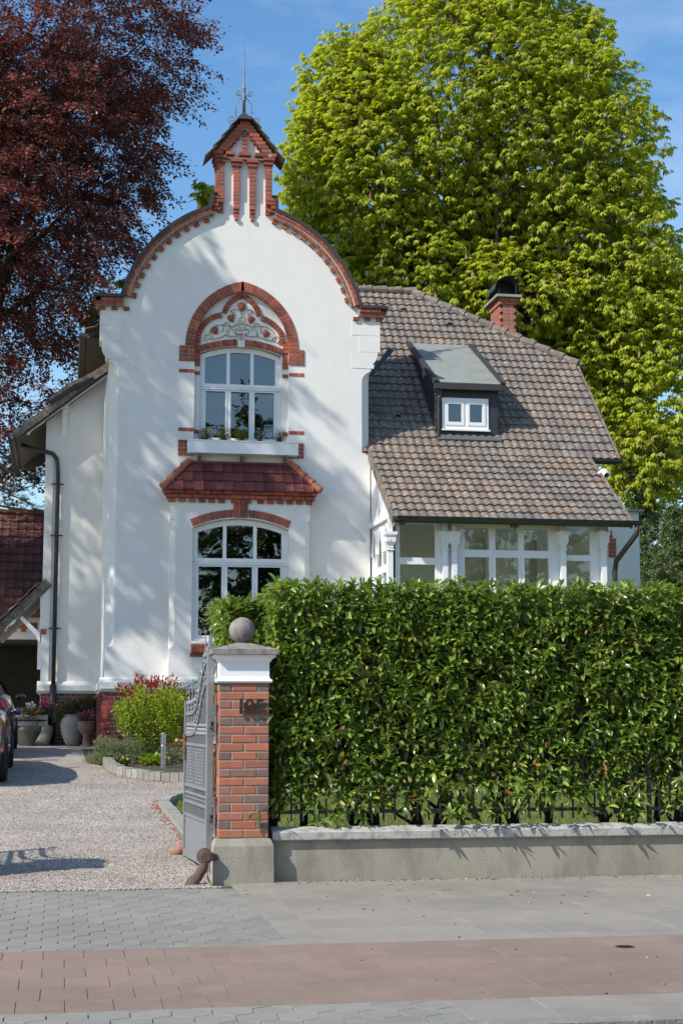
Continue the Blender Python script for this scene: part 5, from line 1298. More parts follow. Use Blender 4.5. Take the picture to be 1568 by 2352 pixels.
mb=MB(); x=-6
while x<14: mb.obox((x+.49,8.27,-.06),(.487,0,0),(0,.085,0),(0,0,.075)); x+=.98
tag(mb.build('kerb',M['granite'],None,loc=(0,8.27,0)),kind='structure')
mb=MB(); x=-2.4
while x<PX_-.1: # edging row in front of the gravel
    l=random.uniform(.18,.3); paver(mb,[(x,14.93),(x+l,14.93),(x+l,15.05),(x,15.05)],.0,.004); x+=l
tag(mb.build('edging_row',M['hex'],None,loc=(0,15,0)),kind='structure')
# service cover in the cycle path
mb=MB(); c=ground(1434,2176); mb.lathe((c.x,c.y,-.002),[(.068,0),(.068,.005),(.062,.006),(.058,.004)],28)
for i in range(5): mb.box(c.x-.045,c.x+.045,c.y-.036+.017*i,c.y-.030+.017*i,.0,.006)
mb.lathe((c.x,c.y,.0),[(.02,.0),(.02,.007)],12)
tag(mb.build('valve_cover',M['iron'],None,loc=(c.x,c.y,0)),'small round dark iron valve cover set in the red cycle path','valve cover')
# gravel drive
def gravelmat():
    m=bpy.data.materials.new('gravel'); m.use_nodes=True; N,L=nodes(m); b=N['Principled BSDF']; b.inputs['Roughness'].default_value=.95
    tc=N.new('ShaderNodeTexCoord'); outs=[]
    v=N.new('ShaderNodeTexVoronoi'); v.inputs['Scale'].default_value=62; L.new(tc.outputs['Object'],v.inputs['Vector'])
    cr=N.new('ShaderNodeValToRGB'); e=cr.color_ramp; e.interpolation='CONSTANT'
    cols=[(.0,(.34,.295,.25)),(.2,(.41,.365,.32)),(.42,(.30,.26,.22)),(.58,(.50,.455,.40)),(.74,(.35,.265,.21)),(.86,(.21,.185,.16)),(.94,(.64,.60,.54))]
    e.elements[0].color=(*cols[0][1],1)
    e.elements.remove(e.elements[1])
    for p,c in cols[1:]: q=e.elements.new(p); q.color=(*c,1)
    sp=N.new('ShaderNodeSeparateColor'); L.new(v.outputs['Color'],sp.inputs[0]); L.new(sp.outputs[0],cr.inputs[0])
    nz=N.new('ShaderNodeTexNoise'); nz.inputs['Scale'].default_value=1.2; nz.inputs['Detail'].default_value=4; L.new(tc.outputs['Object'],nz.inputs[0])
    mr=N.new('ShaderNodeMapRange'); mr.inputs[1].default_value=.35; mr.inputs[2].default_value=.7; mr.inputs[3].default_value=.80; mr.inputs[4].default_value=1.14; L.new(nz.outputs[0],mr.inputs[0])
    hs=N.new('ShaderNodeHueSaturation'); L.new(mr.outputs[0],hs.inputs['Value']); L.new(cr.outputs[0],hs.inputs['Color'])
    n2=N.new('ShaderNodeTexNoise'); n2.inputs['Scale'].default_value=3.3; n2.inputs['Detail'].default_value=6; L.new(tc.outputs['Object'],n2.inputs[0])
    m2=N.new('ShaderNodeMapRange'); m2.inputs[1].default_value=.62; m2.inputs[2].default_value=.72; m2.inputs[4].default_value=.35; L.new(n2.outputs[0],m2.inputs[0])
    mx=N.new('ShaderNodeMixRGB'); mx.inputs[2].default_value=(.30,.15,.09,1); L.new(m2.outputs[0],mx.inputs[0]); L.new(hs.outputs[0],mx.inputs[1]); L.new(mx.outputs[0],b.inputs['Base Color'])
    bp=N.new('ShaderNodeBump'); bp.invert=True; bp.inputs['Strength'].default_value=1; bp.inputs['Distance'].default_value=.012; L.new(v.outputs['Distance'],bp.inputs['Height']); L.new(bp.outputs[0],b.inputs['Normal']); return m
M['gravel']=gravelmat()
lk=[ground(*p) for p in((492,1972),(470,1960),(432,1938),(412,1912),(393,1886),(372,1862),(364,1852),(372,1842),(396,1834),(432,1826),(470,1823),(500,1822))]
bk=[ground(*p) for p in((200,1752),(238,1760),(250,1772),(262,1778),(290,1786),(330,1792),(370,1796),(432,1798),(520,1800),(640,1800))]
# the drive sheet: from the left to the lawn kerb, then in front of the flower bed
poly=[(-9,15.05),(PX_-.08,15.05),(PX_-.08,15.60)]+[(p.x,p.y) for p in lk[1:]]+[(4.5,lk[-1].y),(4.5,bk[-1].y)]+[(p.x,p.y+.02) for p in bk[::-1]]+[(bk[0].x-.05,T+.0),(.76,T+.2),(.76,WY),(wx,WY),(wx,GY+5),(-9,GY+5)]
tri=geometry.tessellate_polygon([[Vector((a,b,0)) for a,b in poly]])
import bmesh
bm=bmesh.new(); vs=[bm.verts.new((a,b,0)) for a,b in poly]
for t in tri:
    try: bm.faces.new([vs[i] for i in t])
    except ValueError: pass
for yc in list(np.arange(15.5,31.2,1.2))+[31.1]:
    bmesh.ops.bisect_plane(bm,geom=bm.verts[:]+bm.edges[:]+bm.faces[:],plane_co=(0,yc,0),plane_no=(0,1,0))
for v_ in bm.verts: v_.co.z=gz(v_.co.x,v_.co.y)+.006
bmesh.ops.recalc_face_normals(bm,faces=bm.faces); me=bpy.data.meshes.new('gravel_drive'); bm.to_mesh(me); me.materials.append(M['gravel']); tag(link('gravel_drive',me,None,Vector((0,0,0))),kind='structure')
# loose pebbles
n=26000
pos=np.stack([rng.uniform(-1.6,2.3,n),15.06+13*rng.random(n)**1.5,np.zeros(n)],-1)
def inpoly(x,y,P):
    c=False
    for i in range(len(P)):
        x1,y1=P[i];x2,y2=P[i-1]
        if (y1>y)!=(y2>y) and x<(x2-x1)*(y-y1)/(y2-y1)+x1: c=not c
    return c
keep=np.array([inpoly(a,b,poly) for a,b in pos[:,:2]]); pos=pos[keep]; k=2200; pos=np.concatenate([pos,np.stack([rng.uniform(-1.6,1.5,k),15.06-np.abs(rng.normal(0,.05,k)),np.zeros(k)],-1)]); pos[:,2]=[gz(a,b)+.008 for a,b in pos[:,:2]]
ico=[(0,0,1),(.9,0,.1),(.2,.85,-.1),(-.8,.5,.1),(-.7,-.6,0),(.3,-.9,.05),(0,0,-.6)]; icf=[(0,1,2),(0,2,3),(0,3,4),(0,4,5),(0,5,1)]
V,Fq=scatter(ico,icf,pos,rotm(rng.random(len(pos))*6.3,rng.normal(0,.3,len(pos)),rng.normal(0,.3,len(pos))),rng.uniform(.005,.011,len(pos)))
M['pebble']=mat('pebbles',(.36,.32,.29),.95,var=.45,varhue=((.30,.19,.15),.72)); tag(npmesh('gravel_stones',V,Fq,M['pebble'],None,loc=(0,20,0)),'loose pale and reddish gravel stones on the drive','gravel',kind='stuff')
# lawn kerb stones
lw=empty('lawn_edging',(lk[6].x,lk[6].y,lk[6].z),'curved rough granite kerb around the lawn behind the gate','kerb')
mb=MB()
for a,b in zip(lk,lk[1:]):
    n=max(1,round((b-a).length/.28))
    for i in range(n):
        p=a+(b-a)*(i/n); q=a+(b-a)*((i+1)/n); d=(q-p); s_=Vector((d.y,-d.x,0)).normalized()
        if s_.x<0: s_=-s_
        c=(p+q)/2+s_*.07; h=.05+random.uniform(-.006,.006); mb.obox(c+Vector((0,0,h/2)),d*.495,s_*.075,Vector((0,0,h/2+.03)))
build_split(mb,'kerb_stone',M['granite'],lw,-.02)
# lawn surface inside
lawnp=[(p.x+.05,p.y) for p in lk[1:]]+[(9.5,lk[-1].y),(9.5,FY+.25),(PX_+.5,FY+.25),(PX_-.0,PY_+.5)]
def grass(name,P,n,label,h=(.03,.07),bb=None):
    xs=[p[0] for p in P];ys=[p[1] for p in P]; q=np.stack([rng.uniform(min(xs),max(xs),n),rng.uniform(min(ys),max(ys),n)],-1)
    q=np.array([p for p in q if inpoly(p[0],p[1],P)]); z=np.array([gz(*p) for p in q])-.012
    pos=np.c_[q,z]; m=len(pos); tv=[(-.06,0,0),(.06,0,0),(.03,.1,.6),(0,.3,1)]; 
    V,Fq=scatter(tv,[(0,1,2,3)],pos,rotm(rng.random(m)*6.3,rng.normal(0,.3,m),rng.normal(0,.3,m)),rng.uniform(*h,m)); return npmesh(name,V,Fq,M['grass'],None,loc=(P[0][0],P[0][1],0))
g=grass('lawn_grass',lawnp,60000,''); tag(g,'sunlit mown grass of the front lawn behind the gate and hedge','grass',kind='stuff')
# flower bed with cobble edging and soil
mb=MB(); pp=[(p.x,p.y+.02) for p in bk]+[(5.0,bk[-1].y),(5.0,BY),(.72,BY),(.72,T+.3),(bk[0].x-.05,T)]
tri=geometry.tessellate_polygon([[Vector((a,b,0)) for a,b in pp]]); mb.add([(a,b,gz(a,b)+.03) for a,b in pp],[tuple(t) for t in tri]); tag(mb.build('flower_bed',M['soil'],None,loc=(1.5,28,.7)),kind='structure')
ed=empty('bed_edging',(bk[5].x,bk[5].y,bk[5].z),'row of upright granite setts edging the flower bed by the villa','edging')
mb=MB(); 
for a,b in zip(bk[1:],bk[2:]):
    n=max(1,round((b-a).length/.15))
    for i in range(n):
        p=a+(b-a)*(i/n); q=a+(b-a)*((i+1)/n); d=q-p; s_=Vector((-d.y,d.x,0)).normalized(); c=(p+q)/2+s_*.06; mb.obox(c+Vector((0,0,.06+random.uniform(-.01,.01))),d*.46,s_*.07,Vector((0,0,.09)))
build_split(mb,'granite_sett',M['granite'],ed,-.02)
# fallen debris on pavement: twigs and leaf bits
mb=MB()
for i in range(170):
    x=random.uniform(1.9,6.6); y=15.42-abs(random.gauss(0,.12)) if i<110 else random.uniform(9,15); a=random.uniform(0,6.3); l=random.uniform(.004,.016); 
    mb.obox((x,y,.006),(l*math.cos(a),l*math.sin(a),0),(-l*.5*math.sin(a),l*.5*math.cos(a),.001),(0,0,.003))
for i in range(14):
    x=random.uniform(1.5,6.8); y=random.uniform(14.3,15.35) if i<11 else random.uniform(8.6,13); a=random.uniform(-.5,.5); l=random.uniform(.04,.11)
    mb.tube([(x,y,.008),(x+l*math.cos(a)*.5,y+l*math.sin(a)*.5+.006,.011),(x+l*math.cos(a),y+l*math.sin(a),.008)],.0022,4)
M['litter']=mat('leaf_litter',(.16,.09,.055),.9,var=.5,varhue=((.42,.38,.32),.7)); tag(mb.build('leaf_litter',M['litter'],None,loc=(4,15.3,0)),'small twigs and leaf crumbs scattered on the pavement','litter',kind='stuff')
mb=MB()
for i in range(900):
    t=random.random(); k=min(int(t*(len(lk)-2))+1,len(lk)-2); p=lk[k]+(lk[k+1]-lk[k])*random.random(); x=p.x-abs(random.gauss(0,.05)); y=p.y-random.gauss(.02,.06)
    if i%3==0: k=random.randint(1,7); p=bk[k]+(bk[k+1]-bk[k])*random.random(); x=p.x+random.gauss(0,.05); y=p.y-abs(random.gauss(0,.10))
    a=random.uniform(0,6.3); l=random.uniform(.005,.013); z=gz(x,y)+.013; mb.obox((x,y,z),(l*math.cos(a),l*math.sin(a),0),(-l*.4*math.sin(a),l*.4*math.cos(a),.002),(0,0,.002))
M['bud']=mat('red_bud_scales',(.33,.10,.05),.9,var=.4); tag(mb.build('bud_scales',M['bud'],None,loc=(1.3,18,.1)),'reddish fallen bud scales along the kerb edges on the gravel','litter',kind='stuff')
STICK=([(-.5,0,-.29),(.5,0,-.29),(0,0,.58),(-.3,1,-.17),(.3,1,-.17),(0,1,.34)],[(0,1,4,3),(1,2,5,4),(2,0,3,5)])
def sticks(A,B,r):
    """thin tapered twigs from A to B"""
    d=B-A; L_=np.linalg.norm(d,axis=1); M_=frames(d,np.zeros(len(d))); tv=np.array(STICK[0],float); r=np.broadcast_to(r,len(A))
    V=np.empty((len(A),6,3))
    for k in range(6):
        v=tv[k]; V[:,k,:]=A+M_[:,:,0]*(v[0]*r)[:,None]+M_[:,:,1]*(v[1]*L_)[:,None]+M_[:,:,2]*(v[2]*r)[:,None]
    Fq=np.array(STICK[1])[None]+(np.arange(len(A))*6)[:,None,None]; return V.reshape(-1,3),Fq.reshape(-1,4)
def cat(parts):
    V=[];Fq=[];n=0
    for v,f in parts: V.append(v);Fq.append(f+n);n+=len(v)
    return np.concatenate(V),np.concatenate(Fq)
def unit(n,seed=None):
    v=rng.normal(size=(n,3)); return v/np.linalg.norm(v,axis=1,keepdims=True)
# ---------------- laurel hedge
def hedge_points(n,faces):
    """faces: (weight, fn(n)->pos, outward)"""
    w_=np.array([f[0] for f in faces],float); w_/=w_.sum(); P_=[];D_=[]
    for (ww,fn,o),k in zip(faces,rng.multinomial(n,w_)): P_.append(fn(k)); D_.append(np.tile(np.array(o,float),(k,1)))
    return np.concatenate(P_),np.concatenate(D_)
hx0,hx1=2.06,9.6; hyf=15.56; hyb=16.5; hzt=2.90
def bot(x): return .68+.10*np.sin(x*4.1)+.06*np.sin(x*13.7+1)
bulge=lambda x,z: .035*np.sin(x*3.1+z*2)+.03*np.sin(x*7.3-z*5.2)+.025*np.sin(z*9+x*2)
U=rng.uniform
def front(k): 
    x=U(hx0-.03,hx1,k); z=bot(x)+(hzt-bot(x))*U(0,1,k)**.93; return np.stack([x,hyf+.7*bulge(x,z)+np.abs(rng.normal(0,.055,k)),z],-1)
def topf(k): x=U(hx0-.02,hx1,k); return np.stack([x,U(hyf,hyb,k),hzt-np.abs(rng.normal(0,.06,k))+.02*np.sin(x*4)],-1)
def leftf(k): return np.stack([hx0+np.abs(rng.normal(0,.06,k)),U(hyf,hyb,k),U(.75,hzt,k)],-1)
def backf(k): x=U(hx0,hx1,k); z=U(.85,hzt,k); return np.stack([x,hyb-np.abs(rng.normal(0,.08,k)),z],-1)
def ret_l(k): z=U(.62,hzt-.12,k); return np.stack([1.60+.04*np.sin(z*6)+np.abs(rng.normal(0,.05,k)),U(16.15,17.3,k),z],-1)
def ret_f(k): z=U(.70,hzt-.12,k); return np.stack([U(1.6,2.02,k),16.15+np.abs(rng.normal(0,.07,k)),z],-1)
def ret_t(k): return np.stack([U(1.6,2.1,k),U(16.1,17.3,k),hzt-.12-np.abs(rng.normal(0,.05,k))],-1)
faces=[(62,front,(0,-1,.45)),(9,topf,(0,-.15,1.2)),(5,leftf,(-1,-.2,.4)),(9,backf,(0,1,.4)),(6,ret_l,(-1,-.1,.4)),(5,ret_f,(-.2,-1,.4)),(3,ret_t,(-.1,-.1,1.2))]
tips,outw=hedge_points(6200,faces); sd=outw+rng.normal(0,.42,outw.shape); sd/=np.linalg.norm(sd,axis=1,keepdims=True)
# a few taller shoots on top
k=150; xs_=U(hx0,hx1,k); tips=np.concatenate([tips,np.stack([xs_,U(hyf,hyf+.4,k),hzt+U(.0,.07,k)],-1)]); sd=np.concatenate([sd,np.tile([0,-.1,1.],(k,1))+rng.normal(0,.18,(k,3))])
def rosettes(tips,sd,per,L0,L1,tmpl,droop=.15,spread=1.0,stemlen=.08):
    P_=[];D_=[];S=[]
    n=len(tips); a=frames(sd,rng.random(n)*6.28)
    for i in range(per):
        q=2.4*i+rng.normal(0,.25,n); sp=spread*(.55+.45*i/per)
        d=a[:,:,1]*(1-.55*i/per)+ (a[:,:,0]*np.cos(q)[:,None]+a[:,:,2]*np.sin(q)[:,None])*sp
        d[:,2]-=droop*(.4+i/per); d+=rng.normal(0,.13,d.shape)
        P_.append(tips-a[:,:,1]*(stemlen*i/per)); D_.append(d); S.append(U(L0,L1,n)*(.75+.3*i/per))
    P_=np.concatenate(P_);D_=np.concatenate(D_);S=np.concatenate(S)
    return scatter(*tmpl,P_,frames(D_,rng.normal(0,.45,len(P_))),S)
k=46; kx=U(3.2,hx1,k); kx=kx+.25*np.sin(kx*2.4); t2=np.stack([kx,U(15.28,15.42,k),U(.62,.95,k)],-1); d2=np.stack([rng.normal(0,.4,k),-U(.3,1,k),rng.normal(-.35,.3,k)],-1)
parts=[rosettes(t2,d2/np.linalg.norm(d2,axis=1,keepdims=True),5,.09,.15,LAUREL),rosettes(tips,sd,6,.075,.165,LAUREL)]
# single leaves hanging along the foot and big ones on the face
k=420; x=U(hx0,hx1,k); p=np.stack([x,hyf+U(-.02,.2,k),bot(x)+U(-.10,.3,k)],-1); d=np.stack([rng.normal(0,.8,k),rng.normal(-.3,.5,k),-U(-.2,1,k)],-1)
parts.append(scatter(*LAUREL,p,frames(d,rng.normal(0,.6,k)),U(.11,.16,k)))
k=6500; x=U(hx0+.05,hx1,k); p=np.stack([x,U(hyf+.12,hyb-.1,k),U(.86,hzt-.08,k)],-1)
L4=([(0,0,0),(.18,.5,.03),(0,1,-.05),(-.18,.5,.03)],[(0,1,2,3)])
hedge=empty('laurel_hedge',(5,16,0),'clipped glossy cherry laurel hedge rising behind the low wall','hedge')
V,Fq=cat(parts); 
npmesh('foliage',V,Fq,M['laurel'],hedge,smooth=True)
V,Fq=scatter(*L4,p,frames(unit(k),U(0,6,k)),U(.11,.16,k)); npmesh('inner_foliage',V,Fq,M['laurel'],hedge)
k=150; x=U(hx0,hx1,k); z=np.where(U(0,1,k)<.6,U(.75,1.2,k),U(1.2,2.9,k)); p=np.stack([x,hyf-.03+U(-.04,.05,k),z],-1); V,Fq=scatter(*LAUREL,p,frames(rng.normal(0,.5,(k,3))+[0,-.3,-.6],U(0,3,k)),U(.05,.10,k)); npmesh('dead_leaves',V,Fq,M['laurelr'],hedge,smooth=True)
mb=MB()
for i in range(21):
    x=hx0+.12+i*.37+random.uniform(-.15,.15); y=16.12+random.uniform(-.12,.12); r=random.uniform(.03,.075)
    mb.tube([(x,y,.02),(x+random.uniform(-.04,.04),y,.5),(x+random.uniform(-.1,.1),y,1.1),(x+random.uniform(-.15,.15),y+.05,2.2)],[r*1.25,r,r*.8,.015],8)
    for j in range(6):
        z=random.uniform(.35,1.5); a=random.uniform(0,6.3); l=random.uniform(.25,.5); mb.tube([(x,y,z),(x+l*.5*math.cos(a),y+l*.5*math.sin(a),z+.12),(x+l*math.cos(a),y+l*math.sin(a),z+.38)],[r*.38,r*.25,.006],5)
mb.build('stem',M['twig'],hedge)
k=2600; A=np.stack([U(hx0,hx1,k),U(hyf+.03,hyf+.35,k),U(.75,2.75,k)],-1); B=A+np.stack([rng.normal(0,.05,k),-U(0,.12,k),U(.02,.22,k)],-1); V,Fq=sticks(A,B,.007); npmesh('twigs',V,Fq,M['twig'],hedge)
# dark heart of the hedge: dense older wood and shade leaves
k=24000; p=np.stack([U(hx0+.06,hx1,k),U(hyf+.25,hyb-.1,k),U(1.0,hzt-.14,k)],-1); V,Fq=scatter(*L4,p,frames(unit(k),U(0,6,k)),U(.14,.2,k)); npmesh('old_leaves',V,Fq,M['laurel'],hedge)
k=1500; p=np.stack([U(1.66,2.1,k),U(16.22,17.2,k),U(.75,hzt-.2,k)],-1); V,Fq=scatter(*L4,p,frames(unit(k),U(0,6,k)),U(.12,.16,k)); npmesh('return_leaves',V,Fq,M['laurel'],hedge)
# sprig crossing the pillar
mb=MB(); s0=at(632,1845,15.5); s1_=at(588,1868,15.33); mb.tube([s0+Vector((.05,.08,.03)),s0,(s0+s1_)/2+Vector((0,0,-.005)),s1_],[.005,.004,.004,.003],5); sp=mb.build('hedge_sprig',M['trunk'],hedge)
d0=[((600,1862),(-.25,-.1,-1)),((594,1864),(.05,-.1,-1)),((588,1868),(-.8,-.2,-.35)),((610,1856),(.15,-.5,.2)),((585,1866),(-.6,-.1,-.6)),((622,1850),(.3,-.3,.7)),((626,1630),(-.7,-.4,.1)),((628,1640),(-.5,-.4,-.5)),((634,1610),(-.5,-.3,.4))]
p=np.array([at(*a,15.36) for a,_ in d0]); d=np.array([b for _,b in d0],float); V,Fq=scatter(*LAUREL,p,frames(d,rng.normal(0,.5,len(p))),[.17,.13,.12,.1,.1,.1,.13,.12,.12]); npmesh('sprig_leaves',V,Fq,M['laurel'],sp,smooth=True)
# ---------------- trees
def limbs(mb,base,top,r0,targets,wob=.25,n=6):
    """trunk from base to top and limbs curving out to targets"""
    base,top=Vector(base),Vector(top); pts=[base+(top-base)*(i/n)+Vector((random.gauss(0,wob*.3),random.gauss(0,wob*.3),0))*(0<i<n) for i in range(n+1)]
    mb.tube(pts,[r0*(1-.82*i/n) for i in range(n+1)],10)
    for t in targets:
        t=Vector(t); f=random.uniform(.15,.8); h=base.lerp(top,f); hz=min(h.z,t.z-.3*(t-h).length*0.5 if t.z>h.z else h.z)
        a=base.lerp(top,max(.12,min(.95,(hz-base.z)/max(.1,(top.z-base.z))))); r=r0*(1-.8*(a.z-base.z)/max(.1,top.z-base.z))*.45
        m=a.lerp(t,.5)+Vector((0,0,.12*(t-a).length)); pp=[]
        for i in range(7):
            u=i/6; q=a*(1-u)**2+m*2*u*(1-u)+t*u*u; pp.append(q+Vector((random.gauss(0,.07),random.gauss(0,.07),random.gauss(0,.05)))*(0<i<6))
        mb.tube(pp,[max(.012,r*(1-u/6.)+.012) for u in range(7)],6)
def puffs(ells,n,lo=.62,hi=1.0,front=None):
    w_=np.array([e[1][0]*e[1][2]+e[1][0]*e[1][1] for e in ells],float); w_/=w_.sum(); C=[];O=[]
    for e,k in zip(ells,rng.multinomial(n,w_)):
        u=unit(k); r=U(lo**3,hi**3,k)**(1/3); C.append(np.array(e[0])+u*np.array(e[1])*r[:,None]); o=u/np.array(e[1]); O.append(o/np.linalg.norm(o,axis=1,keepdims=True))
    return np.concatenate(C),np.concatenate(O)
def ell(px,py,Y,rx,ry,depth):
    """ellipsoid seen around photo point px,py at distance Y; rx, ry its half sizes in photo pixels"""
    c=at(px,py,Y); s=Y/F*1.0; return ((c.x,Y,c.z),(rx*s,depth,ry*s))
PALM=[];PF=[]
for i,a in enumerate((-1.5,-.75,0,.75,1.5)):
    L_=1-.12*abs(i-2); b=len(PALM); ca,sa=math.cos(a),math.sin(a)
    for x,y,z in((0,0,0),(.20,.60,-.34),(0,.88,-.80),(-.20,.60,-.34)):
        x*=L_;y*=L_; PALM.append((x*ca+y*sa*.85,-x*sa+y*ca,z*L_-.0)); 
    PF.append((b,b+1,b+2,b+3))
PALM=(PALM,PF)
def chestnut(name,label,base,ells,npuff,tips_per,extra=None,sc=(.14,.23),group='chestnut trees behind the villa',flowers=True,rtrunk=.4):
    C,O=puffs(ells,npuff*tips_per,.66,1.0); root=empty(name,base,label,'tree',group)
    q=C*np.array([1.9,1.9,2.3]); lump=np.sin(q[:,0]+2*np.sin(q[:,2]*.7))*np.sin(q[:,1]*1.3+q[:,2])+.6*np.sin(q[:,2]*1.9+q[:,0]*2.3)
    T_=C+O*(.20*lump+rng.normal(0,.10,len(C)))[:,None]; D_=O; n=len(T_); per=4; P_=[];Dd=[]
    for i in range(per):
        qq=2*math.pi*i/per+U(0,1.2,n); d=np.stack([np.cos(qq),np.sin(qq),U(-.5,.15,n)],-1)+O*.55; P_.append(T_+d*.06+rng.normal(0,.05,(n,3))); Dd.append(d)
    P_=np.concatenate(P_);Dd=np.concatenate(Dd)
    V,Fq=scatter(*PALM,P_,frames(Dd,rng.normal(0,.3,len(P_))),U(*sc,len(P_))); cr=npmesh('crown',V,Fq,M['chest'],root)
    V,Fq=sticks(T_-O*U(.35,.8,n)[:,None]-[0,0,.12],T_,.014); npmesh('twigs',V,Fq,M['trunk'],root)
    if flowers:
        k=int(n*.11); s=rng.choice(n,k,False); up=D_[s]*.15+[0,0,1]; tv=[];tf=[]
        for j in range(4):
            a=j*1.57; b=len(tv); tv+=[(0,0,0),(.22*math.cos(a),.35,.22*math.sin(a)),(0,1,0)]; tf.append((b,b+1,b+2))
        V,Fq=scatter(tv,tf,T_[s],frames(up,U(0,6,k)),U(.16,.26,k)); npmesh('blossom',V,Fq,M['flower'],root)
    mb=MB(); sel=random.sample(range(len(C)),min(70,len(C))); top=max(C[:,2]); 
    limbs(mb,base,(base[0]+random.uniform(-.5,.5),base[1],base[2]+(top-base[2])*.82),rtrunk,[tuple(C[i]-O[i]*.3) for i in sel]); mb.build('trunk',M['trunk'],root)
    return root
TY=47
el=[ell(1060,310,TY,360,360,4.6),ell(1270,400,TY-.5,260,350,4.2),ell(840,400,TY,190,290,3.5),ell(1370,640,TY-1,200,300,3.8),ell(960,640,TY,230,170,3.2),ell(1500,860,TY-2,180,310,3.0),ell(1150,700,TY-1,250,140,3),ell(790,200,TY,105,130,2.2),ell(1310,130,TY,95,110,2.5),ell(730,370,TY,90,190,2.0),ell(1330,860,TY-1,170,210,2.4),ell(1100,-60,TY,240,140,3),ell(1480,1050,TY-3,110,110,1.8),ell(1420,760,TY-1,150,200,3)]
b=at(1118,1600,TY); chestnut('chestnut_tree','tall chestnut in fresh yellow green leaf towering over the villa roof',(b.x,TY,.9),el,900,20)
el=[ell(330,690,44,50,70,1.5),ell(440,640,44.5,75,70,1.6),ell(510,540,44.5,50,90,1.4),ell(240,735,43.5,34,34,1.0),ell(480,450,44.5,18,35,.8)]
b=at(420,1600,44.5); chestnut('chestnut_tree','smaller chestnut whose leaf tips peep out left of the round gable',(b.x,44.5,.9),el,62,13,rtrunk=.2)
# copper beech
BL=([(0,0,0),(.32,.5,.08),(0,1,0),(-.32,.5,.08)],[(0,1,2,3)])
def leafy(name,label,cat_,base,ells,nspr,nleaf,lsize,m,spread=1.0,droop=.25,lo=.5,slen=(.6,1.5),rtrunk=.35,group=None,flat=.22,tv=BL,ntg=45,hi=1.0):
    root=empty(name,base,label,cat_,group); C,O=puffs(ells,nspr,lo,hi)
    d=O*np.array([1,1,.55])+rng.normal(0,.35,C.shape); d[:,2]-=droop*U(.2,1.3,len(C)); d/=np.linalg.norm(d,axis=1,keepdims=True); Ls=U(*slen,len(C))
    side=np.cross(d,[0,0,1.]); side/=np.maximum(np.linalg.norm(side,axis=1,keepdims=True),1e-3); upv=np.cross(side,d)
    n=len(C); t=U(0,1,(n,nleaf)); w_=(.30*(1-t)+.08)*(1.0-.25*(t<.15)); s=U(-1,1,(n,nleaf)); 
    # leaves lie along side twigs rather than evenly
    kq=np.round(t*9)/9; s_=np.abs(s)**.7*np.sign(s)
    P_=C[:,None,:]+d[:,None,:]*((kq+np.abs(s_)*.25)*Ls[:,None])[...,None]+side[:,None,:]*(s_*w_*Ls[:,None]*.8)[...,None]+upv[:,None,:]*(rng.normal(0,flat*.25,(n,nleaf))-np.abs(s_)*.06)[...,None]
    P_[...,2]-=droop*.5*(kq*Ls[:,None])**2*.5
    P_=P_.reshape(-1,3)+rng.normal(0,.02,(n*nleaf,3)); D_=(d[:,None,:]*.6+side[:,None,:]*np.sign(s)[...,None]*.8+rng.normal(0,.35,(n,nleaf,3))).reshape(-1,3); D_[:,2]-=.25
    V,Fq=scatter(*tv,P_,frames(D_,rng.normal(0,.55,len(P_))),U(lsize[0],lsize[1],len(P_))); npmesh('crown',V,Fq,m,root)
    e=C+d*Ls[:,None]; e[:,2]-=droop*.25*Ls**2; A=[C-d*.5*Ls[:,None],C+0]; Bq=[C,e]
    for q in(.2,.45,.7):
        for sg in(-1,1):
            a=C+d*(q*Ls)[:,None]; A.append(a); Bq.append(a+side*(sg*(.4*(1-q)+.1)*Ls*.75)[:,None]+d*(.22*Ls)[:,None])
    V,Fq=sticks(np.concatenate(A),np.concatenate(Bq),.011); npmesh('twigs',V,Fq,M['trunk'],root)
    mb=MB(); sel=random.sample(range(len(C)),min(ntg,len(C))); top=max(C[:,2]); limbs(mb,base,(base[0],base[1],base[2]+(top-base[2])*.85),rtrunk,[tuple(C[i]) for i in sel]); mb.build('trunk',M['trunk'],root); return root
BYY=43
el=[ell(60,60,BYY,360,230,3.6),ell(90,330,BYY,275,240,3.2),ell(40,560,BYY-.5,250,190,2.8),ell(40,820,BYY-.5,105,200,1.8),ell(-20,990,BYY-.5,110,120,1.5),ell(-60,450,BYY,260,420,3.5),ell(300,120,BYY,120,140,1.6),ell(255,400,BYY,80,100,1.3)]
el.append(ell(-230,320,BYY,250,400,3.4)); b=at(-230,1600,BYY); leafy('copper_beech_tree','huge dark red copper beech filling the upper left sky','tree',(b.x,BYY,.9),el,2350,84,(.085,.13),M['beech'],rtrunk=.5,slen=(.7,1.6),droop=.35)
# tree standing beyond the left edge whose crown shades the gable
leafy('maple_tree','leafy tree beyond the left edge whose crown shades the gable','tree',(-9.5,26.5,.6),[((-7.6,26.6,16.9),(1.5,1.1,3.4)),((-8.4,28.2,8.6),(1.4,1.9,1.3)),((-8.7,31.9,12.3),(1.2,1.1,3.3)),((-9.9,31.0,14.0),(1.5,1.1,3.6)),((-8.0,26.2,13.2),(1.2,.9,2.2)),((-12.6,27.2,17.0),(1.8,1.3,2.5)),((-10.6,27.2,22.2),(1.6,1.3,1.6)),((-6.2,26.9,13.6),(1.0,.7,2.0)),((-9.3,27.3,20.0),(2.2,1.3,2.6)),((-5.2,26.3,16.0),(.8,.5,1.0)),((-11.6,27.5,19.5),(1.8,1.6,2.6))],690,60,(.13,.20),M['shrub'],rtrunk=.3,slen=(.7,1.5),droop=.2,ntg=25)
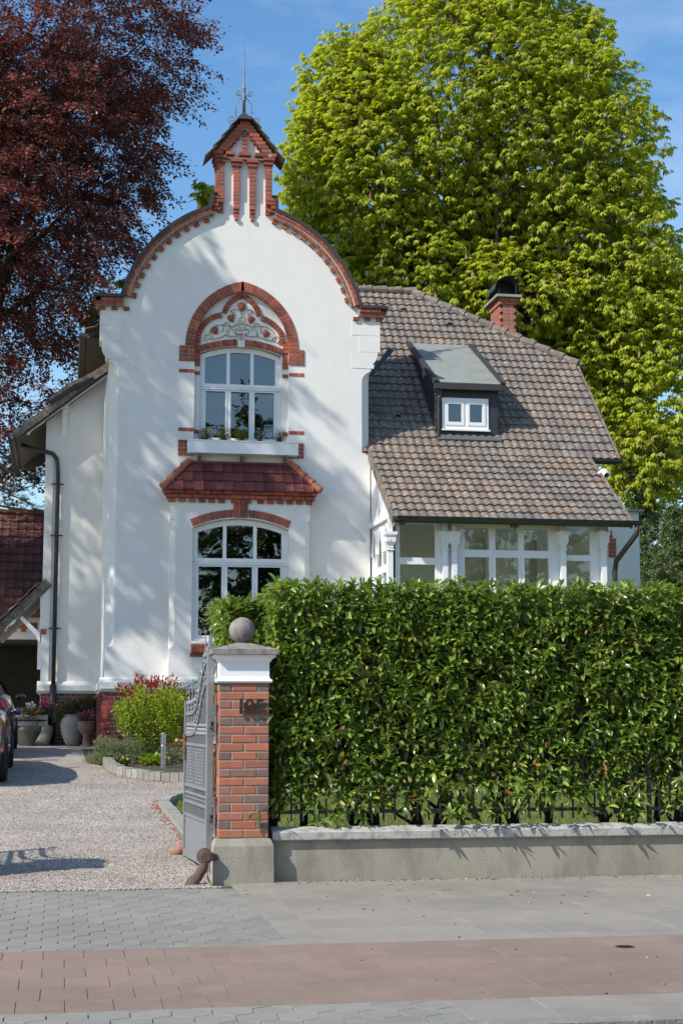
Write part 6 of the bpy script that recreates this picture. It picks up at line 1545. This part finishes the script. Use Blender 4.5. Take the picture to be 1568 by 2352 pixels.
# conifers at the right
def conifer(base,h,r,label,m='conif',n=420,seed=0,nl=42,ls=(.10,.2)):
    root=empty('conifer_tree',base,label,'tree','conifers right of the villa'); z=U(.06,1,n)**.9; a=U(0,6.28,n); rr=r*(1-z)**.75*U(.55,1.05,n)+.1
    tip=np.stack([base[0]+rr*np.cos(a),base[1]+rr*np.sin(a),base[2]+z*h-rr*.28],-1); inn=np.stack([base[0]+rr*.25*np.cos(a),base[1]+rr*.25*np.sin(a),base[2]+z*h],-1)
    t=U(.15,1,(n,nl)); P_=inn[:,None,:]+(tip-inn)[:,None,:]*t[...,None]+rng.normal(0,1,(n,nl,3))*np.array([.13,.13,.06])*(1.3-t)[...,None]*(.6+rr[:,None,None]*.35)
    D_=(tip-inn)[:,None,:]*.5+rng.normal(0,.6,(n,nl,3)); D_[...,2]-=.25; P_=P_.reshape(-1,3);D_=D_.reshape(-1,3)
    V,Fq=scatter([(0,0,0),(.10,.4,.04),(0,1,0),(-.10,.4,.04)],[(0,1,2,3)],P_,frames(D_,U(0,6,len(P_))),U(*ls,len(P_))); npmesh('crown',V,Fq,M[m],root)
    mb=MB(); mb.tube([base,(base[0],base[1],base[2]+h*.95)],[h*.018,.02],8); mb.build('trunk',M['trunk'],root); V,Fq=sticks(inn,tip,.012); npmesh('branches',V,Fq,M['trunk'],root); return root
for (px,top,Y,r,lab) in((1480,1120,44,2.0,'broad dark conifer just right of the villa corner'),(1545,1165,41,1.6,'lighter green conifer at the right edge above the hedge'),(1440,1215,47,1.5,'low conifer close behind the villa corner'),(1600,1080,50,2.6,'tall conifer at the far right behind the others')):
    q=at(px,top,Y); conifer((q.x,Y,.9),q.z-.9,r,lab,n=520)
q=at(1560,1300,38); leafy('garden_shrub','loose light green shrub above the hedge at the right edge','shrub',(q.x,38,.9),[((q.x,38,3.3),(1.3,.9,1.5))],160,60,(.05,.09),M['box'],rtrunk=.04,slen=(.3,.7),ntg=20)
# street trees across the road behind the photographer: they darken the window panes
for i,(x,y,h,lab) in enumerate(((1,-17,13.5,'street tree opposite the gravel drive'),(10.5,-19,19,'street tree mirrored in the bay window'),(14.5,-17,16,'taller street tree opposite the middle of the hedge'),(21,-18,14,'street tree mirrored in the left veranda panes'),(28,-17,14,'street tree mirrored in the right veranda panes'),(35,-15,14,'street tree farthest along the road'))):
    leafy('street_tree',lab,'tree',(x,y,0),[((x,y,h*.62),(3.6,3.0,h*.36)),((x+1,y-1,h*.42),(3.8,2.2,h*.24))],360,50,(.28,.42),M['conif'],rtrunk=.25,slen=(1.0,2.0),group='street trees across the road',ntg=18)
# far background belt
mb=None
q=at(1500,1500,75)
leafy('garden_tree','dark leafy tree far behind the conifers at the right','tree',(q.x,70,.9),[((q.x,70,6),(7,3,5.5))],500,60,(.2,.32),M['conif'],rtrunk=.3,slen=(.8,1.8))
q=at(40,1300,72); leafy('garden_tree','dark leafy tree far behind the red roofed outbuilding','tree',(q.x-4,70,.9),[((q.x-4,70,4.6),(6,3,3.6))],260,60,(.2,.32),M['conif'],rtrunk=.3,slen=(.8,1.8))
# white garden wall end behind the veranda corner
wb0=at(1446,1172,38.5); nb_=empty('neighbouring_annex',(wb0.x,38.5,.9),'pale flat roofed annex peeping out behind the veranda gutter','building')
mb=MB(); mb.box(wb0.x-1.5,at(1466,1190,38.5).x,38.5,40,.9,at(1450,1176,38.5).z); mb.build('wall',M['white'],nb_); mb=MB(); xr_=at(1473,1190,38.5).x; mb.box(wb0.x-1.5,xr_,38.35,40,at(1450,1176,38.5).z,at(1450,1171,38.5).z); mb.build('flat_roof',M['concrete'],nb_)
# pine boughs at the left
pr_=empty('pine_tree',(-7.5,41,.9),'pine reaching in from the left with open needle tufts above the red roof','tree')
mb=MB(); mb.tube([(-7.5,41,.9),(-7.4,41,6),(-7.2,41,13)],[.22,.17,.05],10)
tuft=[];tm=[]
for (y0,pts) in enumerate([[(-60,1040),(10,1050),(60,1075),(98,1095)],[(-60,1060),(0,1075),(40,1090),(75,1110)],[(-60,1130),(0,1125),(45,1145),(92,1165)],[(-40,1100),(30,1130),(60,1120),(100,1108)],[(-40,1155),(20,1165),(55,1170),(85,1180)],[(-60,1010),(-10,1030),(30,1062),(50,1072)]]):
    w3=[at(x,y,40.5+.1*y0) for x,y in pts]; w3=[Vector((-7.3,41,w3[0].z+.6))]+w3; mb.tube(w3,[.05,.035,.025,.018,.008],6)
    for a_,b_ in zip(w3[1:],w3[2:]):
        for k in range(6):
            p=a_.lerp(b_,random.random()); q=p+Vector((random.gauss(.05,.12),random.gauss(0,.15),random.gauss(.03,.11))); mb.tube([p,q],[.012,.006],4); tuft.append(q)
            if random.random()<.5: tuft.append(p.lerp(q,.5)+Vector((0,0,.03)))
mb.build('trunk',M['trunk'],pr_); tuft=np.concatenate([np.array(tuft),np.array([-7.3,41,11])+unit(330)*np.array([1.9,1.9,2.4])*(U(.2,1,330)**.4)[:,None]]); k=34; P_=np.repeat(tuft,k,0); D_=unit(len(P_)); D_[:,2]=np.abs(D_[:,2])*.7+.1; D_[:,0]+=.2
V,Fq=scatter([(-.02,0,0),(.02,0,0),(.012,1,0),(-.012,1,0)],[(0,1,2,3)],P_,frames(D_,U(0,6,len(P_))),U(.09,.16,len(P_))); npmesh('needles',V,Fq,M['pine'],pr_); n=9000; u=unit(n); P_=np.array([-7.3,41,10.6])+u*np.array([2.1,2.1,2.6])*(U(.1,1,n)**.4)[:,None]*(1+.25*np.sin(u[:,0:1]*9+u[:,2:3]*7)); V,Fq=scatter([(0,0,0),(.07,.5,.04),(0,1,0),(-.07,.5,.04)],[(0,1,2,3)],P_,frames(unit(n),U(0,6,n)),U(.18,.34,n)); npmesh('crown',V,Fq,M['pine'],pr_)
# ---------------- shrubs in the bed
def bush(name,label,c,r,m,n,lsize,parent=None,tv=BL,stems=10,lo=.45,up=.4,cat_='shrub',group=None,bz=None):
    c=np.array(c,float); root=empty(name,(c[0],c[1],bz if bz is not None else gz(c[0],c[1])),label,cat_,group)
    u=unit(n); rr=U(lo**3,1,n)**(1/3); P_=c+u*np.array(r)*rr[:,None]*(1+.16*np.sin(u[:,0:1]*7+u[:,2:3]*5)+.12*np.sin(u[:,0:1]*13)); D_=u*.7+rng.normal(0,.6,(n,3)); D_[:,2]+=up
    V,Fq=scatter(*tv,P_,frames(D_,rng.normal(0,.7,n)),U(*lsize,n)); npmesh('foliage',V,Fq,m,root)
    mb=MB(); b0=Vector(ORG[root.name])
    for i in range(stems):
        q=Vector(c)+Vector(unit(1)[0])*min(r)*.8; mb.tube([b0+Vector((random.gauss(0,.04),random.gauss(0,.04),0)),b0.lerp(q,.5)+Vector((0,0,.05)),q],[.014,.01,.004],5)
    mb.build('stems',M['trunk'],root); return root
q=at(352,1652,28.3); sh=bush('lime_shrub','round bright yellow green shrub in the flower bed',(q.x,28.3,q.z),(.62,.5,.55),M['shrub'],5200,(.035,.06),lo=.5)
q2=at(300,1640,28.2); V,Fq=scatter(*BL,np.array([[q2.x,28.2,q2.z]])+rng.normal(0,1,(1500,3))*[.13,.12,.15],frames(unit(1500)+[0,0,.5],U(0,6,1500)),U(.035,.06,1500)); npmesh('side_foliage',V,Fq,M['shrub'],sh)
q2=at(400,1645,28.3); V,Fq=scatter(*BL,np.array([[q2.x,28.3,q2.z]])+rng.normal(0,1,(1800,3))*[.16,.12,.2],frames(unit(1800)+[0,0,.5],U(0,6,1800)),U(.035,.06,1800)); npmesh('side_foliage',V,Fq,M['shrub'],sh)
q=at(345,1600,28.9); LN=([(0,0,0),(.14,.5,.03),(0,1,-.05),(-.14,.5,.03)],[(0,1,2,3)])
bush('photinia_shrub','shrub with red young shoots rising behind the lime green shrub',(q.x,28.9,q.z),(.55,.35,.35),M['photinia'],1700,(.07,.11),tv=LN,up=1.1)
q=at(292,1722,28.4); b_=empty('lavender_bush',(q.x,28.2,.75),'grey green lavender clump spilling over the left of the flower bed','lavender')
k=6500; c=np.array([q.x,28.25,.74]); u=unit(k); u[:,2]=np.abs(u[:,2]); P_=c+u*[.72,.36,.42]*(U(.1,1,k)**.45)[:,None]*(1+.15*np.sin(u[:,0:1]*9)+.1*np.sin(u[:,2:3]*11)); D_=u*[.8,.8,.6]+rng.normal(0,.45,(k,3))+[0,0,.35]
V,Fq=scatter([(-.018,0,0),(.018,0,0),(.012,.6,0),(0,1,.04)],[(0,1,2,3)],P_,frames(D_,U(0,6,k)),U(.07,.17,k)); V2,F2=scatter(LN[0],LN[1],P_+D_/np.linalg.norm(D_,axis=1,keepdims=True)*U(.02,.12,k)[:,None],frames(unit(k),U(0,6,k)),U(.03,.055,k)); V,Fq=cat([(V,Fq),(V2,F2)]); npmesh('foliage',V,Fq,M['lav'],b_); A=np.tile([[q.x,28.25,.74]],(60,1))+rng.normal(0,1,(60,3))*[.15,.08,.0]; V,Fq=sticks(A,A+rng.normal(0,1,(60,3))*[.3,.15,.05]+[0,0,.25],.008); npmesh('stems',V,Fq,M['trunk'],b_)
q=at(395,1748,27.9); bush('dry_shrub','dark sparse twiggy plant low beside the light post',(q.x,27.95,.85),(.30,.2,.16),M['lav'],700,(.04,.08),tv=LN)
q=at(345,1758,27.6); bush('low_bedding_plant','small bright green leafy plant at the edge of the bed',(q.x+.05,27.6,.80),(.22,.12,.09),M['shrub'],500,(.04,.08)); q=at(275,1768,27.5); bush('low_bedding_plant','small yellowing plant at the corner of the bed edging',(q.x-.0,27.5,.77),(.12,.08,.06),M['box'],260,(.05,.09))
# rose twigs arching above the shrubs
rz_=empty('rose_bush',(at(400,1700,28.6).x,28.6,.8),'thin arching rose canes with small leaves above the shrubs','rose')
mb=MB(); lf=[]
for pts in([(352,1640),(345,1590),(335,1560),(318,1548)],[(392,1660),(385,1600),(378,1575),(375,1562)],[(392,1620),(400,1580),(410,1570),(418,1574)],[(400,1640),(420,1585),(440,1570),(462,1560)]):
    w3=[at(x,y,28.6) for x,y in pts]; mb.tube(w3,[.008,.006,.004,.003],5)
    for a_,b_ in zip(w3[1:],w3[2:]):
        for k in range(9): lf.append(a_.lerp(b_,random.random())+Vector((random.gauss(0,.04),random.gauss(0,.03),random.gauss(0,.03))))
mb.build('cane',M['trunk'],rz_); lf=np.array(lf); V,Fq=scatter(*BL,lf,frames(unit(len(lf)),U(0,6,len(lf))),U(.04,.065,len(lf))); npmesh('leaves',V,Fq,M['box'],rz_)
# light post
q=ground(374,1768); mb=MB(); zt=at(374,1683,q.y).z; mb.lathe((q.x,q.y,q.z),[(.045,0),(.045,zt-q.z-.22),(.04,zt-q.z-.2),(.045,zt-q.z-.19),(.045,zt-q.z-.02),(.03,zt-q.z)],20); lp_=mb.build('garden_light',M['steel'],None,loc=q,smooth=False); tag(lp_,'brushed steel garden light post among the shrubs','garden light')
# ---------------- pots along the wing wall
def potted(name,label,px,py,Y,prof,m,cat_='plant pot',plants=(),grp=None):
    q=at(px,py,Y); z0=gz(q.x,Y)+.005; root=empty(name,(q.x,Y,z0),label,cat_,grp); mb=MB(); mb.lathe((q.x,Y,z0),prof,28); mb.build('pot',m,root,smooth=True)
    top=prof[-1][1]
    for (dx,dz,rx,rz,mm_,n,ls) in plants:
        c=np.array([q.x+dx,Y,z0+top+dz]); u=unit(n); P_=c+u*[rx,rx*.8,rz]*(U(.1,.9,n)**.6)[:,None]; V,Fq=scatter(*BL,P_,frames(u+rng.normal(0,.5,(n,3)),U(0,6,n)),U(*ls,n)); npmesh('plant',V,Fq,M[mm_],root)
    return root
potted('stoneware_pot','big round grey stoneware pot with a spreading plant by the wing wall',168,1709,35.35,[(.12,0),(.16,.05),(.25,.25),(.29,.45),(.27,.58),(.23,.66),(.25,.69),(.22,.69)],M['potgrey'],plants=[(-.05,.12,.42,.20,'potleaf',1500,(.04,.07)),(.28,.24,.30,.20,'potleaf',900,(.04,.07)),(-.3,-.05,.16,.2,'potleaf',400,(.04,.06))])
potted('terracotta_urn','small footed terracotta urn with a purple plant beside the big grey pot',199,1715,34.9,[(.13,0),(.13,.03),(.09,.05),(.08,.24),(.11,.28),(.19,.36),(.20,.46),(.18,.5),(.21,.53),(.19,.54)],M['terra'],plants=[(0,.12,.22,.14,'pink',260,(.03,.05)),(0,.08,.22,.12,'potleaf',500,(.03,.05))])
pr=[(.26,0),(.28,.02),(.29,.28),(.33,.31),(.35,.37),(.33,.42),(.30,.43)]
cp=potted('glazed_planter','low olive glazed planter carrying a slatted flower crate',72,1700,36.0,pr,M['olive'])
q=at(72,1670,35.85); zc=gz(0,36)+.44; cr_=empty('flower_crate',(q.x,36.0,zc),'pale wooden crate of pink, white and yellow flowers on the olive planter','crate'); mb=MB()
for z in(.0,.14): 
    for s in(-1,1): mb.box(q.x-.36,q.x+.36,36+s*.24-.01,36+s*.24+.01,zc+z,zc+z+.10); mb.box(q.x+s*.36-.01,q.x+s*.36+.01,35.77,36.23,zc+z,zc+z+.10)
for sx_ in(-1,1):
    for sy in(-1,1): mb.box(q.x+sx_*.34-.02,q.x+sx_*.34+.02,36+sy*.215-.02,36+sy*.215+.02,zc,zc+.25)
mb.build('crate_slats',M['oldwood'],cr_); mb=MB(); mb.box(q.x-.34,q.x+.34,35.78,36.22,zc+.02,zc+.2); mb.build('crate_soil',M['soil'],cr_)
for (dx,dz,r,m_,n) in((-.28,.28,.17,'pink',260),(-.02,.48,.12,'whitep',90),(.18,.36,.12,'yellow',140),(.32,.52,.16,'pink',240),(-.1,.22,.2,'photinia',120),(.0,.25,.34,'potleaf',900),(.28,.38,.14,'potleaf',300)):
    u=unit(n); P_=np.array([q.x+dx,35.9,zc+dz-.04])+u*[r,r*.8,r*.7]*(U(.2,1,n)**.5)[:,None]; V,Fq=scatter(*BL,P_,frames(unit(n),U(0,6,n)),U(.035,.07,n)); npmesh('flowers',V,Fq,M[m_],cr_)
q=at(42,1690,37.0); bush('flowering_plant','small dark plant with pale flowers half hidden behind the parked cars',(q.x,37.0,1.15),(.22,.2,.28),M['potleaf'],700,(.04,.07)); 
mb=MB(); q0=at(96,1707,35.6); q1=at(110,1672,35.9); z0=gz(0,36); a_=Vector((q0.x,35.55,z0+.02)); b2=Vector((q1.x,35.75,q1.z)); ax=(b2-a_); 
mb.tube([a_,a_+ax*.3+Vector((.01,0,0)),a_+ax*.7+Vector((.02,0,0)),b2],[.155,.14,.125,.135],20); o=mb.build('weathered_log',M['log'],None,loc=a_,smooth=False); tag(o,'weathered hollow clay log leaning against the wing plinth','log')
# box shrubs on the window ledge and the flower box
fb=empty('window_box',(X0,T-.15,6.8),'long white flower box on brackets under the upper gable window','window box')
mb=MB(); bx0,bx1=X0-1.10,X0+1.13; mb.box(bx0,bx1,T-.30,T-.285,6.80,7.045); mb.box(bx0,bx0+.015,T-.285,T-.04,6.80,7.045); mb.box(bx1-.015,bx1,T-.285,T-.04,6.80,7.045); mb.box(bx0,bx1,T-.3,T-.04,6.79,6.80); mb.box(bx0,bx1,T-.055,T-.04,6.80,7.045); mb.box(bx0-.02,bx1+.02,T-.315,T-.28,7.035,7.055); mb.box(bx0-.015,bx1+.015,T-.31,T-.30,6.79,6.80); mb.build('box_panel',M['wood'],fb)
mb=MB(); mb.box(bx0+.02,bx1-.02,T-.28,T-.06,6.82,7.0); mb.build('box_soil',M['soil'],fb)
mb=MB()
for x in(X0-.86,X0-.0,X0+.88): mb.add([(x-.03,T-.27,6.79),(x+.03,T-.27,6.79),(x+.03,T-.27,6.75),(x-.03,T-.27,6.75),(x-.03,T-.0,6.79),(x+.03,T-.0,6.79),(x+.03,T-.0,6.63),(x-.03,T-.0,6.63)],[(0,3,2,1),(0,1,5,4),(1,2,6,5),(3,7,6,2),(0,4,7,3)])
build_split(mb,'bracket',M['stone'],fb)
for i,(px,rr,n,lab) in enumerate(((471,.155,900,'leftmost round box plant in the window box'),(515,.15,850,'second box plant from the left in the window box'),(555,.145,850,'middle box plant of the five in the window box'),(597,.135,260,'sparse twiggy box plant second from the right in the window box'),(642,.135,420,'thin box plant at the right end of the window box'))):
    q=at(px,990,T-.17); bush('box_plant',lab,(q.x,T-.17,7.17),(rr,rr*.8,rr*1.05),M['box'],n,(.018,.034),group='box plants in the window box',cat_='potted plant',stems=14,bz=7.0,lo=.3)
# ---------------- parked cars
def car(name,label,x1,y0,body,z0):
    """rear right corner at x1,y0; nose away from the camera"""
    Wd=1.84; L_=4.4; cx_=x1-Wd/2; root=empty(name,(cx_,y0+L_/2,z0),label,'car','cars parked on the drive')
    # body: cross sections along the length, each a rounded profile
    st=[(0,.50,.86,.80),(.06,.34,1.0,.89),(.2,.30,1.08,.94),(.7,.27,1.13,.985),(1.2,.26,1.12,1.),(2.4,.25,1.08,1.),(3.2,.25,1.02,.985),(3.8,.28,.95,.94),(4.2,.34,.82,.86),(4.4,.45,.68,.74)]
    vs=[];fs=[];K=14
    for (s,zb,zt,wf_) in st:
        hw=Wd/2*wf_
        prof=[(-.80,zb),(-.95,zb+.05),(-1,zb+.22),(-1.0,zb+.5*(zt-zb)),(-.99,zb+.72*(zt-zb)),(-.93,zt-.05),(-.82,zt)]
        prof=prof+[(-a,b_) for a,b_ in prof[::-1]]
        vs+=[(cx_+a*hw,y0+s,z0+b_) for a,b_ in prof]
    for i in range(len(st)-1):
        for j in range(K): l=(j+1)%K; fs.append((i*K+j,i*K+l,(i+1)*K+l,(i+1)*K+j))
    fs+= [tuple(range(K))[::-1],tuple((len(st)-1)*K+j for j in range(K))]
    mb=MB(); mb.add(vs,fs)
    # roof shell with pillars
    rf=[(.25,1.10,1.34,.78,.62),(.75,1.12,1.47,.85,.63),(1.6,1.1,1.50,.86,.64),(2.3,1.08,1.45,.86,.63),(3.15,1.02,1.06,.86,.80)]
    vs=[];fs=[]
    for s,zb,zt,wb_,wt_ in rf:
        a=Wd/2*wb_;b_=Wd/2*wt_; vs+=[(cx_-a,y0+s,z0+zb-.02),(cx_-b_-.02,y0+s,z0+zt-.06),(cx_-b_+.08,y0+s,z0+zt),(cx_+b_-.08,y0+s,z0+zt),(cx_+b_+.02,y0+s,z0+zt-.06),(cx_+a,y0+s,z0+zb-.02)]
    for i in range(4):
        for j in range(5): fs.append((i*6+j,i*6+j+1,(i+1)*6+j+1,(i+1)*6+j))
    fs.append((0,1,2,3,4,5)); mb.add(vs,fs)
    bd=mb.build('body',body,root,smooth=False)
    for p in bd.data.polygons: p.use_smooth=len(p.vertices)==4
    mb=MB() # side and rear glass
    for s in(-1,1):
        X_=lambda w_: cx_+s*(Wd/2*w_+.006)
        mb.add([(X_(.862),y0+.85,z0+1.13),(X_(.865),y0+2.9,z0+1.08),(X_(.71),y0+2.25,z0+1.37),(X_(.70),y0+.95,z0+1.38)],[(0,1,2,3)])
    mb.add([(cx_-.66,y0+.235,z0+1.13),(cx_+.66,y0+.235,z0+1.13),(cx_+.58,y0+.5,z0+1.44),(cx_-.58,y0+.5,z0+1.44)],[(0,1,2,3)])
    mb.build('window_glass',M['carglass'],bd)
    for s,nm in((-1,0),(1,0)):
        mb=MB(); hx=cx_+s*Wd/2; mb.add([(hx-s*.03,y0+.28,z0+.90),(hx-s*.09,y0+.05,z0+.86),(hx-s*.30,y0-.005,z0+.88),(hx-s*.30,y0+.01,z0+.98),(hx-s*.11,y0+.08,z0+1.01),(hx-s*.05,y0+.34,z0+1.00)],[(0,1,4,5),(1,2,3,4)]); 
        mb.v=[(x+s*.012,y-.012,z) for x,y,z in mb.v]; mb.build('tail_lamp',M['lampred'],root)
        mb=MB(); mb.obox((hx-s*.14,y0+.01,z0+.50),(.05,.0,0),(0,.02,0),(0,0,.018)); mb.obox((hx-s*.03,y0+.07,z0+.52),(.012,0,0),(0,.02,0),(0,0,.06)); mb.build('reflector',M['lampred'],root)
        mb=MB(); mb.ball((hx+s*.09,y0+2.75,z0+1.08),.09,12,1,.55,.7); mb.obox((hx+s*.03,y0+2.77,z0+1.07),(.05,0,0),(0,.03,0),(0,0,.02)); mb.build('wing_mirror',body,root,smooth=True)
        for yy in(.82,3.5):
            mb=MB(); r=.34; pr_=[(.20,-.11),(.31,-.115),(.335,-.10),(.34,-.05),(.34,.05),(.335,.10),(.31,.115),(.20,.11)]
            vs=[];fs=[];sg=32
            for rr,ox in pr_:
                for j in range(sg): a=2*math.pi*j/sg; vs.append((hx-s*.10+ox,y0+yy+rr*math.cos(a),z0+.34+rr*math.sin(a)))
            for i in range(7):
                for j in range(sg): l=(j+1)%sg; fs.append((i*sg+j,i*sg+l,(i+1)*sg+l,(i+1)*sg+j))
            mb.add(vs,fs); wh=mb.build('wheel',M['tyre'],root,smooth=True)
            mb=MB(); mb.tube([(hx-s*.04,y0+yy,z0+.34),(hx-s*.10,y0+yy,z0+.34)],[.21,.21],24)
            for q in range(5): a=q*1.2566; mb.obox((hx-s*.02,y0+yy+.1*math.cos(a),z0+.34+.1*math.sin(a)),(.012,0,0),(0,.11*math.cos(a),.11*math.sin(a)),(0,-.025*math.sin(a),.025*math.cos(a)))
            mb.build('rim',M['zinc'],wh)
    mb=MB(); mb.box(cx_-.85,cx_+.85,y0-.02,y0+.1,z0+.30,z0+.44); mb.box(cx_-.8,cx_+.8,y0+.1,y0+4.2,z0+.2,z0+.35); mb.build('bumper_trim',M['tyre'],root)
    return root
c=at(13,1700,24.3); car('parked_car','dark blue car parked nearest on the drive at the left edge',c.x,24.35,M['carblue'],gz(0,25.5))
c=at(25,1700,29.0); car('parked_car','black car with red tail lamp parked ahead of the blue car',c.x,29.2,M['carblack'],gz(0,30.5))
